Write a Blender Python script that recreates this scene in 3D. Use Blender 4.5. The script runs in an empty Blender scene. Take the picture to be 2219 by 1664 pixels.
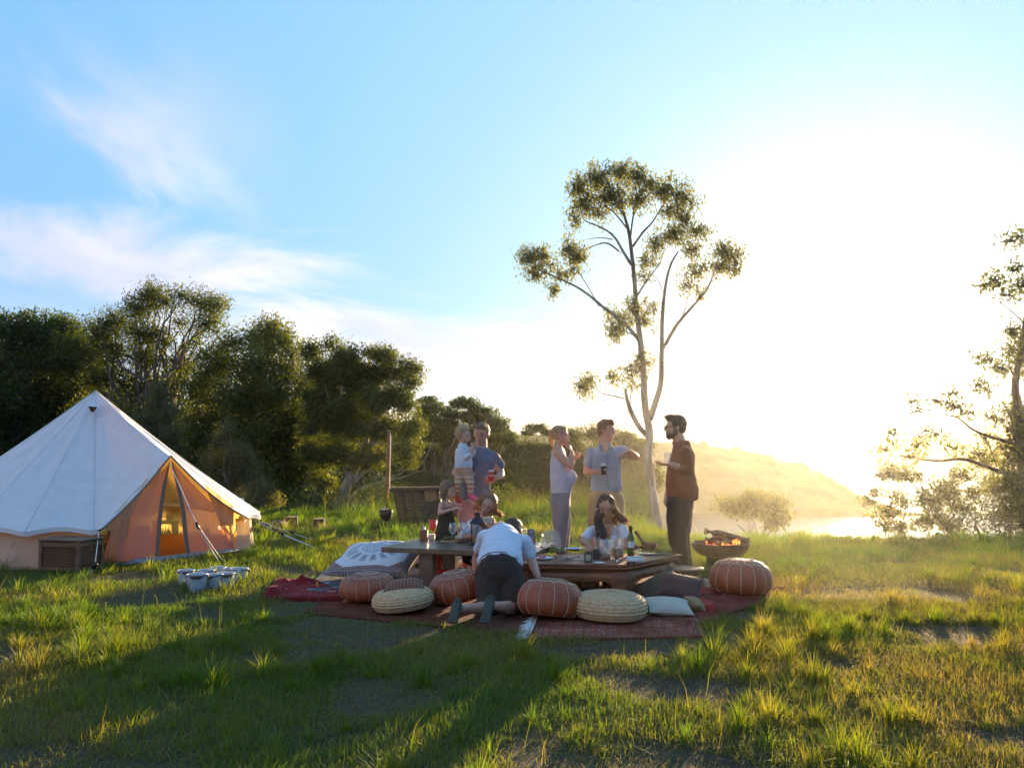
import bpy, bmesh, math, random
import numpy as np
from mathutils import Vector, Matrix

# ---------------------------------------------------------------- camera, sky, sun, exposure
SC = bpy.context.scene
COL = SC.collection
CAM_Z = 1.4
FPX = 1950.0                                   # focal length in pixels of the 2219 px wide photograph
PITCH = math.atan(143.0 / FPX)
cam_data = bpy.data.cameras.new("camera")
cam_data.sensor_width = 36.0
cam_data.lens = 36.0 * FPX / 2219.0
cam_data.clip_start = 0.05
cam_data.clip_end = 12000.0
cam = bpy.data.objects.new("camera", cam_data)
COL.objects.link(cam)
cam.location = (0, 0, CAM_Z)
cam.rotation_euler = (math.pi / 2 + PITCH, 0, 0)
SC.camera = cam

SUN_AZ = math.radians(20.7)                    # to the right of the view direction (+Y)
SUN_EL = math.radians(5.6)
SUN_DIR = Vector((math.sin(SUN_AZ) * math.cos(SUN_EL), math.cos(SUN_AZ) * math.cos(SUN_EL), math.sin(SUN_EL)))
sun_data = bpy.data.lights.new("sun", 'SUN')
sun_data.energy = 5.0
sun_data.angle = math.radians(0.6)
sun_data.color = (1.0, 0.74, 0.42)
sun = bpy.data.objects.new("sun", sun_data)
COL.objects.link(sun)
sun.rotation_euler = (-SUN_DIR).to_track_quat('-Z', 'Y').to_euler()

SC.render.engine = 'CYCLES'
SC.view_settings.view_transform = 'Standard'
SC.view_settings.look = 'None'
SC.view_settings.gamma = 1.0
SC.view_settings.use_curve_mapping = False
SC.view_settings.exposure = 2.0
SC.cycles.use_denoising = True
SC.cycles.max_bounces = 8
SC.cycles.diffuse_bounces = 3
SC.cycles.glossy_bounces = 3
SC.cycles.transmission_bounces = 6
SC.cycles.transparent_max_bounces = 12
SC.cycles.volume_bounces = 0
SC.cycles.sample_clamp_indirect = 4.0
SC.cycles.caustics_reflective = False
SC.cycles.caustics_refractive = False


class NT:
    """small helper for node trees"""
    def __init__(s, tree):
        s.t = tree
        tree.nodes.clear()

    def n(s, typ, ins=None, **props):
        nd = s.t.nodes.new(typ)
        for k, v in props.items():
            setattr(nd, k, v)
        for k, v in (ins or {}).items():
            s.set(nd, k, v)
        return nd

    def set(s, nd, k, v):
        sock = nd.inputs[k]
        if isinstance(v, bpy.types.NodeSocket):
            s.t.links.new(v, sock)
        elif isinstance(v, bpy.types.Node):
            s.t.links.new(v.outputs[0], sock)
        else:
            if isinstance(v, (tuple, list)) and len(v) == 3 and len(getattr(sock, 'default_value', (0,))) == 4:
                v = (*v, 1)
            sock.default_value = v

    def math(s, op, a, b=0.0, c=None, clamp=False):
        nd = s.n('ShaderNodeMath', {0: a, 1: b}, operation=op)
        nd.use_clamp = clamp
        if c is not None:
            s.set(nd, 2, c)
        return nd.outputs[0]

    def mix(s, f, a, b, blend='MIX'):
        nd = s.n('ShaderNodeMix', data_type='RGBA', blend_type=blend)
        s.set(nd, 0, f)
        s.set(nd, 6, a)
        s.set(nd, 7, b)
        return nd.outputs[2]

    def ramp(s, f, stops, interp='LINEAR'):
        nd = s.n('ShaderNodeValToRGB')
        nd.color_ramp.interpolation = interp
        el = nd.color_ramp.elements
        while len(el) < len(stops):
            el.new(0.5)
        for e, (p, c) in zip(el, stops):
            e.position = p
            e.color = (*c, 1) if isinstance(c, (tuple, list)) else (c, c, c, 1)
        s.set(nd, 0, f)
        return nd.outputs[0]

    def noise(s, vec, scale, detail=3.0, rough=0.5, dist=0.0):
        return s.n('ShaderNodeTexNoise', {'Vector': vec, 'Scale': scale, 'Detail': detail, 'Roughness': rough, 'Distortion': dist})

    def smooth(s, v, a, b, lo=0.0, hi=1.0):
        nd = s.n('ShaderNodeMapRange', {0: v, 1: a, 2: b, 3: lo, 4: hi}, interpolation_type='SMOOTHSTEP')
        return nd.outputs[0]


world = bpy.data.worlds.new("World")
SC.world = world
world.use_nodes = True
W = NT(world.node_tree)
sky = W.n('ShaderNodeTexSky', sky_type='NISHITA')
sky.sun_disc = False
sky.sun_elevation = SUN_EL
sky.sun_rotation = SUN_AZ
sky.altitude = 50
sky.air_density = 1.0
sky.dust_density = 0.6
sky.ozone_density = 1.6
tc = W.n('ShaderNodeTexCoord')
D = tc.outputs['Generated']
sep = W.n('ShaderNodeSeparateXYZ', {0: D})
dx, dy, dz = sep.outputs
dot = W.n('ShaderNodeVectorMath', {0: D, 1: tuple(SUN_DIR)}, operation='DOT_PRODUCT').outputs['Value']
ang = W.math('ARCCOSINE', W.math('MINIMUM', dot, 1.0))          # radians from the sun
# clear air: the physical sky, lifted towards a paler cyan
skyc = W.mix(1.0, sky.outputs[0], (0.80, 1.0, 1.12), 'MULTIPLY')
base = W.mix(0.85, skyc, W.ramp(W.math('MULTIPLY', ang, 1 / 1.6), [(0.0, (7.5, 8.8, 9.4)), (0.13, (5.4, 7.6, 8.8)), (0.22, (4.2, 6.9, 8.6)), (0.3, (3.4, 6.2, 8.4)), (0.5, (2.3, 5.0, 8.2)), (1.0, (1.4, 3.5, 7.0))]))
# direction projected on a plane overhead, so that the clouds flatten towards the horizon
zc = W.math('ADD', W.math('MAXIMUM', dz, 0.0), 0.09)
cx = W.math('DIVIDE', dx, zc)
cy = W.math('DIVIDE', dy, zc)
cv = W.n('ShaderNodeCombineXYZ', {0: cx, 1: cy, 2: 0.0}).outputs[0]
# streaky cirrus towards the left, a low bank along the horizon that thins out to the upper right
cvs = W.n('ShaderNodeMapping', {0: cv, 2: (0, 0, math.radians(38)), 3: (0.55, 0.16, 1.0)}).outputs[0]
n1 = W.noise(cvs, 1.7, 7.0, 0.60, 0.5).outputs[0]
n2 = W.noise(W.n('ShaderNodeMapping', {0: cv, 1: (3.1, 0.7, 0.0), 3: (0.9, 0.5, 1.0)}).outputs[0], 0.75, 9.0, 0.58, 0.30).outputs[0]
n3 = W.noise(W.n('ShaderNodeMapping', {0: D, 3: (1.0, 1.0, 3.0)}).outputs[0], 3.6, 8.0, 0.60, 0.4).outputs[0]
az = W.math('ARCTAN2', dx, dy)
bank_top = W.math('ADD', W.math('MULTIPLY', az, -0.26), 0.108)
bank = W.smooth(W.math('SUBTRACT', W.math('ADD', bank_top, W.math('MULTIPLY', W.math('SUBTRACT', n3, 0.5), 0.30)), dz), -0.035, 0.050)
leftm = W.smooth(az, -0.22, -0.46)
cir = W.math('MULTIPLY', W.math('MULTIPLY', W.smooth(n1, 0.46, 0.66), leftm), W.smooth(dz, 0.46, 0.26))
cloud = W.math('MAXIMUM', W.math('MULTIPLY', bank, W.smooth(n3, 0.36, 0.58, 0.22, 0.80)), W.math('MULTIPLY', cir, 0.9), clamp=True)
ccol = W.mix(W.smooth(n2, 0.42, 0.58), (6.0, 6.1, 7.9), (9.2, 8.4, 8.6))
warm = W.smooth(dz, 0.13, 0.0)
ccol = W.mix(W.math('MULTIPLY', warm, 0.8), ccol, (9.5, 7.3, 5.6))
col = W.mix(cloud, base, ccol)
# aureole of the low sun
g1 = W.math('MULTIPLY', W.math('EXPONENT', W.math('MULTIPLY', ang, -13.0)), 15.0)
g2 = W.math('MULTIPLY', W.math('EXPONENT', W.math('MULTIPLY', ang, -30.0)), 220.0)
glow = W.n('ShaderNodeVectorMath', {0: (1.0, 0.93, 0.80), 'Scale': W.math('ADD', g1, g2)}, operation='SCALE').outputs[0]
col = W.mix(1.0, col, glow, 'ADD')
bg = W.n('ShaderNodeBackground', {0: W.mix(1.0, col, (0.69, 0.69, 0.69), 'MULTIPLY'), 1: 0.05})
W.n('ShaderNodeOutputWorld', {0: bg})


# ---------------------------------------------------------------- geometry helpers
def at(px, py, Y):
    """the point seen at pixel (px, py) of the 2219 x 1664 photograph, Y metres in front of the camera"""
    u, v = (px - 1109.5) / FPX, (832.0 - py) / FPX
    s, c = math.sin(PITCH), math.cos(PITCH)
    d = Vector((u, c - v * s, s + v * c))
    return Vector((0, 0, CAM_Z)) + d * (Y / d.y)


def gnd(px, py, z=0.0):
    """the point on the level ground (height z) seen at pixel (px, py)"""
    d = at(px, py, 1.0) - Vector((0, 0, CAM_Z))
    return Vector((0, 0, CAM_Z)) + d * ((z - CAM_Z) / d.z)


def fast_mesh(name, co, polys, sizes=None, smooth=False):
    """co (N,3); polys (M,k) index array, or a flat index array with sizes"""
    me = bpy.data.meshes.new(name)
    co = np.ascontiguousarray(co, dtype=np.float32)
    if sizes is None:
        polys = np.asarray(polys, dtype=np.int32)
        sizes = np.full(len(polys), polys.shape[1], dtype=np.int32)
        polys = polys.ravel()
    starts = np.concatenate(([0], np.cumsum(sizes)[:-1])).astype(np.int32)
    me.vertices.add(len(co))
    me.vertices.foreach_set('co', co.ravel())
    me.loops.add(len(polys))
    me.loops.foreach_set('vertex_index', np.asarray(polys, dtype=np.int32))
    me.polygons.add(len(sizes))
    me.polygons.foreach_set('loop_start', starts)
    if smooth:
        me.polygons.foreach_set('use_smooth', np.ones(len(sizes), dtype=bool))
    me.update(calc_edges=True)
    return me


def color_attr(me, rgb, name='col'):
    a = me.color_attributes.new(name, 'FLOAT_COLOR', 'POINT')
    c = np.ones((len(me.vertices), 4), dtype=np.float32)
    c[:, :3] = rgb
    a.data.foreach_set('color', c.ravel())


def link(name, me, mat=None, parent=None, **props):
    o = bpy.data.objects.new(name, me)
    COL.objects.link(o)
    if mat is not None and me is not None:
        if not me.materials:
            me.materials.append(mat)
    if parent is not None:
        o.parent = parent
        o.matrix_parent_inverse = Matrix.Translation(parent.location).inverted() if parent.rotation_euler.z == 0 else parent.matrix_basis.inverted()
    for k, v in props.items():
        o[k] = v
    return o


def empty(name, loc, label, cat, group=None):
    o = bpy.data.objects.new(name, None)
    o.empty_display_size = 0.05
    COL.objects.link(o)
    o.location = loc
    o['label'] = label
    o['category'] = cat
    if group:
        o['group'] = group
    return o


def tag(o, label, cat, group=None):
    o['label'] = label
    o['category'] = cat
    if group:
        o['group'] = group
    return o


def V(*a):
    return Vector(a)


def frame_of(d, up=Vector((0, 0, 1))):
    d = d.normalized()
    if abs(d.dot(up)) > 0.97:
        up = Vector((1, 0, 0)) if abs(d.x) < 0.9 else Vector((0, 1, 0))
    r = d.cross(up).normalized()
    u = r.cross(d).normalized()
    return r, u


class MB:
    """collects closed shapes into one mesh"""
    def __init__(s):
        s.v = []
        s.f = []

    def add(s, vs, fs):
        o = len(s.v)
        s.v.extend([tuple(p) for p in vs])
        s.f.extend([tuple(i + o for i in f) for f in fs])
        return s

    def box(s, c, size, rot=None, taper=1.0, bevel=0.0):
        hx, hy, hz = size[0] / 2, size[1] / 2, size[2] / 2
        c = Vector(c)
        if bevel > 0:
            bm = bmesh.new()
            bmesh.ops.create_cube(bm, size=1.0)
            for v in bm.verts:
                t = taper if v.co.z > 0 else 1.0
                v.co = Vector((v.co.x * size[0] * t, v.co.y * size[1] * t, v.co.z * size[2]))
            bmesh.ops.bevel(bm, geom=bm.edges[:], offset=bevel, segments=2, profile=0.6, affect='EDGES')
            bm.verts.index_update()
            vs = [v.co.copy() for v in bm.verts]
            fs = [[v.index for v in f.verts] for f in bm.faces]
            bm.free()
        else:
            vs = [Vector((sx * hx * (taper if sz > 0 else 1), sy * hy * (taper if sz > 0 else 1), sz * hz)) for sz in (-1, 1) for sy in (-1, 1) for sx in (-1, 1)]
            fs = [(0, 2, 3, 1), (4, 5, 7, 6), (0, 1, 5, 4), (2, 6, 7, 3), (0, 4, 6, 2), (1, 3, 7, 5)]
        if rot is not None:
            M = rot if isinstance(rot, Matrix) else Matrix.Rotation(rot, 3, 'Z')
            vs = [M @ v for v in vs]
        return s.add([v + c for v in vs], fs)

    def bar(s, a, b, w, h, up=Vector((0, 0, 1))):
        """rectangular bar from a to b"""
        a, b = Vector(a), Vector(b)
        r, u = frame_of(b - a, up)
        vs = [p + r * (sx * w / 2) + u * (sz * h / 2) for p in (a, b) for sz in (-1, 1) for sx in (-1, 1)]
        return s.add(vs, [(0, 1, 3, 2), (4, 6, 7, 5), (0, 4, 5, 1), (2, 3, 7, 6), (0, 2, 6, 4), (1, 5, 7, 3)])

    def tube(s, pts, rad, n=8, rx=None, right=None, cap=True):
        """tube through pts; rad a number or one per point; rx = flattening factor(s) across 'right'"""
        pts = [Vector(p) for p in pts]
        m = len(pts)
        rad = [rad] * m if isinstance(rad, (int, float)) else list(rad)
        fl = [1.0] * m if rx is None else ([rx] * m if isinstance(rx, (int, float)) else list(rx))
        vs = []
        pr = None
        for i, p in enumerate(pts):
            d = (pts[min(i + 1, m - 1)] - pts[max(i - 1, 0)])
            if d.length < 1e-9:
                d = Vector((0, 0, 1))
            d.normalize()
            if right is not None:
                rr = right[i] if isinstance(right, list) else right
                r = (Vector(rr) - d * Vector(rr).dot(d))
                r.normalize()
                u = d.cross(r)
            elif pr is None:
                r, u = frame_of(d)
            else:
                r = (pr - d * pr.dot(d))
                if r.length < 1e-6:
                    r, u = frame_of(d)
                r.normalize()
                u = d.cross(r)
            pr = r
            for k in range(n):
                t = 2 * math.pi * k / n
                vs.append(p + r * (math.cos(t) * rad[i] * fl[i]) + u * (math.sin(t) * rad[i]))
        fs = []
        for i in range(m - 1):
            for k in range(n):
                fs.append((i * n + k, i * n + (k + 1) % n, (i + 1) * n + (k + 1) % n, (i + 1) * n + k))
        if cap:
            fs.append(tuple(range(n))[::-1])
            fs.append(tuple(range((m - 1) * n, m * n)))
        return s.add(vs, fs)

    def limb(s, pts, rad, n=12, rx=None, right=None):
        """tube with rounded ends, for bodies that are remeshed later"""
        pts = [Vector(p) for p in pts]
        rad = [rad] * len(pts) if isinstance(rad, (int, float)) else list(rad)
        fl = [1.0] * len(pts) if rx is None else ([rx] * len(pts) if isinstance(rx, (int, float)) else list(rx))
        d0 = (pts[0] - pts[1]).normalized()
        d1 = (pts[-1] - pts[-2]).normalized()
        P, R, F = [], [], []
        for a in (0.98, 0.85, 0.5):
            P.append(pts[0] + d0 * rad[0] * a * 0.9); R.append(rad[0] * math.sqrt(1 - a * a)); F.append(fl[0])
        P += pts; R += rad; F += fl
        for a in (0.5, 0.85, 0.98):
            P.append(pts[-1] + d1 * rad[-1] * a * 0.9); R.append(rad[-1] * math.sqrt(1 - a * a)); F.append(fl[-1])
        return s.tube(P, R, n, F, right)

    def ball(s, c, r, rot=None, seg=16, rings=10):
        """ellipsoid with radii r about c; rot a 3x3 matrix"""
        c = Vector(c)
        r = (r, r, r) if isinstance(r, (int, float)) else r
        vs = [Vector((0, 0, -r[2]))]
        for j in range(1, rings):
            ph = -math.pi / 2 + math.pi * j / rings
            for k in range(seg):
                t = 2 * math.pi * k / seg
                vs.append(Vector((math.cos(ph) * math.cos(t) * r[0], math.cos(ph) * math.sin(t) * r[1], math.sin(ph) * r[2])))
        vs.append(Vector((0, 0, r[2])))
        fs = [(0, 1 + (k + 1) % seg, 1 + k) for k in range(seg)]
        for j in range(rings - 2):
            for k in range(seg):
                a = 1 + j * seg
                fs.append((a + k, a + (k + 1) % seg, a + seg + (k + 1) % seg, a + seg + k))
        a = 1 + (rings - 2) * seg
        fs += [(a + k, a + (k + 1) % seg, len(vs) - 1) for k in range(seg)]
        if rot is not None:
            vs = [rot @ v for v in vs]
        return s.add([v + c for v in vs], fs)

    def lathe(s, prof, c=(0, 0, 0), n=24, rot=None, closed=True, sx=1.0):
        """profile [(r, z), ...] turned about z"""
        c = Vector(c)
        vs = []
        for r, z in prof:
            for k in range(n):
                t = 2 * math.pi * k / n
                v = Vector((math.cos(t) * r * sx, math.sin(t) * r, z))
                vs.append((rot @ v if rot is not None else v) + c)
        fs = []
        for i in range(len(prof) - 1):
            for k in range(n):
                fs.append((i * n + k, i * n + (k + 1) % n, (i + 1) * n + (k + 1) % n, (i + 1) * n + k))
        if closed:
            fs.append(tuple(range(n))[::-1])
            fs.append(tuple(range((len(prof) - 1) * n, len(prof) * n)))
        return s.add(vs, fs)

    def grid(s, P, thick=0.0):
        """P[i][j] points; with thickness downwards if thick > 0"""
        a, b = len(P), len(P[0])
        vs = [p for row in P for p in row]
        fs = [(i * b + j, i * b + j + 1, (i + 1) * b + j + 1, (i + 1) * b + j) for i in range(a - 1) for j in range(b - 1)]
        return s.add(vs, fs)

    def mesh(s, name, smooth=True):
        me = bpy.data.meshes.new(name)
        me.from_pydata([tuple(v) for v in s.v], [], s.f)
        if smooth:
            me.polygons.foreach_set('use_smooth', np.ones(len(me.polygons), dtype=bool))
        me.update()
        return me

    def obj(s, name, mat, parent=None, smooth=True, **props):
        return link(name, s.mesh(name, smooth), mat, parent, **props)


def auto_smooth(o, deg=35):
    """keep crisp edges on smooth shaded furniture"""
    me = o.data
    bm = bmesh.new()
    bm.from_mesh(me)
    lim = math.radians(deg)
    for e in bm.edges:
        e.smooth = not (len(e.link_faces) == 2 and e.calc_face_angle(0) > lim)
    bm.to_mesh(me)
    bm.free()
    return o


def snoise(p, seed=0, octaves=4, freq=1.0):
    """cheap smooth noise in about -1..1 by summed, rotated sines; p is (N,2) or (N,3)"""
    rng = np.random.RandomState(seed)
    p = np.asarray(p, dtype=np.float64)
    out = np.zeros(len(p))
    amp, tot = 1.0, 0.0
    f = freq
    for _ in range(octaves):
        for _k in range(3):
            d = rng.normal(size=p.shape[1])
            d /= np.linalg.norm(d)
            q = rng.normal(size=p.shape[1])
            q /= np.linalg.norm(q)
            out += amp * np.sin((p @ d) * f * 2.1 + rng.rand() * 6.28 + 1.3 * np.sin((p @ q) * f * 1.3 + rng.rand() * 6.28))
            tot += amp * 0.9
        f *= 2.03
        amp *= 0.55
    return out / tot * 1.6


# ---------------------------------------------------------------- materials
def new_mat(name):
    m = bpy.data.materials.new(name)
    m.use_nodes = True
    return m, NT(m.node_tree)


def mat_basic(name, col, rough=0.6, var=0.12, scale=12.0, bump=0.0, bscale=60.0, metallic=0.0, spec=0.5, sheen=0.0, coat=0.0):
    """principled material with a little procedural variation in colour and relief"""
    m, N = new_mat(name)
    tcn = N.n('ShaderNodeTexCoord').outputs['Object']
    nz = N.noise(tcn, scale, 4.0, 0.6).outputs[0]
    dark = tuple(c * (1 - var) for c in col)
    light = tuple(min(1, c * (1 + var)) for c in col)
    c = N.mix(N.smooth(nz, 0.3, 0.7), dark, light)
    ins = {'Base Color': c, 'Roughness': rough, 'Metallic': metallic, 'Specular IOR Level': spec}
    if sheen:
        ins['Sheen Weight'] = sheen
    if coat:
        ins['Coat Weight'] = coat
    if bump:
        b = N.noise(tcn, bscale, 3.0, 0.6).outputs[0]
        ins['Normal'] = N.n('ShaderNodeBump', {'Height': b, 'Strength': bump, 'Distance': 0.01})
    p = N.n('ShaderNodeBsdfPrincipled', ins)
    N.n('ShaderNodeOutputMaterial', {0: p})
    return m


def mat_leaf(name, tint=(1, 1, 1), trans=0.45, rough=0.45, gloss=0.10, attr='col', ttint=(1.25, 1.15, 0.45)):
    """thin leaf or blade: colour from the mesh, light passing through it turns yellow-green"""
    m, N = new_mat(name)
    a = N.n('ShaderNodeVertexColor', layer_name=attr).outputs[0]
    c = N.mix(1.0, a, tint, 'MULTIPLY')
    d = N.n('ShaderNodeBsdfDiffuse', {0: c})
    t = N.n('ShaderNodeBsdfTranslucent', {0: N.mix(1.0, c, ttint, 'MULTIPLY')})
    s1 = N.n('ShaderNodeMixShader', {0: trans, 1: d.outputs[0], 2: t.outputs[0]})
    g = N.n('ShaderNodeBsdfGlossy', {0: (1, 1, 1), 'Roughness': rough})
    s2 = N.n('ShaderNodeMixShader', {0: gloss, 1: s1.outputs[0], 2: g.outputs[0]})
    N.n('ShaderNodeOutputMaterial', {0: s2})
    return m


def mat_bark(name, light, dark, scale=6.0):
    m, N = new_mat(name)
    o = N.n('ShaderNodeTexCoord').outputs['Object']
    st = N.n('ShaderNodeMapping', {0: o, 3: (1, 1, 0.25)}).outputs[0]
    nz = N.noise(st, scale, 6.0, 0.65, 0.5).outputs[0]
    c = N.mix(N.smooth(nz, 0.38, 0.62), dark, light)
    b = N.noise(st, scale * 6, 4.0, 0.6).outputs[0]
    bp = N.n('ShaderNodeBump', {'Height': b, 'Strength': 0.6, 'Distance': 0.02})
    p = N.n('ShaderNodeBsdfPrincipled', {'Base Color': c, 'Roughness': 0.85, 'Normal': bp})
    N.n('ShaderNodeOutputMaterial', {0: p})
    return m


M = {}
M['leaf'] = mat_leaf('eucalyptus leaf', trans=0.6, gloss=0.05, ttint=(1.5, 1.35, 0.5))
M['leaf_dark'] = mat_leaf('dark leaf', trans=0.5, gloss=0.03, ttint=(1.5, 1.45, 0.35))
M['grass'] = mat_leaf('grass blade', trans=0.55, rough=0.5, gloss=0.02, ttint=(1.5, 1.3, 0.3))
M['bark_pale'] = mat_bark('pale gum bark', (0.40, 0.34, 0.27), (0.20, 0.155, 0.11))
M['bark_dark'] = mat_bark('dark bark', (0.20, 0.15, 0.11), (0.07, 0.05, 0.035))


# ---------------------------------------------------------------- setting: terrain, lake, hills
def sstep(a, b, x):
    t = np.clip((x - a) / (b - a), 0, 1)
    return t * t * (3 - 2 * t)


def ground_z(x, y):
    x = np.asarray(x, dtype=np.float64)
    y = np.asarray(y, dtype=np.float64)
    q = x / np.maximum(y, 1.0)
    # the meadow breaks off soon on the right, later on the left where the wood stands
    edge = 13.2 + 7.8 * (1 - sstep(0.08, 0.19, q)) + 16.0 * (1 - sstep(-0.30, -0.10, q)) + 34.0 * (1 - sstep(-0.6, -0.2, q))
    s = np.maximum(y - edge, 0)
    drop = -0.30 * s * s / (s + 6.0)
    z = np.maximum(drop, -34.0)
    z = z + 0.035 * snoise(np.stack([x, y], -1).reshape(-1, 2), 3, 3, 0.5).reshape(x.shape) * sstep(9.5, 14, np.abs(y - 8.5) + np.abs(x) * 0.6 + 4.0)
    return z


ys = np.concatenate([np.linspace(-40, 2, 8), np.arange(2.5, 24, 0.3), np.geomspace(24, 900, 60)])
xs = np.concatenate([-np.geomspace(14, 700, 34)[::-1], np.arange(-13.5, 13.6, 0.3), np.geomspace(14, 700, 34)])
GX, GY = np.meshgrid(xs, ys)
GZ = ground_z(GX, GY)
nx_, ny_ = len(xs), len(ys)
idx = np.arange(nx_ * ny_).reshape(ny_, nx_)
quads = np.stack([idx[:-1, :-1], idx[:-1, 1:], idx[1:, 1:], idx[1:, :-1]], -1).reshape(-1, 4)
m, N = new_mat('meadow soil')
o = N.n('ShaderNodeTexCoord').outputs['Object']
a = N.noise(o, 0.7, 5.0, 0.6).outputs[0]
b = N.noise(o, 9.0, 6.0, 0.7).outputs[0]
c = N.mix(N.smooth(b, 0.3, 0.7), (0.045, 0.036, 0.024), (0.10, 0.082, 0.058))
c = N.mix(N.smooth(a, 0.42, 0.56), c, N.mix(b, (0.045, 0.042, 0.018), (0.105, 0.092, 0.048)))
bp = N.n('ShaderNodeBump', {'Height': N.noise(o, 40.0, 5.0, 0.7).outputs[0], 'Strength': 0.9, 'Distance': 0.03})
N.n('ShaderNodeOutputMaterial', {0: N.n('ShaderNodeBsdfPrincipled', {'Base Color': c, 'Roughness': 0.95, 'Specular IOR Level': 0.2, 'Normal': bp})})
M['soil'] = m
link('ground', fast_mesh('ground', np.stack([GX, GY, GZ], -1).reshape(-1, 3), quads, smooth=True), M['soil'], kind='structure', label='grassy hilltop meadow falling away to the lake')

LAKE = -25.0
m, N = new_mat('lake water')
o = N.n('ShaderNodeTexCoord').outputs['Object']
w1 = N.noise(N.n('ShaderNodeMapping', {0: o, 3: (0.25, 0.5, 1)}).outputs[0], 1.0, 5.0, 0.6).outputs[0]
bp = N.n('ShaderNodeBump', {'Height': w1, 'Strength': 0.5, 'Distance': 0.5})
N.n('ShaderNodeOutputMaterial', {0: N.n('ShaderNodeBsdfPrincipled', {'Base Color': (0.03, 0.06, 0.075), 'Roughness': 0.15, 'IOR': 1.33, 'Normal': bp})})
mb = MB()
mb.add([(-2600, 60, LAKE), (2600, 60, LAKE), (2600, 2900, LAKE), (-2600, 2900, LAKE)], [(0, 1, 2, 3)])
mb.obj('lake', m, kind='structure', label='calm lake glittering under the low sun')


def hill(name, tops, shore_py, depth_back, seed, rough, label, n=420):
    """wooded hill: crest traced as (px, py), standing back from its shore line on the lake"""
    tops = sorted(tops)
    px = np.linspace(tops[0][0], tops[-1][0], n)
    py = np.interp(px, [t[0] for t in tops], [t[1] for t in tops])
    Ys = (CAM_Z - LAKE) * FPX / (shore_py - 975.0)
    rows = []
    m_ = 34
    for j in range(m_):
        t = j / (m_ - 1)
        Y = Ys + depth_back * t
        Yc = Ys + depth_back * 0.6
        X = (px - 1109.5) / FPX * (Ys + depth_back * 0.6)
        ztop = CAM_Z + (975.0 - py) / FPX * Yc
        prof = np.sin(min(t / 0.6, 1.0) * math.pi / 2) if t < 0.6 else math.cos((t - 0.6) / 0.4 * math.pi / 2)
        z = LAKE - 2 + (ztop - LAKE + 2) * prof ** 0.8
        pts = np.stack([X, np.full(n, Y)], -1)
        bump = (np.abs(snoise(pts, seed, 5, 0.12)) - 0.3) * rough
        z = np.where(ztop > LAKE + 0.5, z + bump * min(1, t * 5) * np.clip((ztop - LAKE) / 10, 0, 1), LAKE - 2)
        rows.append(np.stack([X, np.full(n, Y), z], -1))
    co = np.array(rows).reshape(-1, 3)
    ix = np.arange(m_ * n).reshape(m_, n)
    q = np.stack([ix[:-1, :-1], ix[:-1, 1:], ix[1:, 1:], ix[1:, :-1]], -1).reshape(-1, 4)
    return link(name, fast_mesh(name, co, q, smooth=False), M['woodland'], kind='structure', label=label)


M['woodland'] = mat_basic('woodland far away', (0.055, 0.075, 0.03), 0.95, 0.35, 0.08)
hill('wooded_hill', [(700, 930), (900, 935), (1100, 940), (1300, 948), (1370, 951), (1430, 956), (1490, 962), (1560, 972), (1620, 982), (1670, 992), (1710, 1008), (1750, 1030), (1790, 1055), (1815, 1078), (1835, 1098), (1850, 1135)],
     1112, 170, 4, 3.2, 'wooded headland sloping down to the water in gold light')
hill('sand_spit', [(1640, 1112), (1680, 1100), (1760, 1098), (1830, 1101), (1900, 1104), (1990, 1110), (2060, 1114)], 1117, 16, 8, 0.2, 'low spit of land reaching across the lake')
hill('far_shore', [(1500, 1010), (1700, 1006), (1800, 1003), (1880, 975), (1960, 950), (2060, 942), (2200, 935), (2400, 940), (2700, 935)], 1014, 500, 11, 5.0, 'far wooded shore washed pale by the sun')


# ---------------------------------------------------------------- trees
def leaves_mesh(name, centers, size, rng, droop=0.4, aspect=0.28, col_a=(0.06, 0.09, 0.02), col_b=(0.10, 0.12, 0.035), tri=False):
    n = len(centers)
    d = rng.normal(size=(n, 3))
    d[:, 2] -= droop * 2.0
    d /= np.linalg.norm(d, axis=1)[:, None]
    q = rng.normal(size=(n, 3))
    w = np.cross(d, q)
    w /= np.linalg.norm(w, axis=1)[:, None] + 1e-9
    L = (size * rng.uniform(0.6, 1.35, n))[:, None]
    Wd = L * aspect
    c = np.asarray(centers)
    if tri:
        co = np.stack([c - d * L * .5 - w * Wd * .5, c - d * L * .5 + w * Wd * .5, c + d * L * .5], 1)
        k = 3
    else:
        co = np.stack([c - d * L * .5, c + w * Wd * .5 - d * L * .1, c + d * L * .5, c - w * Wd * .5 - d * L * .1], 1)
        k = 4
    me = fast_mesh(name, co.reshape(-1, 3), np.arange(n * k).reshape(n, k))
    f = rng.rand(n)[:, None]
    col = np.array(col_a) * (1 - f) + np.array(col_b) * f
    col *= rng.uniform(0.75, 1.25, n)[:, None]
    color_attr(me, np.repeat(col, k, axis=0))
    return me


def clump_points(center, radii, nclump, nleaf, rng, clump_r=0.25, shell=0.55, flat=1.0):
    """leaf positions gathered in small clumps through an ellipsoid"""
    u = rng.normal(size=(nclump, 3))
    u /= np.linalg.norm(u, axis=1)[:, None]
    r = shell + (1 - shell) * rng.rand(nclump) ** 0.7
    c_up = u[:, 2] < -0.2
    r[c_up] *= 0.75
    inner = rng.rand(nclump) < 0.22
    r[inner] *= rng.rand(inner.sum())
    c = u * r[:, None] * np.array(radii)
    p = np.repeat(c, nleaf, axis=0)
    g = rng.normal(size=p.shape)
    g *= (rng.rand(len(p)) ** 0.45 / (np.linalg.norm(g, axis=1) + 1e-9))[:, None]
    g *= clump_r * 1.75 * np.repeat(rng.uniform(0.6, 1.4, nclump), nleaf)[:, None]
    g[:, 2] *= flat
    return p + g + np.array(center), c + np.array(center)


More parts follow.
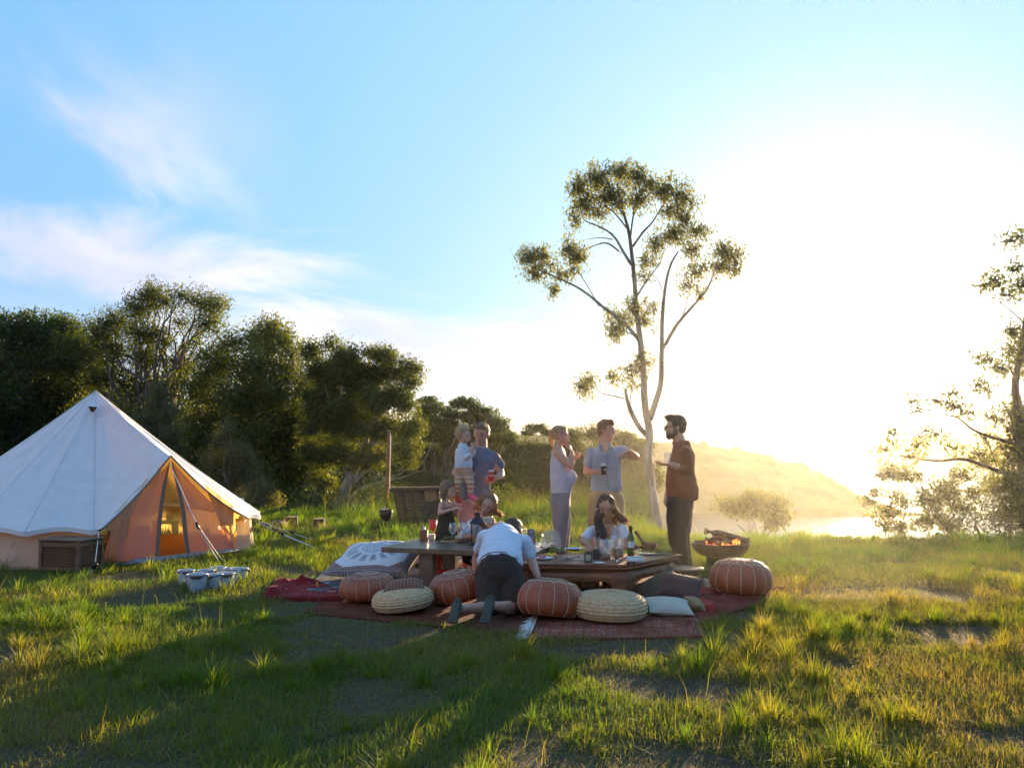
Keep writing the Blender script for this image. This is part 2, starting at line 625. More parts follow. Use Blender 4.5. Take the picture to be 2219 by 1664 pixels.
def wobble_path(a, b, n, amp, rng, sag=0.0):
    a, b = np.array(a, float), np.array(b, float)
    t = np.linspace(0, 1, n)[:, None]
    p = a + (b - a) * t
    L = np.linalg.norm(b - a)
    w = np.cumsum(rng.normal(size=(n, 3)), axis=0) * amp * L / n
    w -= w[-1] * t
    p = p + w * np.sin(t * math.pi) ** 0.5
    p[:, 2] += sag * L * np.sin(t[:, 0] * math.pi)
    return p


def make_tree(name, base, Y, blobs, label, cat, group=None, seed=0, leaf=0.10, density=1.0, trunk_r=0.12, limbs=None,
              bark='bark_dark', mat='leaf_dark', cols=((0.035, 0.055, 0.012), (0.075, 0.095, 0.025)), clump_r=0.22, nleaf=26,
              tri=True, droop=0.4, aspect=0.45, twigs=True, flat=1.0, lean=0.0, split=0.45, depth=1.0, shell=0.55, rounded=False):
    """blobs: (px, py, rx_px, ry_px [, depth offset m]) seen from the camera, at about Y metres; base: (px, Y) of the trunk"""
    rng = np.random.RandomState(seed)
    if mat == 'leaf_dark':            # fine foliage: smaller and more leaves
        leaf, nleaf, density = leaf * 0.74, int(nleaf * 1.8), density * 1.45
    bx = (base[0] - 1109.5) / FPX * Y
    bz = float(ground_z(np.array([bx]), np.array([Y]))[0])
    root = empty(name, (bx, Y, bz), label, cat, group)
    tr = MB()
    if limbs:
        for pts, r0, r1 in limbs:
            P = [at(p[0], p[1], Y + (p[2] if len(p) > 2 else 0)) for p in pts]
            # smooth the traced polyline
            Q = []
            for i in range(len(P) - 1):
                p0, p1, p2, p3 = P[max(i - 1, 0)], P[i], P[i + 1], P[min(i + 2, len(P) - 1)]
                for k in range(4):
                    t = k / 4
                    Q.append(0.5 * ((2 * p1) + (p2 - p0) * t + (2 * p0 - 5 * p1 + 4 * p2 - p3) * t * t + (3 * p1 - p0 - 3 * p2 + p3) * t ** 3))
            Q.append(P[-1])
            m_ = len(Q)
            tr.tube(Q, [r0 + (r1 - r0) * (k / (m_ - 1)) for k in range(m_)], 8)
    if rounded:
        blobs = [(b[0], b[1], b[2] * 0.94, max(b[3], b[2] * 0.66)) + tuple(b[4:]) for b in blobs]
        blobs += [(b[0] + rng.uniform(-0.9, 0.9) * b[2], b[1] + rng.uniform(-0.4, 0.8) * b[3], b[2] * rng.uniform(0.25, 0.45), b[2] * rng.uniform(0.2, 0.36)) for b in blobs]
    allp = []
    tips = []
    sc = Y / FPX
    cents = []
    for b in blobs:
        off = b[4] if len(b) > 4 else rng.uniform(-1, 1) * depth * b[2] * sc
        c = at(b[0], b[1], Y + off)
        rad = (b[2] * sc, b[2] * sc * 0.85 * depth + 0.05, b[3] * sc)
        cents.append((c, rad))
        area = (b[2] * b[3]) * sc * sc
        ncl = max(6 if b[2] > 8 else 1, int(area * 46 * density * (0.22 / clump_r) ** 1.2))
        p, cc = clump_points(c, rad, ncl, nleaf, rng, clump_r, shell, flat)
        allp.append(p)
        tips.append((c, cc))
    if not limbs:
        top = np.mean([np.array(c) for c, r in cents], axis=0)
        fork = np.array((bx + lean, Y, bz + max(0.5, (top[2] - bz) * split)))
        fork[0] = bx + (top[0] - bx) * 0.35 + lean
        P = wobble_path((bx, Y, bz - 0.1), fork, 8, 0.25, rng)
        tr.tube(P, [trunk_r * (1.15 - 0.5 * k / 7) for k in range(8)], 9)
        for c, rad in cents:
            q = wobble_path(fork, np.array(c), 8, 0.5, rng, 0.05)
            tr.tube(q, [trunk_r * 0.36 * (1 - 0.85 * k / 7) for k in range(8)], 6)
    if twigs:
        for c, cc in tips:
            k = min(len(cc), 12)
            for e in cc[rng.choice(len(cc), k, replace=False)]:
                q = wobble_path(np.array(c), e, 5, 0.5, rng)
                tr.tube(q, [trunk_r * 0.12 * (1 - 0.7 * i / 4) + 0.002 for i in range(5)], 4, cap=False)
    tr.obj('trunk', M[bark], root)
    pts = np.concatenate(allp)
    link('crown', leaves_mesh('crown', pts, leaf, rng, droop, aspect, cols[0], cols[1], tri), M[mat], root)
    return root


# ---------------------------------------------------------------- the trees of the place
DARK = ((0.032, 0.050, 0.010), (0.082, 0.108, 0.020))
MID = ((0.050, 0.064, 0.010), (0.120, 0.135, 0.024))
OLIVE = ((0.060, 0.078, 0.011), (0.145, 0.155, 0.026))
GREY = ((0.080, 0.080, 0.036), (0.15, 0.135, 0.062))
WOOD = 'trees of the wood behind the camp'

make_tree('evergreen_tree', (40, 0), 27, [(-90, 760, 90, 70), (25, 715, 60, 34), (100, 730, 70, 34), (-40, 860, 110, 90), (60, 800, 110, 70), (160, 780, 80, 60), (20, 900, 120, 80), (140, 880, 90, 70),
          (-60, 990, 120, 90), (60, 1000, 90, 70), (60, 700, 22, 14), (150, 715, 40, 22), (-150, 700, 80, 60), (-220, 820, 90, 110)],
          'dark dense evergreen tree at the left edge of the wood, behind the tent', 'tree', WOOD, 1, 0.13, 3.4, 0.22, cols=DARK, rounded=True)
make_tree('airy_tree', (330, 0), 26, [(330, 640, 34, 16), (300, 668, 44, 22), (360, 655, 26, 14), (395, 640, 24, 12), (430, 655, 36, 18), (470, 668, 28, 20), (455, 700, 34, 18), (250, 700, 45, 24), (300, 720, 50, 26),
          (345, 735, 34, 18), (385, 700, 20, 12), (215, 725, 45, 26), (190, 770, 50, 30), (250, 760, 50, 26), (320, 780, 50, 22), (390, 790, 46, 18), (230, 820, 60, 34), (300, 840, 60, 30), (360, 830, 40, 26), (270, 900, 60, 40),
          (200, 900, 60, 40), (300, 970, 60, 50), (475, 720, 14, 10), (420, 740, 16, 10)],
          'tall airy tree with twisting limbs showing against the sky, highest of the wood', 'tree', WOOD, 2, 0.11, 2.5, 0.2, cols=MID, shell=0.3, split=0.25, rounded=True)
make_tree('bushy_tree', (560, 0), 25, [(590, 715, 36, 16), (555, 735, 40, 18), (610, 745, 34, 22), (500, 745, 26, 16), (635, 765, 22, 18), (480, 790, 60, 32), (560, 790, 60, 34), (625, 800, 30, 26), (430, 840, 60, 36), (520, 860, 80, 44),
          (600, 850, 60, 44), (660, 840, 34, 26), (690, 845, 18, 14), (450, 930, 80, 50), (560, 940, 90, 60), (650, 920, 60, 46), (690, 905, 30, 36), (400, 1010, 90, 50), (520, 1030, 90, 60), (640, 1010, 70, 60), (690, 970, 30, 40), (600, 1090, 70, 30)],
          'broad olive green bushy tree right of the airy tree, behind the tent', 'tree', WOOD, 3, 0.12, 3.3, 0.2, cols=OLIVE, rounded=True)
prng = random.Random(12)
PADS = [(prng.uniform(665, 890), prng.uniform(800, 1010), prng.uniform(16, 30), prng.uniform(10, 18)) for _ in range(26)]
make_tree('layered_gum_tree', (742, 0), 23, [(672, 752, 19, 7), (668, 768, 20, 7), (716, 746, 20, 7), (745, 772, 38, 13), (800, 764, 20, 10), (826, 766, 26, 9), (850, 782, 20, 9), (880, 792, 18, 8), (902, 798, 10, 6), (690, 800, 40, 16), (750, 805, 50, 12), (720, 830, 60, 16),
          (790, 830, 50, 16), (830, 810, 36, 14), (870, 815, 30, 12), (895, 830, 20, 10), (860, 850, 34, 16), (820, 870, 50, 18), (880, 880, 30, 14), (760, 870, 50, 16), (780, 920, 50, 26), (720, 920, 40, 30), (840, 930, 40, 20), (900, 925, 30, 16),
          (880, 970, 36, 18), (730, 980, 40, 36), (790, 990, 40, 20), (700, 1050, 30, 40)] + PADS,
          'gum tree with flat layered umbrella crowns and a pale forked trunk', 'tree', WOOD, 4, 0.10, 3.4, 0.15, bark='bark_pale', cols=MID, clump_r=0.15, flat=0.9, rounded=True, lean=-0.1, split=0.12,
          limbs=[([(735, 1118), (742, 1080), (760, 1030), (790, 985), (820, 945), (840, 915)], 0.16, 0.05), ([(752, 1055), (800, 1010), (826, 990), (850, 975)], 0.08, 0.03), ([(745, 1095), (780, 1060), (835, 1042), (870, 1035), (905, 1022)], 0.05, 0.012),
                 ([(800, 1052), (860, 1030), (880, 1018), (915, 1022)], 0.02, 0.008), ([(732, 1115), (712, 1095), (705, 1075), (690, 1072)], 0.035, 0.01), ([(730, 1112), (700, 1100), (680, 1082)], 0.03, 0.01),
                 ([(755, 1035), (745, 980), (750, 920), (740, 860), (745, 790)], 0.09, 0.02), ([(790, 985), (800, 930), (830, 870), (850, 800)], 0.07, 0.02), ([(750, 920), (715, 870), (700, 810)], 0.04, 0.015)])
make_tree('round_gum_tree', (930, 0), 37, [(930, 885, 36, 20), (975, 900, 28, 16), (1010, 872, 22, 9), (1030, 882, 18, 9), (990, 880, 14, 7), (1050, 912, 40, 14), (1085, 925, 26, 12), (1020, 905, 24, 12), (1100, 950, 24, 16), (930, 930, 50, 26), (990, 940, 50, 24),
          (1050, 950, 50, 24), (900, 990, 50, 34), (960, 1000, 60, 40), (1040, 1010, 60, 50), (1100, 1000, 40, 44), (920, 1060, 60, 40), (1000, 1075, 70, 40), (1090, 1065, 50, 40)],
          'brownish gum tree behind the man holding the toddler', 'tree', WOOD, 5, 0.14, 2.4, 0.14, bark='bark_pale', cols=DARK, clump_r=0.16, flat=0.6, rounded=True)
make_tree('umbrella_tree', (1158, 0), 44, [(1160, 928, 24, 10), (1145, 938, 14, 6), (1185, 940, 14, 8), (1150, 975, 34, 18), (1190, 985, 30, 22), (1130, 990, 24, 20), (1150, 1030, 46, 40), (1200, 1050, 40, 50), (1140, 1090, 60, 30)],
          'small umbrella crowned tree above the scrub, left of the woman in the tank top', 'tree', WOOD, 6, 0.15, 2.2, 0.09, bark='bark_pale', cols=DARK, clump_r=0.15, flat=0.55)
make_tree('scrub_tree', (1290, 0), 45, [(1240, 950, 30, 16), (1285, 938, 26, 16), (1320, 945, 30, 14), (1360, 955, 30, 18), (1395, 975, 22, 20), (1250, 990, 40, 30), (1310, 985, 44, 30), (1370, 1000, 40, 34), (1250, 1050, 44, 40), (1320, 1050, 50, 44), (1385, 1060, 36, 44),
          (1300, 1105, 60, 26), (1390, 1105, 40, 26), (1420, 1040, 20, 34)],
          'dense bronze green scrub tree behind the man in the light blue shirt', 'tree', WOOD, 7, 0.15, 2.2, 0.1, cols=MID, clump_r=0.18, rounded=True)

# the single tall gum in the middle, traced limb by limb
HL = [([(1436, 1215), (1424, 1128), (1412, 1060), (1404, 990), (1408, 940), (1398, 880), (1394, 800), (1388, 740), (1380, 680), (1376, 620), (1370, 560), (1362, 500), (1348, 450), (1340, 410)], 0.110, 0.020),
      ([(1410, 950), (1385, 925), (1365, 885), (1358, 860), (1355, 842)], 0.065, 0.03),
      ([(1405, 915), (1418, 880), (1432, 830), (1434, 760), (1436, 680), (1444, 610), (1455, 570), (1470, 545)], 0.075, 0.014),
      ([(1438, 755), (1466, 705), (1500, 665), (1530, 630), (1546, 595), (1555, 560)], 0.042, 0.01),
      ([(1390, 742), (1352, 700), (1310, 668), (1270, 635), (1230, 612), (1180, 590), (1150, 575)], 0.042, 0.008),
      ([(1372, 580), (1350, 545), (1330, 512), (1300, 492), (1270, 480), (1262, 470)], 0.035, 0.006),
      ([(1345, 548), (1318, 528), (1295, 530), (1255, 545), (1235, 540)], 0.022, 0.005), ([(1330, 520), (1300, 515), (1270, 520)], 0.014, 0.004),
      ([(1368, 540), (1392, 505), (1415, 480), (1440, 440), (1460, 420)], 0.028, 0.006), ([(1366, 520), (1372, 470), (1385, 430), (1400, 400)], 0.022, 0.005),
      ([(1362, 500), (1330, 460), (1300, 440), (1290, 420)], 0.02, 0.005), ([(1352, 470), (1330, 430), (1320, 400)], 0.016, 0.004), ([(1350, 455), (1350, 420), (1360, 380)], 0.016, 0.004),
      ([(1376, 650), (1400, 610), (1430, 570), (1440, 540)], 0.024, 0.006), ([(1440, 640), (1425, 605), (1418, 600)], 0.012, 0.004), ([(1470, 700), (1485, 670), (1490, 640), (1500, 610)], 0.016, 0.004),
      ([(1356, 865), (1330, 858), (1300, 850), (1282, 830)], 0.018, 0.005), ([(1358, 900), (1366, 880), (1368, 850), (1385, 835), (1398, 822)], 0.014, 0.004), ([(1300, 668), (1285, 640), (1255, 590), (1240, 560)], 0.014, 0.004),
      ([(1392, 760), (1376, 730), (1350, 715), (1335, 700)], 0.02, 0.005)]
HB = [(1345, 370, 32, 26), (1300, 385, 34, 30), (1380, 385, 32, 26), (1255, 410, 26, 28), (1320, 425, 50, 30), (1270, 445, 30, 28), (1385, 430, 32, 28), (1410, 400, 20, 24), (1242, 470, 16, 16), (1300, 465, 22, 16), (1440, 415, 30, 32), (1478, 425, 24, 30), (1500, 440, 12, 12),
      (1345, 440, 30, 14), (1450, 460, 30, 14), (1480, 475, 26, 20), (1460, 510, 36, 26), (1510, 500, 24, 24), (1420, 530, 26, 20), (1400, 565, 22, 18), (1500, 540, 26, 20), (1395, 600, 14, 10),
      (1570, 545, 30, 32), (1590, 580, 22, 24), (1555, 580, 18, 18), (1505, 590, 26, 22), (1490, 620, 16, 12), (1520, 635, 14, 8), (1600, 550, 10, 16),
      (1145, 560, 24, 24), (1175, 555, 26, 22), (1160, 595, 26, 18), (1200, 630, 18, 14), (1215, 600, 10, 12), (1232, 545, 20, 26), (1255, 555, 22, 24), (1240, 585, 18, 10), (1190, 575, 14, 12),
      (1350, 690, 40, 18), (1335, 715, 24, 18), (1375, 665, 30, 14), (1415, 670, 18, 12), (1400, 700, 20, 10), (1330, 725, 14, 10),
      (1265, 840, 20, 26), (1275, 820, 12, 12), (1325, 815, 22, 10), (1368, 805, 22, 10), (1395, 790, 26, 14), (1375, 830, 16, 10), (1390, 775, 14, 10)]
HS = []
for b in HB:
    for _ in range(3):
        a_, q_ = prng.uniform(0, 6.28), prng.uniform(0.9, 1.35)
        HS.append((b[0] + math.cos(a_) * b[2] * q_, b[1] + math.sin(a_) * b[3] * q_ + 3, prng.uniform(3, 7), prng.uniform(4, 9)))
make_tree('tall_gum_tree', (1424, 0), 18.6, [(b[0], b[1], b[2] * 1.05, b[3] * 1.02) for b in HB] + HS, 'tall slender pale barked gum tree standing alone beyond the standing guests', 'tree', None, 8, 0.090, 4.0, 0.09, limbs=HL,
          bark='bark_pale', mat='leaf', cols=((0.090, 0.100, 0.030), (0.175, 0.175, 0.055)), clump_r=0.11, nleaf=22, tri=False, droop=0.7, aspect=0.26, shell=0.2, depth=1.0)

# right edge
make_tree('edge_tree', (2200, 0), 16, [(2195, 522, 22, 12), (2215, 510, 20, 10), (2130, 620, 18, 16), (2160, 610, 26, 18), (2200, 585, 24, 14), (2215, 620, 26, 26), (2185, 640, 20, 12), (2200, 720, 26, 30), (2190, 760, 26, 20), (2225, 780, 30, 50), (2150, 780, 26, 10), (2170, 800, 30, 16), (2120, 775, 10, 8),
          (2115, 835, 22, 12), (2140, 845, 18, 12), (2060, 855, 22, 10), (2030, 870, 20, 10), (2070, 880, 30, 14), (2100, 895, 16, 10), (1972, 870, 12, 12), (1985, 890, 10, 8), (2150, 905, 26, 12), (2200, 890, 24, 24),
          (1940, 940, 20, 14), (1985, 965, 20, 14), (2000, 935, 14, 8), (2025, 940, 12, 8), (1920, 975, 14, 12), (1980, 990, 24, 8), (2070, 970, 24, 8), (2130, 950, 20, 8), (2215, 980, 34, 50), (2195, 1040, 30, 40), (2230, 1100, 50, 60), (2120, 985, 24, 14), (2200, 930, 40, 40), (2185, 990, 36, 40), (2200, 1060, 44, 50), (2180, 1110, 40, 40), (2160, 1060, 22, 24)],
          'tall spreading gum tree at the right edge with long low limbs', 'tree', None, 9, 0.09, 4.6, 0.14, bark='bark_dark', mat='leaf', cols=OLIVE, clump_r=0.12, nleaf=18, tri=False, aspect=0.3, shell=0.35,
          limbs=[([(2225, 1160), (2222, 1060), (2212, 960), (2206, 880), (2200, 830), (2222, 700), (2235, 560)], 0.13, 0.03), ([(2202, 1035), (2150, 1015), (2090, 995), (2040, 998), (1995, 995), (1945, 985)], 0.045, 0.006),
                 ([(2200, 960), (2160, 950), (2110, 932), (2075, 905), (2040, 900)], 0.04, 0.006), ([(2200, 960), (2190, 900), (2170, 870)], 0.03, 0.008), ([(2160, 1010), (2140, 960), (2110, 930)], 0.016, 0.005), ([(2060, 990), (2045, 965), (2030, 950)], 0.01, 0.004),
                 ([(2220, 700), (2180, 665), (2140, 640)], 0.014, 0.004), ([(2205, 850), (2190, 800), (2160, 785)], 0.025, 0.006)])
LOW = 'small trees on the slope by the lake'
make_tree('slope_tree', (1925, 0), 21, [(1940, 1025, 36, 12), (1965, 1035, 30, 12), (1915, 1030, 22, 12), (1890, 1068, 24, 12), (1885, 1085, 16, 12), (1935, 1075, 20, 10), (1960, 1090, 20, 10), (1925, 1110, 26, 12), (1905, 1135, 26, 16), (1950, 1140, 30, 16)],
          'small round topped tree against the bright water, left of the right edge trees', 'tree', LOW, 10, 0.09, 4.2, 0.05, bark='bark_dark', mat='leaf', cols=OLIVE, clump_r=0.12, split=0.3)
make_tree('slope_tree', (2055, 0), 20, [(2040, 1052, 28, 10), (2020, 1080, 30, 18), (2060, 1075, 26, 20), (2000, 1085, 14, 12), (2085, 1100, 30, 14), (2040, 1115, 26, 10), (2010, 1130, 34, 14), (2090, 1030, 30, 12), (2110, 1070, 26, 12), (2130, 1000, 30, 14), (2150, 1045, 24, 16), (2060, 1140, 30, 14)],
          'dusky low tree with thin leaning stems, between the round topped tree and the edge tree', 'tree', LOW, 11, 0.09, 4.0, 0.05, mat='leaf', cols=MID, clump_r=0.12, split=0.2)
make_tree('slope_tree', (1640, 0), 23, [(1630, 1082, 40, 12), (1590, 1092, 36, 14), (1665, 1088, 38, 16), (1560, 1100, 16, 8), (1690, 1105, 20, 16), (1640, 1105, 40, 12), (1610, 1110, 30, 8), (1700, 1125, 18, 14), (1670, 1130, 26, 12)],
          'low wide flat topped tree in front of the lake, beyond the fire bowl', 'tree', LOW, 12, 0.09, 4.2, 0.05, mat='leaf', cols=OLIVE, clump_r=0.14, split=0.4)

# shrubs
SH = 'shrubs in front of the wood'
make_tree('wattle_shrub', (335, 0), 20.5, [(345, 850, 16, 24), (335, 880, 26, 26), (370, 900, 22, 26), (320, 920, 36, 30), (360, 945, 30, 30), (310, 970, 40, 40), (370, 990, 30, 40)], 'grey green wattle rising behind the tent roof', 'shrub', SH, 13, 0.075, 3.9, 0.05, cols=GREY, clump_r=0.10, flat=1.5, tri=False, aspect=0.34)
make_tree('wattle_shrub', (500, 0), 20, [(490, 930, 16, 24), (480, 960, 24, 26), (510, 980, 26, 26), (470, 1000, 36, 30), (530, 1010, 28, 30), (500, 1040, 50, 34), (550, 1040, 26, 26), (490, 1085, 50, 26)], 'pale brownish wattle with a bare stem, right of the tent', 'shrub', SH, 14, 0.075, 3.4, 0.05, cols=GREY, clump_r=0.10, flat=1.5, bark='bark_pale', tri=False, aspect=0.34)
make_tree('wattle_shrub', (565, 0), 19, [(560, 1065, 34, 24), (590, 1085, 26, 22), (545, 1095, 30, 20)], 'small round grey shrub beside the white box on the bench', 'shrub', SH, 15, 0.075, 3.9, 0.03, cols=GREY, clump_r=0.10, tri=False, aspect=0.34)
make_tree('dark_shrub', (680, 0), 22, [(660, 1085, 40, 26), (720, 1095, 30, 20), (620, 1090, 30, 24), (760, 1100, 34, 18)], 'dark shrub under the bushy tree, beyond the tree stump', 'shrub', SH, 16, 0.075, 3.3, 0.03, cols=DARK, tri=False, aspect=0.34)
make_tree('dark_shrub', (820, 0), 21, [(800, 1090, 34, 24), (860, 1080, 30, 26), (830, 1060, 26, 20)], 'dark shrub behind the tripod stove', 'shrub', SH, 17, 0.075, 2.4, 0.03, cols=DARK, tri=False, aspect=0.34)
make_tree('dark_shrub', (1040, 0), 21, [(1020, 1095, 40, 26), (1090, 1085, 40, 34), (1150, 1100, 36, 24)], 'low bronze shrub behind the seated woman with the bob', 'shrub', SH, 18, 0.075, 3.0, 0.03, cols=MID, tri=False, aspect=0.34)
make_tree('dark_shrub', (1215, 0), 20, [(1200, 1100, 30, 20), (1250, 1090, 34, 28), (1290, 1100, 26, 22)], 'low shrub between the woman in the tank top and the man beside her', 'shrub', SH, 19, 0.075, 3.0, 0.03, cols=MID, tri=False, aspect=0.34)
make_tree('dark_shrub', (1370, 0), 19.5, [(1345, 1095, 30, 22), (1385, 1100, 26, 20), (1370, 1075, 20, 16)], 'green shrub at the foot of the tall gum tree, on its left', 'shrub', SH, 20, 0.075, 3.3, 0.03, cols=((0.03, 0.06, 0.02), (0.06, 0.10, 0.03)), tri=False, aspect=0.34)
make_tree('bright_shrub', (2110, 0), 17, [(2105, 1118, 34, 16), (2140, 1125, 30, 16), (2080, 1130, 24, 12), (2120, 1140, 40, 12)], 'yellow green shrub lit through, left of the edge tree trunk', 'shrub', None, 21, 0.075, 3.9, 0.03, mat='leaf', cols=((0.05, 0.08, 0.015), (0.10, 0.14, 0.03)), tri=False, aspect=0.34)
make_tree('dark_shrub', (2180, 0), 16, [(2170, 1130, 50, 24), (2230, 1120, 40, 30), (2200, 1145, 60, 14)], 'dense shrub around the foot of the edge tree', 'shrub', None, 22, 0.075, 3.6, 0.03, cols=MID, tri=False, aspect=0.34)
# a deeper belt of wood, so that little sky shows low between the trunks
rng = np.random.RandomState(77)
bp_ = []
for i in range(64):
    px = -260 + i * 25.5 + rng.uniform(-8, 8)
    topy = np.interp(px, [-260, 100, 450, 700, 900, 1100, 1370], [800, 850, 880, 890, 930, 955, 985])
    for k in range(3):
        bp_.append((px, topy + 25 + k * (1110 - topy) / 3 + rng.uniform(-12, 12), 34, (1110 - topy) / 5.5 + 4))
allp = []
for b in bp_:
    Yb = 33 + 13 * float(sstep(820, 1000, b[0])) + rng.uniform(-2, 2)
    s = Yb / FPX
    c = at(b[0], b[1], Yb)
    p, _ = clump_points(c, (b[2] * s, 0.6, b[3] * s), max(8, int(b[2] * b[3] * s * s * 80)), 18, rng, 0.26)
    allp.append(p)
link('undergrowth', leaves_mesh('undergrowth', np.concatenate(allp), 0.15, rng, 0.3, 0.5, DARK[0], DARK[1], True), M['leaf_dark'], kind='stuff', label='deep belt of scrub inside the wood')


# ---------------------------------------------------------------- grass
RUGAREA = []


def inside_poly(x, y, poly):
    r = np.zeros(len(x), dtype=bool)
    n = len(poly)
    j = n - 1
    for i in range(n):
        xi, yi = poly[i]
        xj, yj = poly[j]
        c = ((yi > y) != (yj > y)) & (x < (xj - xi) * (y - yi) / ((yj - yi) if yj != yi else 1e-9) + xi)
        r ^= c
        j = i
    return r


def blades(x, y, h, w, phi, bend, curl_seed, three=True):
    n = len(x)
    z0 = ground_z(x, y)
    dirx, diry = np.cos(phi), np.sin(phi)
    yaw = phi + np.pi / 2 + curl_seed
    wx, wy = np.cos(yaw), np.sin(yaw)
    base = np.stack([x, y, z0 - 0.005], -1)
    W_ = np.stack([wx, wy, np.zeros(n)], -1) * (w / 2)[:, None]
    D_ = np.stack([dirx, diry, np.zeros(n)], -1)
    up = np.array([0, 0, 1.0])

    def pt(t):
        ang = bend * t
        return base + D_ * (h * t * np.sin(ang))[:, None] + up * (h * t * np.cos(ang * 0.9))[:, None]
    if three:
        m_ = pt(0.55)
        e = pt(1.0)
        co = np.stack([base - W_, base + W_, m_ + W_ * 0.8, m_ - W_ * 0.8, e], 1).reshape(-1, 3)
        o = np.arange(n)[:, None] * 5
        q = o + np.array([[0, 1, 2, 3]])
        t = o + np.array([[3, 2, 4]])
        idx = np.concatenate([q, t], 1).ravel()
        sizes = np.tile([4, 3], n)
        return co, idx, sizes, 5
    m_ = pt(0.6)
    e = pt(1.0)
    co = np.stack([base - W_ * 1.2, m_ + W_ * 0.7, e, m_ - W_ * 0.7], 1).reshape(-1, 3)
    idx = (np.arange(n)[:, None] * 4 + np.array([[0, 1, 2, 3]])).ravel()
    return co, idx, np.full(n, 4), 4


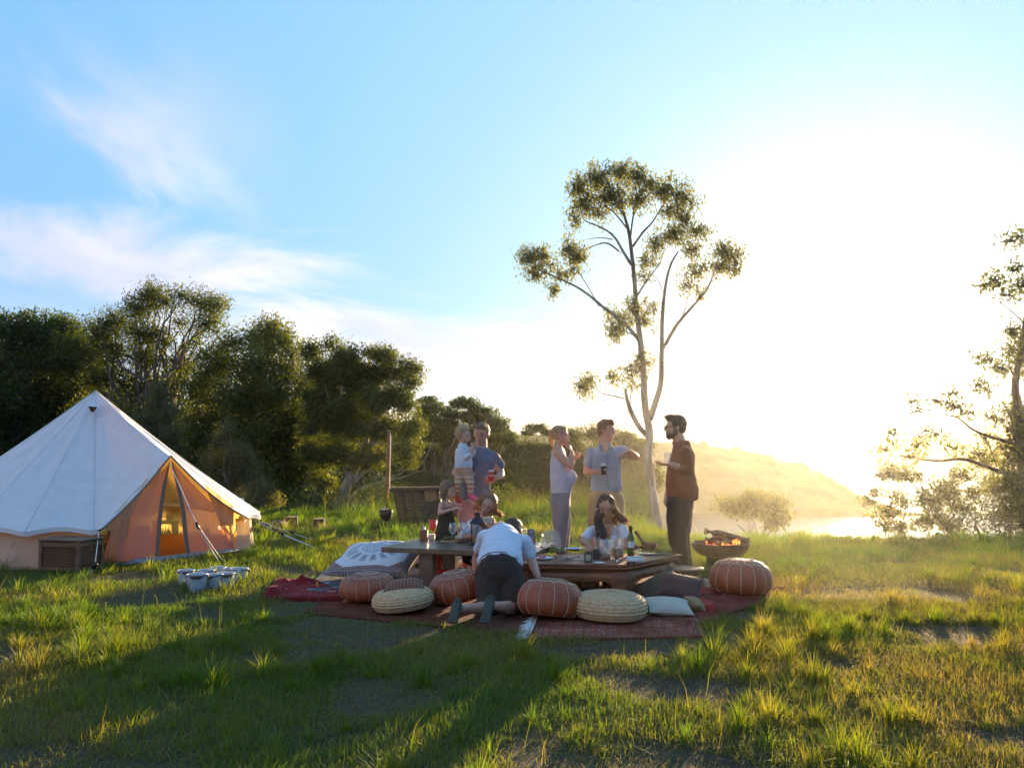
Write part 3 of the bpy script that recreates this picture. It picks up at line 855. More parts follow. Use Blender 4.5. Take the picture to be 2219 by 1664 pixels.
def grass_fn():
    rng = np.random.RandomState(5)
    CO, ID, SZ, CL = [], [], [], []
    off = 0

    def emit(x, y, h, w, phi, bend, col, three):
        nonlocal off
        keep = np.ones(len(x), dtype=bool)
        for poly in RUGAREA:
            mx, my = sum(q[0] for q in poly) / len(poly), sum(q[1] for q in poly) / len(poly)
            poly = [(mx + (q[0] - mx) * 0.95, my + (q[1] - my) * 0.93) for q in poly]
            keep &= ~inside_poly(x, y, poly)
        x, y, h, w, phi, bend, col = x[keep], y[keep], h[keep], w[keep], phi[keep], bend[keep], col[keep]
        co, idx, sz, k = blades(x, y, h, w, phi, bend, rng.uniform(-0.9, 0.9, len(x)), three)
        CO.append(co)
        ID.append(idx + off)
        SZ.append(sz)
        CL.append(np.repeat(col, k, axis=0))
        off += len(co)

    def scatter(n, y0, y1):
        # even on the ground inside the wedge the camera could see, with a margin
        y = np.sqrt(rng.rand(n) * (y1 ** 2 - y0 ** 2) + y0 ** 2)
        q = rng.uniform(-0.64, 0.64, n)
        return q * (y + 0.3), y

    def strawness(x, y):  # straw tone grows towards the right in front, with random patches
        d = 0.30 + 0.38 * sstep(-0.6, 2.6, x - 0.05 * y) * (1 - sstep(8.5, 11, y)) + 0.35 * snoise(np.stack([x, y], -1), 21, 3, 0.9)
        return np.clip(d, 0, 1)

    def colour(x, y, extra=0.0):
        n = len(x)
        d = np.clip(strawness(x, y) + extra + rng.normal(size=n) * 0.16, 0, 1)[:, None]
        g = np.array([0.072, 0.150, 0.014]) * rng.uniform(0.6, 1.35, n)[:, None]
        o = np.array([0.155, 0.180, 0.026]) * rng.uniform(0.7, 1.3, n)[:, None]
        b = np.array([0.26, 0.195, 0.09]) * rng.uniform(0.6, 1.3, n)[:, None]
        c = np.where(d < 0.5, g + (o - g) * d * 2, o + (b - o) * (d - 0.5) * 2)
        return c

    def cover(x, y):
        # 0 on bare soil patches, 1 in full sward
        v = snoise(np.stack([x, y * 1.0], -1), 31, 4, 1.5)
        c = sstep(-0.45, 0.15, v + 0.35 * sstep(9.0, 12.0, y) + 0.15 * (x < 0) + 0.30 * (x > 1.2))
        # trodden earth along the front of the rugs
        for (px, py, rx, ry) in ((640, 1318, 75, 20), (760, 1345, 110, 22), (900, 1372, 90, 16), (1560, 1385, 60, 20), (1330, 1410, 240, 14), (1640, 1340, 50, 16)):
            g = gnd(px, py)
            a = rx * g.y / FPX
            b = (gnd(px, py - ry) - gnd(px, py + ry)).length / 2
            d = np.sqrt(((x - g.x) / a) ** 2 + ((y - g.y) / b) ** 2) + 0.25 * v
            c = c * sstep(0.75, 1.25, d)
        return c

    # matted low grass
    for n, y0, y1, three, wk in ((260000, 3.6, 8.5, True, 1.0), (190000, 8.5, 13.0, False, 1.5), (130000, 13.0, 20.5, False, 2.3)):
        x, y = scatter(n, y0, y1)
        c = cover(x, y)
        k = rng.rand(n) < (0.38 + 0.62 * c)
        x, y, c = x[k], y[k], c[k]
        n = len(x)
        h = rng.uniform(0.022, 0.075, n) * (0.55 + 0.7 * c) * (1 + 0.5 * sstep(9, 13, y))
        dead = rng.rand(n) < 0.28 + 0.6 * (1 - c)
        h[dead] *= 1.2
        bend = np.where(dead, rng.uniform(1.2, 1.75, n), rng.uniform(0.15, 1.3, n))
        col = colour(x, y, np.where(dead, 0.45, -0.05))
        emit(x, y, h, rng.uniform(0.0025, 0.0048, n) * wk, rng.uniform(0, 6.283, n), bend, col, three)

    # tufts
    def tufts(nt, y0, y1, nb, h0, h1, rad, wk, three, thr=-0.1, seed=3, extra=-0.12):
        tx, ty = scatter(nt, y0, y1)
        v = snoise(np.stack([tx, ty], -1), 40 + seed, 3, 1.1)
        k = (v > thr + 0.28 * (np.abs(tx + 0.15) < 0.17 * ty + 0.2) * (ty < 7.6)) & (cover(tx, ty) > 0.35)
        tx, ty = tx[k], ty[k]
        sz = rng.uniform(0.55, 1.25, len(tx)) ** 1.3
        cnt = np.maximum(6, (nb * sz).astype(int))
        i = np.repeat(np.arange(len(tx)), cnt)
        n = len(i)
        a = rng.uniform(0, 6.283, n)
        r = np.abs(rng.normal(size=n)) * rad * sz[i]
        x, y = tx[i] + np.cos(a) * r, ty[i] + np.sin(a) * r
        h = rng.uniform(h0, h1, n) * sz[i] * (1 - 0.35 * np.clip(r / (rad * 2.5), 0, 1))
        lean = a + rng.normal(size=n) * 0.5
        bend = 0.10 + 0.75 * np.clip(r / (rad * 1.6), 0, 1) + np.abs(rng.normal(size=n)) * 0.22
        shade = rng.uniform(0.8, 1.2, len(tx))[i]
        col = colour(x, y, extra + rng.normal(size=len(tx))[i] * 0.12) * shade[:, None]
        emit(x, y, h, rng.uniform(0.003, 0.0055, n) * wk, lean, bend, col, three)

    tufts(700, 3.6, 8.5, 95, 0.09, 0.20, 0.050, 1.0, True, 0.0)
    tufts(900, 3.6, 8.5, 34, 0.05, 0.12, 0.030, 0.9, True, -0.5, 4)
    tufts(1500, 8.5, 13.5, 42, 0.09, 0.20, 0.06, 1.6, False, -0.1, 5)
    tufts(2600, 13.0, 19.5, 30, 0.12, 0.26, 0.07, 2.6, False, -0.4, 6, -0.2)
    # long seed stems standing up here and there
    x, y = scatter(600, 3.6, 12)
    n = len(x)
    emit(x, y, rng.uniform(0.14, 0.34, n), rng.uniform(0.002, 0.0035, n), rng.uniform(0, 6.283, n), rng.uniform(0.3, 1.2, n), colour(x, y, 0.30), True)
    co, idx, sz, cl = np.concatenate(CO), np.concatenate(ID), np.concatenate(SZ), np.concatenate(CL)
    me = fast_mesh('grass', co, idx, sz)
    color_attr(me, cl)
    link('grass', me, M['grass'], kind='stuff', label='tufted green and straw coloured meadow grass')

    # rank grass and seed heads standing at the edge of the meadow
    CO.clear(); ID.clear(); SZ.clear(); CL.clear()
    off = 0
    n = 20000
    q = rng.uniform(-0.64, 0.64, n)
    y = np.where(q < 0.12, rng.uniform(18.2, 21.5, n), rng.uniform(13.2, 14.6, n))
    x = q * y
    k = snoise(np.stack([x, y], -1), 51, 3, 0.9) > -0.05
    x, y = x[k], y[k]
    n = len(x)
    seed = rng.rand(n) < 0.04
    h = np.where(seed, rng.uniform(0.4, 0.75, n), rng.uniform(0.15, 0.4, n)) * np.where(x / y > 0.12, 0.55, 1.0)
    emit(x, y, h, rng.uniform(0.008, 0.014, n), rng.uniform(0, 6.283, n), rng.uniform(0.15, 0.9, n), colour(x, y, np.where(seed, 0.35, -0.40)), True)
    me = fast_mesh('tall_grass', np.concatenate(CO), np.concatenate(ID), np.concatenate(SZ))
    color_attr(me, np.concatenate(CL))
    link('tall_grass', me, M['grass'], kind='stuff', label='tall seeding grass along the edge of the meadow')


# ---------------------------------------------------------------- more helpers for things
def set_uv(me, uv):
    lay = me.uv_layers.new(name='UVMap')
    li = np.empty(len(me.loops), dtype=np.int32)
    me.loops.foreach_get('vertex_index', li)
    lay.data.foreach_set('uv', np.asarray(uv, dtype=np.float32)[li].ravel())


def place(root, loc, rot=(0, 0, 0), scale=None):
    root.location = loc
    root.rotation_euler = rot
    if scale:
        root.scale = (scale, scale, scale)
    return root


def copy_thing(root, loc, rot=None, label=None, scale=None, group=None):
    r = root.copy()
    COL.objects.link(r)
    r.location = loc
    if rot is not None:
        r.rotation_euler = rot
    if scale:
        r.scale = (scale, scale, scale)
    if label:
        r['label'] = label
    if group:
        r['group'] = group
    for ch in list(root.children):
        c = ch.copy()
        COL.objects.link(c)
        c.parent = r
        for g in list(ch.children):
            d = g.copy()
            COL.objects.link(d)
            d.parent = c
    return r


def rope(name, pts, r, mat, parent, n=6, **k):
    mb = MB()
    mb.tube(pts, r, n)
    return mb.obj(name, mat, parent, **k)


def sag_line(a, b, sag, n=10):
    a, b = Vector(a), Vector(b)
    return [a + (b - a) * (i / (n - 1)) - Vector((0, 0, sag * math.sin(math.pi * i / (n - 1)))) for i in range(n)]


def mat_fabric(name, col, weave=220.0, var=0.10, trans=0.0, tcol=None, rough=0.85, bump=0.25, sheen=0.04, fold=0.0):
    """woven cloth; part of the light goes through when trans > 0"""
    m, N = new_mat(name)
    o = N.n('ShaderNodeTexCoord').outputs['Object']
    nz = N.noise(o, 7.0, 5.0, 0.6).outputs[0]
    fine = N.noise(o, weave, 2.0, 0.5).outputs[0]
    c = N.mix(N.smooth(nz, 0.3, 0.7), tuple(x * (1 - var) for x in col), tuple(min(1, x * (1 + var)) for x in col))
    c = N.mix(N.math('MULTIPLY', fine, 0.25), c, tuple(x * 0.6 for x in col))
    h = N.math('ADD', N.math('MULTIPLY', fine, 0.25), N.math('MULTIPLY', N.noise(o, 9.0, 3.0, 0.5, 0.8).outputs[0], fold))
    bp = N.n('ShaderNodeBump', {'Height': h, 'Strength': bump, 'Distance': 0.025})
    p = N.n('ShaderNodeBsdfPrincipled', {'Base Color': c, 'Roughness': rough, 'Normal': bp, 'Sheen Weight': sheen, 'Specular IOR Level': 0.2})
    if trans > 0:
        t = N.n('ShaderNodeBsdfTranslucent', {0: tcol or col, 'Normal': bp})
        p = N.n('ShaderNodeMixShader', {0: trans, 1: p.outputs[0], 2: t.outputs[0]})
    N.n('ShaderNodeOutputMaterial', {0: p})
    return m


def mat_wood(name, light, dark, axis=0, scale=3.0, rough=0.45, coat=0.0, spec=0.5):
    m, N = new_mat(name)
    o = N.n('ShaderNodeTexCoord').outputs['Object']
    sc = [9.0, 9.0, 9.0]
    sc[axis] = 0.7
    v = N.n('ShaderNodeMapping', {0: o, 3: tuple(sc)}).outputs[0]
    nz = N.noise(v, scale, 6.0, 0.65, 0.4).outputs[0]
    c = N.mix(N.smooth(nz, 0.32, 0.68), dark, light)
    bp = N.n('ShaderNodeBump', {'Height': nz, 'Strength': 0.25, 'Distance': 0.004})
    N.n('ShaderNodeOutputMaterial', {0: N.n('ShaderNodeBsdfPrincipled', {'Base Color': c, 'Roughness': rough, 'Coat Weight': coat, 'Specular IOR Level': spec, 'Normal': bp})})
    return m


M['canvas'] = mat_fabric('tent canvas', (0.76, 0.765, 0.76), 300, 0.05, 0.13, (0.95, 0.50, 0.10), 0.9, 0.2, 0.0)
M['canvas_wall'] = mat_fabric('tent wall canvas', (0.70, 0.60, 0.47), 300, 0.08, 0.42, (1.0, 0.62, 0.16), 0.9, 0.2, 0.0)
m, N = new_mat('tent door netting')
o = N.n('ShaderNodeTexCoord').outputs['Object']
nz = N.noise(o, 3.0, 3.0).outputs[0]
d = N.n('ShaderNodeBsdfDiffuse', {0: N.mix(nz, (0.85, 0.50, 0.50), (0.88, 0.56, 0.55))})
t = N.n('ShaderNodeBsdfTranslucent', {0: (1.0, 0.62, 0.62, 1)})
x = N.n('ShaderNodeMixShader', {0: 0.62, 1: d.outputs[0], 2: t.outputs[0]})
x = N.n('ShaderNodeMixShader', {0: 0.07, 1: x.outputs[0], 2: N.n('ShaderNodeBsdfTransparent').outputs[0]})
N.n('ShaderNodeOutputMaterial', {0: x})
M['door_mesh'] = m
M['taupe'] = mat_fabric('taupe binding', (0.30, 0.26, 0.21), 250, 0.08, 0.1, (0.3, 0.22, 0.14))
M['sheet'] = mat_basic('blue grey groundsheet', (0.20, 0.25, 0.32), 0.45, 0.15, 8, 0.2, 30)
M['rope'] = mat_basic('white cord', (0.75, 0.73, 0.68), 0.7)
M['black'] = mat_basic('black plastic', (0.015, 0.015, 0.017), 0.4)
M['iron'] = mat_basic('dark iron', (0.035, 0.030, 0.027), 0.65, 0.3, 20, 0.3, 60, 0.6)
M['rust'] = mat_basic('rusted steel', (0.20, 0.085, 0.035), 0.85, 0.4, 14, 0.4, 60, 0.2)
M['darkwood'] = mat_wood('dark weathered wood', (0.085, 0.050, 0.032), (0.028, 0.018, 0.012), 0, 3, 0.8)
M['crate'] = mat_wood('brown slatted wood', (0.22, 0.11, 0.05), (0.09, 0.045, 0.022), 0, 4, 0.6)


# ---------------------------------------------------------------- bell tent
def bell_tent():
    C = Vector((-5.98, 12.9, 0))
    AP = Vector((-5.98, 12.9, 2.25))
    R, RW, HW = 2.35, 2.18, 0.47
    root = empty('bell_tent', (C.x, C.y, 0), 'large cream canvas bell tent with its netted doorway glowing orange inside', 'tent')
    CL = at(214, 1151, 10.75)
    CR = at(548, 1127, 12.45)
    P = at(370, 986, 11.25)
    aL = math.atan2(CL.y - C.y, CL.x - C.x)
    aR = math.atan2(CR.y - C.y, CR.x - C.x)
    step = 2 * math.pi / 20
    n_out = 150
    E, kind = [], []
    # around the back from the right corner to the left one
    for i in range(n_out + 1):
        a = aR + (aL + 2 * math.pi - aR) * i / n_out
        ph = ((a - aR) / step) % 1.0
        sc_ = math.sin(math.pi * ph)
        rr = R - 0.10 * sc_
        E.append(Vector((C.x + rr * math.cos(a), C.y + rr * math.sin(a), HW - 0.03 + 0.05 * sc_)))
        kind.append(0.0)
    # front: left corner, door peak, right corner; the hems hang in gentle curves
    nf = 22
    for i in range(1, nf + 1):
        t = i / nf
        p = CL + (P - CL) * t
        p.z -= 0.05 * math.sin(math.pi * t)
        E.append(p)
        kind.append(t)
    for i in range(1, nf):
        t = i / nf
        p = P + (CR - P) * t
        p.z -= 0.085 * math.sin(math.pi * t)
        E.append(p)
        kind.append(1 - t)
    m_ = len(E)
    nt = 30
    rng = np.random.RandomState(3)
    vs = []
    for j in range(nt + 1):
        t = j / nt
        for i, e in enumerate(E):
            p = AP + (e - AP) * t
            a = math.atan2(e.y - C.y, e.x - C.x)
            sag = 0.055 * math.sin(math.pi * t)
            # cloth pulled into folds towards the corners of the door
            f = kind[i] * (1 - kind[i]) * 4
            sag += f * 0.10 * math.sin(math.pi * min(1, t)) * (0.5 + 0.5 * t)
            right = i > n_out + nf
            if right:
                sag += 0.06 * math.sin(t * 9 + kind[i] * 11) * t * (1 - t) * 3 * (0.3 + f)
            elif kind[i] > 0:
                sag += 0.02 * math.sin(t * 6 - kind[i] * 16) * t * kind[i] * 1.5
            seam = 0.010 * math.cos((a - aR) / step * 2 * math.pi)
            p.z -= sag
            out = Vector((math.cos(a), math.sin(a), 0.6))
            p += out * (seam * t * (1 - 0.5 * t)) + out * (0.012 * math.sin(a * 31 + t * 7) * t * (1 - t) * 2)
            vs.append(p)
    fs = []
    for j in range(nt):
        for i in range(m_):
            k = (i + 1) % m_
            fs.append((j * m_ + i, j * m_ + k, (j + 1) * m_ + k, (j + 1) * m_ + i))
    mb = MB()
    mb.add(vs, fs)
    mb.obj('roof', M['canvas'], root)
    # hem strip hanging below the eave
    hb = MB()
    hv = []
    for i, e in enumerate(E[:n_out + 1]):
        hv += [e + Vector((0, 0, 0.004)), e - Vector((0, 0, 0.05))]
    hb.add(hv, [(2 * i, 2 * i + 1, 2 * i + 3, 2 * i + 2) for i in range(n_out)])
    hb.obj('eave_hem', M['canvas'], root)
    # radial seams
    sb = MB()
    for s_ in range(0, 19):
        a = aR + s_ * step
        if a > aL + 2 * math.pi:
            break
        e = Vector((C.x + R * math.cos(a), C.y + R * math.sin(a), HW - 0.03))
        pts = []
        for j in range(nt + 1):
            t = j / nt
            p = AP + (e - AP) * t
            out = Vector((math.cos(a), math.sin(a), 0.6))
            p.z -= 0.055 * math.sin(math.pi * t)
            p += out * (0.010 * t * (1 - 0.5 * t) + 0.003)
            pts.append(p)
        sb.tube(pts, 0.003, 4)
    sb.obj('seams', M['canvas'], root)
    # side wall, with soft folds
    wv, wf = [], []
    nw = 220
    for i in range(nw + 1):
        a = aR + 0.06 + (aL - 0.02 + 2 * math.pi - aR - 0.06) * i / nw
        ph = ((a - aR) / step) % 1.0
        for j in range(6):
            t = j / 5
            rr = RW + 0.05 * t * 0 + 0.02 * math.sin(a * 40) * t + 0.03 * math.cos(2 * math.pi * ph) * (1 - t) + 0.05 * t * t
            wv.append(Vector((C.x + rr * math.cos(a), C.y + rr * math.sin(a), (HW - 0.01 + 0.03 * math.sin(math.pi * ph)) * (1 - t))))
    for i in range(nw):
        for j in range(5):
            wf.append((i * 6 + j, i * 6 + j + 1, (i + 1) * 6 + j + 1, (i + 1) * 6 + j))
    mb = MB()
    mb.add(wv, wf)
    mb.obj('wall', M['canvas_wall'], root)
    # doorway: feet of the A frame on the ground
    DL, DR = gnd(262, 1219), gnd(508, 1196)
    P2 = P + Vector((-0.10, 0.14, -0.10))
    inner = Vector((C.x - DL.x, C.y - DL.y, 0)).normalized()
    nrm = (DR - DL).cross(P2 - DL).normalized()

    def dp(px, py, push=0.0):
        """the point of the door plane seen at (px, py)"""
        o = Vector((0, 0, CAM_Z))
        d = at(px, py, 1.0) - o
        return o + d * ((DL - o).dot(nrm) / d.dot(nrm)) + inner * push

    def poly_at(pl, t):
        k = t * (len(pl) - 1)
        i = min(int(k), len(pl) - 2)
        f = k - i
        return (pl[i][0] + (pl[i + 1][0] - pl[i][0]) * f, pl[i][1] + (pl[i + 1][1] - pl[i][1]) * f)
    outL = [(252, 1224), (262, 1165), (272, 1106), (322, 1056), (369, 1000)]
    innL = [(343, 1211), (347, 1160), (352, 1106), (359, 1052), (368, 1000)]
    innR = [(404, 1204), (397, 1160), (392, 1106), (381, 1052), (371, 1000)]
    outR = [(510, 1196), (492, 1150), (475, 1106), (424, 1056), (373, 1000)]

    def sheet(pa, pb, name, mat, n=14, m2=10, push=0.0, wav=0.012):
        vs = []
        for j in range(n):
            t = j / (n - 1)
            a, b = poly_at(pa, t), poly_at(pb, t)
            for i in range(m2):
                s = i / (m2 - 1)
                vs.append(dp(a[0] + (b[0] - a[0]) * s, a[1] + (b[1] - a[1]) * s, push + wav * math.sin(s * 9 + t * 4)))
        mb = MB()
        mb.add(vs, [(j * m2 + i, j * m2 + i + 1, (j + 1) * m2 + i + 1, (j + 1) * m2 + i) for j in range(n - 1) for i in range(m2 - 1)])
        return mb.obj(name, mat, root)
    sheet(outL, innL, 'door_net', M['door_mesh'])
    sheet(innR, outR, 'door_net', M['door_mesh'])
    wl = [8, 9, 9, 8, 2]
    sheet([(x - w, y) for (x, y), w in zip(innL, wl)], innL, 'door_binding', M['taupe'], m2=3, push=-0.02, wav=0.0)
    sheet(innR, [(x + w, y) for (x, y), w in zip(innR, wl)], 'door_binding', M['taupe'], m2=3, push=-0.02, wav=0.0)
    # hem binding along the peak edges under the roof
    mb = MB()
    mb.tube([E[n_out + i] - Vector((0, 0, 0.008)) for i in range(0, 2 * nf)], 0.012, 6)
    mb.obj('door_piping', M['taupe'], root)
    # canvas door flaps tied back on either side
    for side, (pa, pb, pc, Yt) in enumerate([((246, 1108), (272, 1106), (238, 1217), 11.0), ((470, 1108), (505, 1128), (510, 1192), 12.0)]):
        A, B = at(pa[0], pa[1], Yt), at(pb[0], pb[1], Yt)
        top = P2 + Vector((0.02, 0.03, 0)) if side else P2
        F = gnd(pc[0], pc[1])
        vs, fs = [], []
        for j in range(14):
            t = j / 13
            # hangs from the hem, gathers at the tie and spreads again
            if side == 0:
                a = CL + (P - CL) * (0.12 + 0.55 * (1 - t)) if t < 0.01 else None
            for i in range(9):
                s = i / 8
                if side == 0:
                    up = CL + (P - CL) * (0.10 + 0.62 * s)
                    lo = gnd(228, 1221) + (gnd(262, 1219) - gnd(228, 1221)) * s
                    tie = at(268, 1120, 10.95)
                else:
                    up = P + (CR - P) * (0.40 + 0.38 * s)
                    lo = gnd(500, 1197) + (gnd(514, 1196) - gnd(500, 1197)) * s
                    tie = at(500, 1140, 12.0)
                k = math.exp(-((t - 0.45) / 0.22) ** 2) * (0.65 if side == 0 else 0.35)
                p = up + (lo - up) * t
                p = p + (tie - p) * k * 0.6
                p += inner * (0.07 + 0.02 * math.sin(s * 14 + t * 3))
                vs.append(p)
        for j in range(13):
            for i in range(8):
                fs.append((j * 9 + i, j * 9 + i + 1, (j + 1) * 9 + i + 1, (j + 1) * 9 + i))
        mb = MB()
        mb.add(vs, fs)
        mb.obj('door_flap', M['canvas_wall'], root)
        rope('flap_tie', [at(266, 1112, 10.9), at(272, 1116, 10.85), at(276, 1109, 10.85)] if side == 0 else [at(514, 1138, 11.9), at(510, 1150, 11.85), at(506, 1160, 11.9)], 0.006, M['taupe'], root)
    wr = MB()
    A0, B0 = gnd(511, 1196), gnd(541, 1192)
    vs = []
    for i in range(8):
        g = A0 + (B0 - A0) * (i / 7)
        vs += [g, g + Vector((0, 0, 0.24)), g + Vector((-0.02, 0, 0.46))]
    wr.add(vs, [(3 * i + k, 3 * i + 3 + k, 3 * i + 4 + k, 3 * i + 1 + k) for i in range(7) for k in (0, 1)])
    wr.obj('wall', M['canvas_wall'], root)
    # centre pole and A poles
    mb = MB()
    mb.tube([(C.x, C.y, 0), (C.x, C.y, 2.22)], 0.018, 8)
    mb.obj('centre_pole', M['rope'], root)
    # groundsheet lip
    mb = MB()
    pts = [gnd(250, 1229), gnd(300, 1224), gnd(370, 1216), gnd(440, 1207), gnd(515, 1197)]
    mb.tube([p + Vector((0, 0, 0.03)) for p in pts], [0.035, 0.055, 0.05, 0.05, 0.03], 10, 1.2)
    mb.obj('groundsheet_lip', M['sheet'], root)
    mb = MB()
    vs = [Vector((C.x, C.y, 0.012))] + [Vector((C.x + (RW - 0.02) * math.cos(a), C.y + (RW - 0.02) * math.sin(a), 0.012)) for a in np.linspace(0, 2 * math.pi, 61)[:-1]]
    mb.add(vs, [(0, i + 1, (i + 1) % 60 + 1) for i in range(60)])
    mb.obj('floor_mat', mat_basic('orange brown matting', (0.35, 0.14, 0.05), 0.9), root)
    # vent: dark patch painting the shade of an opening under a little hood, and a flap on the other side
    vc = at(200, 884, 12.35)
    mb = MB()
    A, B, T_ = at(190, 880, 12.42), at(212, 882, 12.42), at(200, 866, 12.6)
    tip = at(200, 881, 12.25)
    mb.add([A, B, T_, tip], [(0, 3, 2), (3, 1, 2)])
    mb.obj('vent_hood', M['canvas'], root)
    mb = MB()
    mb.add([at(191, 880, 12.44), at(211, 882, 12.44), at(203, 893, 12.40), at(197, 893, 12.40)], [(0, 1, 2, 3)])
    mb.obj('vent_shade_patch', mat_basic('painted vent shade', (0.10, 0.045, 0.02), 0.9), root)
    mb = MB()
    mb.add([at(243, 876, 12.9), at(262, 890, 12.9), at(256, 896, 12.85), at(240, 884, 12.85)], [(0, 1, 2, 3)])
    mb.obj('vent_hood', M['canvas'], root)
    # guy lines with black sliders
    def guy(a, b, slider=None, r=0.0055, peg=True):
        rope('guy_line', sag_line(a, b, 0.01), r, M['rope'], root)
        if slider is not None:
            a, b = Vector(a), Vector(b)
            p = a + (b - a) * slider
            d = (b - a).normalized()
            m2 = MB()
            m2.bar(p - d * 0.045, p + d * 0.045, 0.022, 0.026)
            m2.obj('slider', M['black'], root)
    Lp = gnd(187, 1246)
    guy(CL, at(206, 1222, 10.15), None)
    guy(at(206, 1222, 10.15), gnd(186, 1248), 0.1)
    guy(at(208, 1224, 10.15), gnd(191, 1246), 0.1)
    guy(P - Vector((0, 0, 0.12)), at(430, 1143, 10.9), 0.97)
    guy(at(430, 1143, 10.9), gnd(478, 1222))
    guy(at(432, 1143, 10.9), gnd(487, 1220))
    guy(CR, gnd(692, 1189), 0.32)
    guy(CR + Vector((0.0, 0.02, -0.01)), gnd(690, 1190), 0.42)
    guy(at(556, 1126, 13.2), gnd(705, 1178), 0.5)
    guy(at(34, 1172, 10.6), gnd(-14, 1225), None)
    for q in ((187, 1247), (478, 1222), (487, 1220), (692, 1189), (705, 1178), (-14, 1225)):
        g = gnd(*q)
        m2 = MB()
        m2.tube([g + Vector((0, 0, -0.02)), g + Vector((0.01, 0, 0.05)), g + Vector((0.03, 0, 0.055))], 0.005, 5)
        m2.obj('peg', M['iron'], root)
    # things inside, seen as shapes through the nets: a low bed and a chest
    b1 = MB()
    b1.box((-5.10, 12.1, 0.19), (0.36, 0.7, 0.37), 0.1, bevel=0.05)
    tag(b1.obj('padded_seat', mat_fabric('bed linen', (0.36, 0.34, 0.42))), 'padded seat inside the tent, a shape behind the left door net', 'seat')
    b2 = MB()
    b2.box((-4.28, 13.0, 0.09), (0.36, 0.3, 0.17), 0.2, bevel=0.03)
    tag(b2.obj('chest', M['crate']), 'low chest inside the tent, a shape behind the right door net', 'chest')
    RUGAREA.append([(C.x + 2.3 * math.cos(a), C.y + 2.3 * math.sin(a)) for a in np.linspace(0, 2 * math.pi, 41)[:-1]])



bell_tent()


# ---------------------------------------------------------------- slatted box beside the tent
def slatted_box():
    L, Rr = gnd(82, 1241), gnd(176, 1243)
    w = (Rr - L).length
    root = empty('slatted_box', (0, 0, 0), 'brown wooden box with louvred sides standing against the tent wall', 'box')
    d, h = 0.42, 0.36
    mb = MB()
    for x in (0.02, w - 0.02):
        for y in (0.02, d - 0.02):
            mb.box((x, y, h / 2), (0.04, 0.04, h))
    mb.box((w / 2, d / 2, 0.06), (w - 0.05, d - 0.05, 0.02))
    for y in (0.018, d - 0.018):
        mb.box((w / 2, y, h - 0.035), (w - 0.08, 0.03, 0.05))
        mb.box((w / 2, y, 0.05), (w - 0.08, 0.03, 0.04))
    for x in (0.018, w - 0.018):
        mb.box((x, d / 2, h - 0.035), (0.03, d - 0.08, 0.05))
        mb.box((x, d / 2, 0.05), (0.03, d - 0.08, 0.04))
    auto_smooth(mb.obj('frame', M['crate'], root, smooth=False))
    mb = MB()
    mb.box((w / 2, d / 2, h + 0.012), (w + 0.02, d + 0.02, 0.022), bevel=0.004)
    mb.obj('lid', M['crate'], root, smooth=False)
    n = 13
    R1 = Matrix.Rotation(math.radians(35), 3, 'X')
    s1 = MB().box((0, 0, 0), (w - 0.08, 0.022, 0.006), R1).mesh('slat', False)
    s2 = MB().box((0, 0, 0), (0.022, d - 0.08, 0.006), Matrix.Rotation(math.radians(-35), 3, 'Y')).mesh('slat', False)
    for i in range(n):
        z = 0.085 + i * (h - 0.155) / (n - 1)
        a = link('slat', s1, M['crate'], root)
        a.location = (w / 2, 0.022, z)
        b = link('slat', s2, M['crate'], root)
        b.location = (w - 0.022, d / 2, z)
    ang = math.atan2(Rr.y - L.y, Rr.x - L.x)
    place(root, L, (0, 0, ang - 0.10))


slatted_box()


# ---------------------------------------------------------------- white pails in the grass
def pails():
    m = mat_basic('white enamel', (0.42, 0.47, 0.52), 0.35, 0.08, 10, 0.05)
    root = empty('pail', (0, 0, 0), '', 'pail', 'white pails standing together in the grass')
    mb = MB()
    prof = [(0.001, 0.004), (0.070, 0.0), (0.074, 0.006), (0.088, 0.135), (0.088, 0.15), (0.094, 0.152), (0.094, 0.160), (0.086, 0.158), (0.084, 0.135), (0.070, 0.01), (0.001, 0.01)]
    mb.lathe(prof, n=26, closed=False)
    mb.obj('body', m, root)
    mb = MB()
    mb.tube([Vector((0.093 * math.cos(a), -0.093 * math.sin(a) * 0.98, 0.15 - 0.012 * math.sin(a))) for a in np.linspace(0, math.pi, 13)], 0.0022, 5)
    mb.obj('handle', M['iron'], root)
    mb = MB()
    mb.tube([Vector((0.102 * math.cos(a), -0.100 * math.sin(a), 0.138)) for a in np.linspace(1.1, 2.04, 6)], 0.012, 8)
    mb.obj('grip', M['darkwood'], root)
    for sx in (-1, 1):
        mb = MB()
        mb.box((0.093 * sx, 0, 0.143), (0.012, 0.026, 0.03), bevel=0.003)
        mb.obj('lug', m, root)
    spots = [(397, 1268, 0.5, 0.94, 'white pail at the left end of the cluster, partly hidden by grass blades'),
             (421, 1284, 0.25, 1.1, 'frontmost white pail of the cluster, its dark grip turned left'),
             (441, 1268, 1.4, 0.95, 'white pail just behind the frontmost one'),
             (458, 1278, -0.3, 0.95, 'white pail in the front row, just right of the frontmost one'),
             (484, 1276, 0.5, 0.95, 'white pail with a sunlit edge and a dark grip facing the camera'),
             (468, 1259, 2.2, 0.9, 'white pail in the middle of the back row'),
             (497, 1264, 2.8, 0.95, 'white pail second from the right end of the back row'),
             (514, 1266, 1.9, 1.0, 'white pail at the right end of the cluster with its side in the sun')]
    for i, (px, py, rz, s, lab) in enumerate(spots):
        g = gnd(px, py)
        g.y += 0.07
        if i == 0:
            place(root, g, (0, 0, rz), s)
            root['label'] = lab
        else:
            copy_thing(root, g, (0, 0, rz), lab, s)


pails()


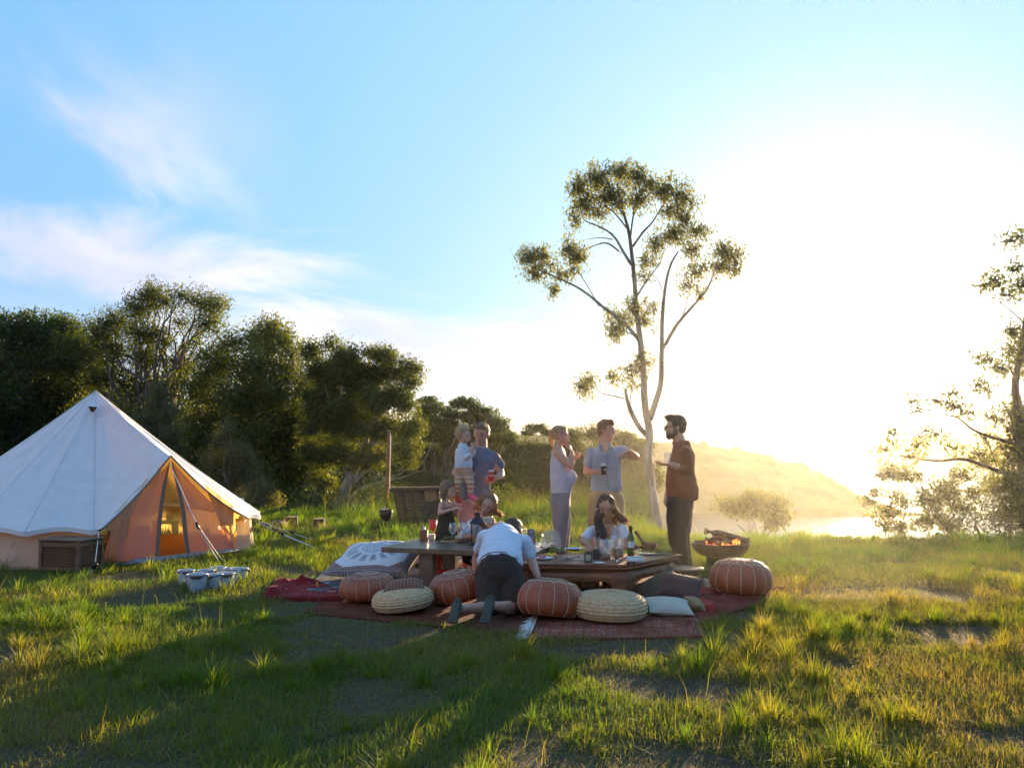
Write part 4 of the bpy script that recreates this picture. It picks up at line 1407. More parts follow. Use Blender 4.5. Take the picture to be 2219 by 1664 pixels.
# ---------------------------------------------------------------- far edge of the camp
def camp_edge():
    # tree stumps and a log
    def stump(px, top, bot, w, Y, label):
        c = at(px, bot, Y)
        z = float(ground_z(np.array([c.x]), np.array([Y]))[0])
        r = w / 2 * Y / FPX
        h = (bot - top) * Y / FPX + (c.z - z)
        root = empty('tree_stump', (c.x, Y, z), label, 'tree stump', 'stumps at the edge of the meadow')
        mb = MB()
        n = 14
        rr = [r * (1 + 0.10 * math.sin(k * 2.3 + px)) for k in range(n)]
        vs = []
        for j, (f, t) in enumerate([(1.15, 0), (1.0, 0.3), (0.97, 1.0)]):
            for k in range(n):
                a = 2 * math.pi * k / n
                vs.append(Vector((c.x + rr[k] * f * math.cos(a), Y + rr[k] * f * math.sin(a), z - 0.03 + (h + 0.03) * t)))
        fs = [(j * n + k, j * n + (k + 1) % n, (j + 1) * n + (k + 1) % n, (j + 1) * n + k) for j in range(2) for k in range(n)]
        mb.add(vs, fs)
        mb.obj('bark', M['bark_red'], root)
        mb = MB()
        vs = [Vector((c.x, Y, z + h + 0.003))] + [v + Vector((0, 0, 0.003)) for v in vs[2 * n:]]
        mb.add(vs, [(0, 1 + k, 1 + (k + 1) % n) for k in range(n)])
        mb.obj('cut_face', M['cutwood'], root)
    M['bark_red'] = mat_bark('reddish bark', (0.20, 0.10, 0.055), (0.06, 0.03, 0.02), 12)
    M['cutwood'] = mat_basic('sawn wood', (0.42, 0.27, 0.15), 0.8, 0.2, 30)
    stump(691, 1124, 1142, 25, 15.8, 'short sawn tree stump standing alone in the bright grass')
    stump(632, 1120, 1142, 27, 16.2, 'taller dark stump half hidden by dry stalks, left of the lone stump')
    p0, p1 = at(573, 1137, 15.6), at(618, 1136, 15.9)
    mb = MB()
    mb.tube([Vector((p0.x, p0.y, 0.09)), Vector(((p0.x + p1.x) / 2, p0.y + 0.1, 0.10)), Vector((p1.x, p1.y, 0.09))], [0.085, 0.09, 0.08], 12)
    tag(mb.obj('fallen_log', M['bark_red']), 'dark log lying in the grass beside the taller stump', 'log')
    # plank bench with a white canister behind the tent corner
    b0, b1 = at(490, 1094, 16.8), at(537, 1094, 16.8)
    root = empty('plank_bench', (b0.x, 16.8, 0), 'rough plank bench half hidden behind the tent corner', 'bench')
    mb = MB()
    zt = b0.z
    mb.box(((b0.x + b1.x) / 2, 16.8, zt), (b1.x - b0.x, 0.3, 0.04))
    mb.obj('seat', M['darkwood'], root, smooth=False)
    for x in (b0.x + 0.04, b1.x - 0.05):
        mb = MB()
        mb.box((x, 16.8, zt / 2 - 0.02), (0.05, 0.26, zt - 0.02))
        mb.obj('leg', M['darkwood'], root, smooth=False)
    root2 = empty('canister', (at(519, 1092, 16.8).x, 16.8, zt + 0.02), 'square white canister with a handle standing on the bench behind the tent', 'canister')
    c = at(519, 1087, 16.75)
    mb = MB()
    mb.box((c.x, 16.8, zt + 0.075), (0.11, 0.1, 0.11), bevel=0.012)
    wp = mat_basic('white painted tin', (0.7, 0.68, 0.64), 0.5)
    mb.obj('body', wp, root2)
    mb = MB()
    mb.tube([(c.x - 0.04, 16.8, zt + 0.13), (c.x - 0.03, 16.8, zt + 0.155), (c.x + 0.03, 16.8, zt + 0.155), (c.x + 0.04, 16.8, zt + 0.13)], 0.006, 6)
    mb.obj('handle', M['iron'], root2)
    mb = MB()
    mb.lathe([(0.03, 0), (0.035, 0.01), (0.035, 0.07), (0.03, 0.08)], (at(500, 1090, 16.8).x, 16.8, zt + 0.0205), 14)
    tag(mb.obj('tin', wp), 'small white tin beside the canister on the bench', 'tin')

    # stove: fire pot on three legs with a tall flue
    Y = 15.6
    base = at(835, 1146, Y)
    cx = at(836, 1118, Y).x
    z = 0.0
    root = empty('camp_stove', (cx, Y, 0), 'rusty fire pot on three thin legs with a tall leaning flue pipe', 'stove')
    zb = at(836, 1130, Y).z
    mb = MB()
    mb.lathe([(0.02, zb - 0.0), (0.07, zb + 0.02), (0.105, zb + 0.08), (0.113, zb + 0.15), (0.118, zb + 0.20), (0.105, zb + 0.20), (0.10, zb + 0.15), (0.06, zb + 0.05)], (cx, Y, 0), 22, closed=False)
    mb.obj('pot', M['iron'], root)
    for ax, ay in ((-0.16, -0.05), (0.0, -0.14), (0.14, 0.04)):
        mb = MB()
        mb.tube([(cx + ax * 0.35, Y + ay * 0.35, zb + 0.03), (cx + ax, Y + ay, -0.01)], 0.008, 6)
        mb.obj('leg', M['iron'], root)
    top = at(843, 934, Y)
    mb = MB()
    mb.tube([(cx + 0.01, Y + 0.03, zb + 0.12), (cx + 0.02, Y + 0.03, zb + 0.6), (top.x - 0.005, Y + 0.03, top.z)], [0.036, 0.034, 0.026], 12)
    mb.obj('flue', M['rust'], root)
    mb = MB()
    mb.tube([(top.x - 0.04, Y + 0.02, top.z + 0.005), (top.x + 0.005, Y + 0.02, top.z + 0.01), (top.x + 0.03, Y + 0.02, top.z - 0.12), (top.x + 0.02, Y + 0.02, top.z - 1.0)], 0.006, 6)
    mb.obj('flue_rod', M['rope'], root)
    e = at(829, 1108, Y - 0.05)
    for k, (ox, oz) in enumerate(((0, 0), (0.03, 0.012), (-0.03, 0.006))):
        mb = MB()
        mb.ball((cx - 0.03 + ox, Y - 0.03, zb + 0.205 + oz), (0.028, 0.022, 0.018), seg=8, rings=6)
        tag(mb.obj('ash_lump', mat_basic('pale ash', (0.5, 0.42, 0.38), 0.9)), ['pale lump of ash in the middle of the fire pot', 'pale lump of ash on the right in the fire pot', 'pale lump of ash on the left in the fire pot'][k], 'ash')

    # slatted timber lean-to
    Y = 17.2
    root = empty('timber_lean_to', (at(900, 1120, Y).x, Y, 0), 'dark slatted timber lean-to with sunlight painted into the boards across its gap', 'shelter')
    tl, tr_ = at(850, 1062, Y), at(952, 1060, Y + 0.4)
    bl, br = at(868, 1150, Y), at(958, 1150, Y + 0.4)
    mb = MB()
    mb.bar(tl + Vector((-0.06, 0, 0.02)), tr_ + Vector((0.3, 0.1, 0.02)), 0.16, 0.07)
    mb.obj('beam', M['darkwood'], root, smooth=False)
    for f, w in ((0.06, 0.05), (0.22, 0.08), (0.42, 0.06), (0.64, 0.06), (0.97, 0.06)):
        a, b = tl + (tr_ - tl) * f, bl + (br - bl) * f
        mb = MB()
        mb.bar(a + Vector((0, -0.03, 0)), b + Vector((0, -0.03, -0.05)), w, 0.04, Vector((0, 1, 0)))
        mb.obj('post', M['darkwood'], root, smooth=False)
    n = 11
    for i in range(n):
        f = (i + 0.5) / n
        a, b = tl + (bl - tl) * f, tr_ + (br - tr_) * f
        parts = [(0.0, 0.62)] if 0.03 < f < 0.30 else [(0.0, 1.0)]
        for g0, g1 in parts:
            mb = MB()
            mb.bar(a + (b - a) * g0, a + (b - a) * g1, 0.022, 0.062)
            mb.obj('board', M['darkwood'], root, smooth=False)
    for i in range(5):  # thin boards in the gap, the sun's glow put into their pale colour
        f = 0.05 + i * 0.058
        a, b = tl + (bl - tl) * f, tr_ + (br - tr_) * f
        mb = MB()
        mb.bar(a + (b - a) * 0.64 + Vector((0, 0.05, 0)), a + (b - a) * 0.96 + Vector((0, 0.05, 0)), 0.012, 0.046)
        mb.obj('board', M['sun_painted_board'], root, smooth=False, label='thin board in the gap with sunlight painted into its colour')
    # dark barrow tipped up in front of it
    root = empty('wheelbarrow', (at(930, 1140, 16.3).x, 16.3, 0), 'dark wheelbarrow tipped up against the timber lean-to', 'wheelbarrow')
    q = [at(908, 1098, 16.3), at(955, 1080, 16.5), at(958, 1150, 16.5), at(925, 1150, 16.3)]
    mb = MB()
    vs = q + [p + Vector((0.02, 0.10, 0.0)) for p in q]
    mb.add(vs, [(0, 1, 2, 3), (7, 6, 5, 4), (0, 4, 5, 1), (1, 5, 6, 2), (2, 6, 7, 3), (3, 7, 4, 0)])
    mb.obj('tray', M['iron'], root, smooth=False)
    for dxx in (0, 0.12):
        mb = MB()
        mb.tube([at(918 + dxx * 40, 1150, 16.2), at(912 + dxx * 40, 1125, 16.2), at(926 + dxx * 40, 1100, 16.2)], 0.014, 6)
        mb.obj('handle', M['darkwood'], root)
    wc = at(916, 1128, 16.2)


M['sun_painted_board'] = mat_wood('board painted sunlit', (0.42, 0.26, 0.13), (0.25, 0.15, 0.07), 0, 3, 0.7)
camp_edge()


# ---------------------------------------------------------------- rugs
def rug_material(name, field, border, accent, kind='medallion', seed=0.0):
    m, N = new_mat(name)
    uv = N.n('ShaderNodeUVMap', uv_map='UVMap').outputs[0]
    s = N.n('ShaderNodeSeparateXYZ', {0: uv})
    u, v = s.outputs[0], s.outputs[1]
    o = N.n('ShaderNodeTexCoord').outputs['Object']
    du = N.math('MINIMUM', u, N.math('SUBTRACT', 1.0, u))
    dv = N.math('MINIMUM', v, N.math('SUBTRACT', 1.0, v))
    d = N.math('MINIMUM', N.math('MULTIPLY', du, 2.2), dv)
    fade = N.noise(o, 3.5, 5.0, 0.6).outputs[0]
    # field motifs
    sc = N.n('ShaderNodeMapping', {0: uv, 1: (seed, seed, 0), 3: (15.0, 6.0, 1.0)}).outputs[0]
    vo = N.n('ShaderNodeTexVoronoi', {'Vector': sc, 'Scale': 1.0, 'Randomness': 0.12 if kind == 'medallion' else 0.6}, distance='CHEBYCHEV' if kind == 'tribal' else 'EUCLIDEAN')
    r = vo.outputs['Distance']
    ring = N.smooth(N.math('ABSOLUTE', N.math('SUBTRACT', r, 0.26)), 0.05, 0.03)
    dot = N.smooth(r, 0.14, 0.10)
    c = N.mix(ring, field, accent)
    c = N.mix(dot, c, tuple(x * 0.35 for x in field))
    sm = N.math('SINE', N.math('MULTIPLY', N.math('ADD', u, N.math('MULTIPLY', v, 0.5)), 190.0))
    c = N.mix(N.math('MULTIPLY', N.smooth(sm, 0.75, 0.95), 0.35), c, accent)
    # border bands
    bands = N.ramp(N.math('MULTIPLY', d, 5.0), [(0.0, tuple(x * 0.5 for x in border)), (0.10, border), (0.22, accent), (0.27, tuple(x * 0.3 for x in border)), (0.33, border), (0.55, accent), (0.60, tuple(x * 0.4 for x in field)), (0.66, field)], 'CONSTANT')
    zig = N.smooth(N.math('SINE', N.math('MULTIPLY', N.math('ADD', u, v), 170.0)), 0.3, 0.5)
    bands = N.mix(N.math('MULTIPLY', zig, 0.4), bands, tuple(x * 0.55 for x in accent))
    inb = N.smooth(d, 0.150, 0.145)
    c = N.mix(inb, c, bands)
    c = N.mix(N.math('MULTIPLY', N.smooth(fade, 0.35, 0.62), 0.85), c, tuple(x * 0.55 for x in field))
    wv = N.noise(o, 260.0, 2.0, 0.5).outputs[0]
    bp = N.n('ShaderNodeBump', {'Height': wv, 'Strength': 0.5, 'Distance': 0.006})
    N.n('ShaderNodeOutputMaterial', {0: N.n('ShaderNodeBsdfPrincipled', {'Base Color': c, 'Roughness': 0.95, 'Specular IOR Level': 0.1, 'Normal': bp})})
    return m


def rug(name, corners, z, mat, label, amp=0.0025, n=40, m_=24, seed=0, fringe=(), ruck=0.0, kind='rug', bulge=0.0):
    """corners (px, py) on the ground: front left, front right, back right, back left"""
    P = [gnd(*c) for c in corners]
    vs, uv = [], []
    pts = []
    for j in range(m_ + 1):
        v = j / m_
        for i in range(n + 1):
            u = i / n
            p = (P[0] * (1 - u) + P[1] * u) * (1 - v) + (P[3] * (1 - u) + P[2] * u) * v
            pts.append((p.x, p.y))
            vs.append(p)
            uv.append((u, v))
    nz = snoise(np.array(pts), seed, 4, 2.2)
    nz2 = snoise(np.array(pts), seed + 9, 3, 5.0)
    for k, p in enumerate(vs):
        u, v = uv[k]
        e = min(u, 1 - u, v, 1 - v)
        p.z = z + amp * (1 + nz[k]) + ruck * max(0, nz2[k]) ** 1.5 * (0.35 + 0.65 * min(1, e * 6))
        k2 = 0.02 * nz2[k] * (1 if e < 0.001 else 0)
        p.x += k2
        p.y += k2 * 0.6
        p.z += bulge * math.sin(math.pi * u) * math.sin(math.pi * v)
    W_ = n + 1
    fs = [(j * W_ + i, j * W_ + i + 1, (j + 1) * W_ + i + 1, (j + 1) * W_ + i) for j in range(m_) for i in range(n)]
    # edge skirt gives the rug its thickness
    loop = [i for i in range(n + 1)] + [j * W_ + n for j in range(1, m_ + 1)] + [m_ * W_ + i for i in range(n - 1, -1, -1)] + [j * W_ for j in range(m_ - 1, 0, -1)]
    o = len(vs)
    for k in loop:
        q = vs[k].copy()
        q.z = -0.01
        vs.append(q)
        uv.append(uv[k])
    L = len(loop)
    for a in range(L):
        b = (a + 1) % L
        fs.append((loop[b], loop[a], o + a, o + b))
    me = bpy.data.meshes.new(name)
    me.from_pydata([tuple(v) for v in vs], [], fs)
    me.polygons.foreach_set('use_smooth', np.ones(len(me.polygons), dtype=bool))
    set_uv(me, uv)
    if fringe:
        root = empty(name, tuple(P[0]), label, kind)
        link('weave', me, mat, root)
        rng = random.Random(seed)
        mb = MB()
        for side in fringe:
            a, b = {'left': (P[0], P[3]), 'right': (P[1], P[2])}[side]
            out = (P[0] - P[1]).normalized() if side == 'left' else (P[1] - P[0]).normalized()
            k = int((b - a).length / 0.011)
            for i in range(k):
                p = a + (b - a) * ((i + 0.5) / k)
                p = Vector((p.x, p.y, z + 0.006))
                q = p + out * rng.uniform(0.06, 0.10) + Vector((rng.uniform(-.025, .025), rng.uniform(-.03, .03), 0))
                q.z = z * 0.3 + 0.004 + rng.uniform(0, 0.012)
                mb.tube([p, (p + q) / 2 + Vector((0, 0, 0.008)), q], [0.003, 0.003, 0.002], 4, cap=False)
        mb.obj('fringe', M['rope'], root, kind='stuff')
        r = root
    else:
        r = tag(link(name, me, mat), label, kind)
    RUGAREA.append([(p.x, p.y) for p in P])
    return r


rug('rug', [(812, 1338), (1600, 1316), (1425, 1212), (905, 1208)], 0.002, rug_material('brown red rug', (0.17, 0.040, 0.020), (0.11, 0.03, 0.018), (0.24, 0.12, 0.07), 'tribal', 3), 'large worn brown red rug spread under both low tables', seed=4, n=60, m_=40, ruck=0.010)
rug('rug', [(655, 1330), (1010, 1366), (1090, 1290), (760, 1262)], 0.006, rug_material('rust brown rug', (0.17, 0.040, 0.020), (0.11, 0.03, 0.018), (0.22, 0.10, 0.055), 'tribal', 7), 'rust brown rug whose front edge curves under the left poufs and the kneeling man', seed=5, ruck=0.014)
rug('rug', [(648, 1284), (905, 1296), (960, 1232), (705, 1236)], 0.014, rug_material('grey patterned rug', (0.10, 0.095, 0.10), (0.20, 0.18, 0.17), (0.38, 0.36, 0.34), 'tribal', 1), 'grey and black patterned rug under the big blue and white cushion', seed=6)
rug('rug', [(566, 1300), (742, 1306), (736, 1276), (598, 1254)], 0.008, rug_material('dark red rug', (0.27, 0.020, 0.024), (0.17, 0.016, 0.018), (0.36, 0.11, 0.10), 'medallion', 2), 'rucked dark crimson rug at the left corner of the spread', ruck=0.07, seed=7, amp=0.02)
rug('rug', [(1000, 1372), (1180, 1380), (1215, 1318), (1050, 1318)], 0.012, rug_material('plain brown rug', (0.16, 0.062, 0.036), (0.12, 0.045, 0.03), (0.18, 0.085, 0.05), 'tribal', 9), 'flat brown rug in front of the kneeling man, beside the white fringe', seed=8, ruck=0.012)
rug('rug', [(1146, 1390), (1530, 1384), (1512, 1336), (1166, 1340)], 0.016, rug_material('fringed rug', (0.26, 0.065, 0.035), (0.26, 0.08, 0.035), (0.38, 0.27, 0.23), 'medallion', 5), 'orange red rug with pale medallions and a white fringe at its left end', seed=9, fringe=('left',))
rug('rug', [(1478, 1368), (1640, 1314), (1700, 1276), (1530, 1276)], 0.010, rug_material('right red rug', (0.24, 0.045, 0.03), (0.20, 0.04, 0.03), (0.32, 0.12, 0.08), 'medallion', 8), 'bright red rug reaching out to the right under the largest pouf', seed=10, amp=0.01, ruck=0.03)
rug('cloth', [(1490, 1322), (1545, 1330), (1556, 1276), (1515, 1272)], 0.024, mat_fabric('red cloth', (0.42, 0.05, 0.035), fold=1.0, bump=0.6), 'crumpled bright red cloth between the stool and the largest pouf', ruck=0.09, seed=11, n=24, m_=24, kind='cloth')


# ---------------------------------------------------------------- poufs
def leather_pouf(n=14):
    """unit pouf, built about the origin with radius 1"""
    root = empty('leather_pouf', (0, 0, 0), '', 'pouf', 'leather poufs round the low tables')
    prof = [(0.66, 0.0), (0.82, 0.03), (0.94, 0.14), (0.995, 0.30), (1.0, 0.48), (0.965, 0.66), (0.90, 0.80), (0.83, 0.885)]
    top = [(0.83, 0.885), (0.70, 0.975), (0.55, 1.035), (0.36, 1.075), (0.18, 1.09), (0.0, 1.092)]
    Hs = 0.62

    def radius(profile, t):
        k = t * (len(profile) - 1)
        i = min(int(k), len(profile) - 2)
        f = k - i
        return (profile[i][0] * (1 - f) + profile[i + 1][0] * f, profile[i][1] * (1 - f) + profile[i + 1][1] * f)
    st = 2 * math.pi / n

    def panel(profile, m_, name, scallop=0.0, k2=9, narrow=1.0):
        vs = []
        for j in range(m_ + 1):
            t = j / m_
            for i in range(k2 + 1):
                s = i / k2
                a = (s - 0.5) * st
                tt = t
                if scallop:
                    tt = t * (1 - scallop * (abs(2 * s - 1) ** 1.8))
                r, z = radius(profile, min(1, max(0, tt)))
                puff = 0.022 * (1 - abs(2 * s - 1) ** 2.5) * (1 - (2 * t - 1) ** 4)
                vs.append(Vector(((r + puff - 0.008) * math.cos(a), (r + puff - 0.008) * math.sin(a), z * Hs)))
        W_ = k2 + 1
        return MB().add(vs, [(j * W_ + i, j * W_ + i + 1, (j + 1) * W_ + i + 1, (j + 1) * W_ + i) for j in range(m_) for i in range(k2)]).mesh(name)
    side = panel(prof, 14, 'side_panel')
    cap = panel(top, 10, 'top_panel')
    for i in range(n):
        a = link('side_panel', side, M['leather'], root)
        a.rotation_euler.z = i * st
        b = link('top_panel', cap, M['leather'], root)
        b.rotation_euler.z = i * st
    # stitching
    mb = MB()
    r_ = 0.0085
    for i in range(n):
        a = (i + 0.5) * st
        pts = []
        for j in range(13):
            r, z = radius(prof, j / 12)
            if j == 0:
                r, z = 0.80, 0.025
            pts.append(Vector(((r + 0.004) * math.cos(a), (r + 0.004) * math.sin(a), z * Hs)))
        pts = pts[:-2] if False else pts
        mb.tube(pts, r_, 4)
        # scallop arch between two seams, over the shoulder
        arc = []
        for j in range(9):
            s = j / 8
            aa = a + s * st
            t = 0.10 + 0.26 * math.sin(math.pi * s) ** 0.7
            r, z = radius(top, t * 0.62)
            arc.append(Vector(((r + 0.012) * math.cos(aa), (r + 0.012) * math.sin(aa), z * Hs + 0.010)))
        mb.tube(arc, r_, 4)
        # inner star from arch crown to the middle ring
        aa = a + 0.5 * st
        r1, z1 = radius(top, 0.36 * 0.62)
        r2, z2 = radius(top, 0.52)
        mb.tube([Vector(((r1 + 0.01) * math.cos(aa), (r1 + 0.01) * math.sin(aa), z1 * Hs + 0.012)), Vector((r2 * math.cos(aa), r2 * math.sin(aa), z2 * Hs + 0.014))], r_, 4)
        b0 = a + 0.5 * st
        arc = []
        for j in range(7):
            s = j / 6
            bb = b0 + s * st
            r, z = radius(top, 0.52 + 0.12 * math.sin(math.pi * s))
            arc.append(Vector((r * math.cos(bb), r * math.sin(bb), z * Hs + 0.016)))
        mb.tube(arc, r_, 4)
    mb.obj('stitching', M['stitch'], root)
    mb = MB()
    mb.lathe([(0.001, 0.004), (0.80, 0.004), (0.80, 0.06), (0.001, 0.06)], n=28, closed=False)
    mb.obj('base', M['leather'], root)
    return root


def woven_pouf():
    """unit woven pouf with coils of braided rope"""
    root = empty('woven_pouf', (0, 0, 0), '', 'pouf', 'woven seagrass poufs')
    coils = 19
    n = 150
    prof = []
    pts = [(0.70, 0.0), (0.90, 0.06), (1.0, 0.20), (1.0, 0.34), (0.92, 0.48), (0.76, 0.56), (0.5, 0.60), (0.2, 0.61), (0.0, 0.61)]
    seg = []
    tot = 0
    for a, b in zip(pts[:-1], pts[1:]):
        L = math.hypot(b[0] - a[0], b[1] - a[1])
        seg.append((tot, L, a, b))
        tot += L
    K = 96
    vs = []
    for j in range(K + 1):
        d = tot * j / K
        for s0, L, a, b in seg:
            if d <= s0 + L + 1e-9:
                f = (d - s0) / L
                break
        r0, z0 = a[0] + (b[0] - a[0]) * f, a[1] + (b[1] - a[1]) * f
        nr, nz = (b[1] - a[1]) / L, -(b[0] - a[0]) / L
        ph = d / tot * coils
        for k in range(n):
            t = 2 * math.pi * k / n
            row = math.floor(ph)
            br = abs(math.sin(math.pi * ph))
            tw = 0.5 + 0.5 * math.sin(t * 54 + (1 if row % 2 else -1) * (ph - row) * 3.2)
            h = 0.017 * br ** 0.6 + 0.020 * tw * br
            wob = 0.012 * math.sin(3 * t + 1.3) + 0.008 * math.sin(5 * t)
            vs.append(Vector(((r0 + nr * h + wob) * math.cos(t), (r0 + nr * h + wob) * math.sin(t), z0 + nz * h)))
    fs = [(j * n + k, j * n + (k + 1) % n, (j + 1) * n + (k + 1) % n, (j + 1) * n + k) for j in range(K) for k in range(n)]
    MB().add(vs, fs).obj('braided_cover', M['seagrass'], root)
    MB().lathe([(0.001, 0.004), (0.72, 0.004), (0.72, 0.05), (0.001, 0.05)], n=24, closed=False).obj('base', M['seagrass'], root)
    return root


M['leather'] = mat_basic('tan leather', (0.29, 0.066, 0.020), 0.45, 0.18, 5.0, 0.25, 30, spec=0.5)
M['stitch'] = mat_basic('cream stitching', (0.62, 0.50, 0.38), 0.8)
m, N = new_mat('seagrass')
o = N.n('ShaderNodeTexCoord').outputs['Object']
nz = N.noise(o, 14.0, 4.0, 0.7).outputs[0]
c = N.mix(N.smooth(nz, 0.3, 0.7), (0.42, 0.27, 0.13), (0.70, 0.49, 0.27))
N.n('ShaderNodeOutputMaterial', {0: N.n('ShaderNodeBsdfPrincipled', {'Base Color': c, 'Roughness': 0.85, 'Normal': N.n('ShaderNodeBump', {'Height': N.noise(o, 60.0, 3.0).outputs[0], 'Strength': 0.4, 'Distance': 0.02})})})
M['seagrass'] = m


def set_on(root, px, py, r, hz=1.0, rot=(0, 0, 0), lift=0.03):
    """stand a unit thing of radius r so that its front bottom edge is at (px, py)"""
    g = gnd(px, py, lift)
    root.location = (g.x * (1 + r * 0.7 / g.y), g.y + r * 0.72, lift)
    root.rotation_euler = rot
    root.scale = (r, r, r * hz)


lp = leather_pouf()
pl = [(797, 1303, 0.262, 1.30, (0.02, -0.03, 0.2), 'leather pouf at the left, in front of the big blue and white cushion'),
      (995, 1312, 0.258, 1.42, (-0.10, -0.16, 0.9), 'leather pouf leaning just left of the kneeling man'),
      (1190, 1345, 0.275, 1.62, (-0.12, 0.17, 0.5), 'leather pouf leaning just right of the kneeling man'),
      (1605, 1290, 0.300, 1.55, (0.0, 0.02, 0.22), 'largest leather pouf standing apart at the right in front of the fire bowl')]
for i, (px, py, r, hz, rot, lab) in enumerate(pl):
    q = lp if i == 0 else copy_thing(lp, (0, 0, 0))
    q['label'] = lab
    set_on(q, px, py, r, hz, rot)
    if i in (1, 2):
        q.location.z += 0.03 if i == 1 else 0.0
wp_ = woven_pouf()
for i, (px, py, r, hz, rot, lab) in enumerate([(873, 1326, 0.262, 1.05, (0.02, -0.10, 0), 'round woven seagrass pouf carrying a striped brown cushion'),
                                               (1322, 1348, 0.300, 1.10, (0.02, 0.01, 1.0), 'larger round woven seagrass pouf in front of the carved table')]):
    q = wp_ if i == 0 else copy_thing(wp_, (0, 0, 0))
    q['label'] = lab
    set_on(q, px, py, r, hz, rot)


# ---------------------------------------------------------------- cushions
def cushion_mesh(w, d, th, n=26, pinch=0.10, seed=0, wr=0.012):
    vs, uv = [], []
    pts = []
    for side in (1, -1):
        for j in range(n + 1):
            v = -1 + 2 * j / n
            for i in range(n + 1):
                u = -1 + 2 * i / n
                x = u * w / 2 * (1 - pinch * (1 - v * v))
                y = v * d / 2 * (1 - pinch * (1 - u * u))
                e = max(0.0, (1 - abs(u) ** 2.6)) ** 0.62 * max(0.0, (1 - abs(v) ** 2.6)) ** 0.62
                vs.append([x, y, side * th / 2 * e])
                pts.append((x, y, side * 0.3))
                uv.append(((u + 1) / 2, (v + 1) / 2))
    nz = snoise(np.array(pts), seed, 4, 5.0)
    for k, p in enumerate(vs):
        if abs(p[2]) > 1e-4:
            p[2] += nz[k] * wr * (1 if p[2] > 0 else -1)
    W_ = n + 1
    o = W_ * W_
    fs = [(j * W_ + i, j * W_ + i + 1, (j + 1) * W_ + i + 1, (j + 1) * W_ + i) for j in range(n) for i in range(n)]
    fs += [(o + j * W_ + i, o + (j + 1) * W_ + i, o + (j + 1) * W_ + i + 1, o + j * W_ + i + 1) for j in range(n) for i in range(n)]
    me = bpy.data.meshes.new('cover')
    me.from_pydata(vs, [], fs)
    me.polygons.foreach_set('use_smooth', np.ones(len(me.polygons), dtype=bool))
    set_uv(me, uv)
    return me


def mandala_material(name, ground, ink, border, accent):
    m, N = new_mat(name)
    uv = N.n('ShaderNodeUVMap', uv_map='UVMap').outputs[0]
    s = N.n('ShaderNodeSeparateXYZ', {0: uv})
    u = N.math('SUBTRACT', N.math('MULTIPLY', s.outputs[0], 2.0), 1.0)
    v = N.math('SUBTRACT', N.math('MULTIPLY', s.outputs[1], 2.0), 1.0)
    r = N.math('SQRT', N.math('ADD', N.math('MULTIPLY', u, u), N.math('MULTIPLY', v, v)))
    th = N.math('ARCTAN2', v, u)
    pet = N.math('ABSOLUTE', N.math('SINE', N.math('MULTIPLY', th, 8.0)))
    pet2 = N.math('ABSOLUTE', N.math('SINE', N.math('MULTIPLY', th, 16.0)))
    # long paisley petals between r 0.38 and 0.76
    band = N.math('MULTIPLY', N.smooth(r, 0.40, 0.46), N.smooth(r, 0.78, 0.70))
    petal = N.math('MULTIPLY', band, N.smooth(pet, 0.42, 0.60))
    inner = N.math('MULTIPLY', N.math('MULTIPLY', N.smooth(r, 0.45, 0.5), N.smooth(r, 0.70, 0.65)), N.smooth(pet, 0.80, 0.88))
    c = N.mix(N.math('MULTIPLY', petal, N.smooth(N.n('ShaderNodeTexVoronoi', {'Vector': uv, 'Scale': 60.0}).outputs['Distance'], 0.15, 0.45, 1.0, 0.45)), ground, ink)
    c = N.mix(inner, c, tuple(x * 1.6 for x in ink))
    disc = N.smooth(r, 0.37, 0.35)
    vo = N.n('ShaderNodeTexVoronoi', {'Vector': uv, 'Scale': 34.0}).outputs['Distance']
    lace = N.mix(N.smooth(vo, 0.35, 0.5), ink, tuple(0.5 * (a + b) for a, b in zip(ground, ink)))
    rings = N.smooth(N.math('SINE', N.math('MULTIPLY', r, 75.0)), 0.5, 0.8)
    lace = N.mix(rings, lace, ground)
    lace = N.mix(N.math('MULTIPLY', N.smooth(pet2, 0.85, 0.95), 0.7), lace, ground)
    c = N.mix(disc, c, lace)
    q = N.math('MAXIMUM', N.math('ABSOLUTE', u), N.math('ABSOLUTE', v))
    corner = N.smooth(r, 1.0, 1.04)
    c = N.mix(corner, c, N.mix(N.smooth(vo, 0.3, 0.45), ink, border))
    bd = N.ramp(q, [(0.0, ground), (0.865, ink), (0.875, border), (0.89, accent), (0.905, border), (0.94, accent), (0.955, ink), (0.97, border)], 'CONSTANT')
    bd = N.mix(N.math('MULTIPLY', N.smooth(vo, 0.3, 0.5), 0.5), bd, ink)
    c = N.mix(N.smooth(q, 0.862, 0.866), c, bd)
    o = N.n('ShaderNodeTexCoord').outputs['Object']
    bp = N.n('ShaderNodeBump', {'Height': N.noise(o, 250.0, 2.0).outputs[0], 'Strength': 0.3, 'Distance': 0.004})
    N.n('ShaderNodeOutputMaterial', {0: N.n('ShaderNodeBsdfPrincipled', {'Base Color': c, 'Roughness': 0.9, 'Sheen Weight': 0.15, 'Specular IOR Level': 0.2, 'Normal': bp})})
    return m


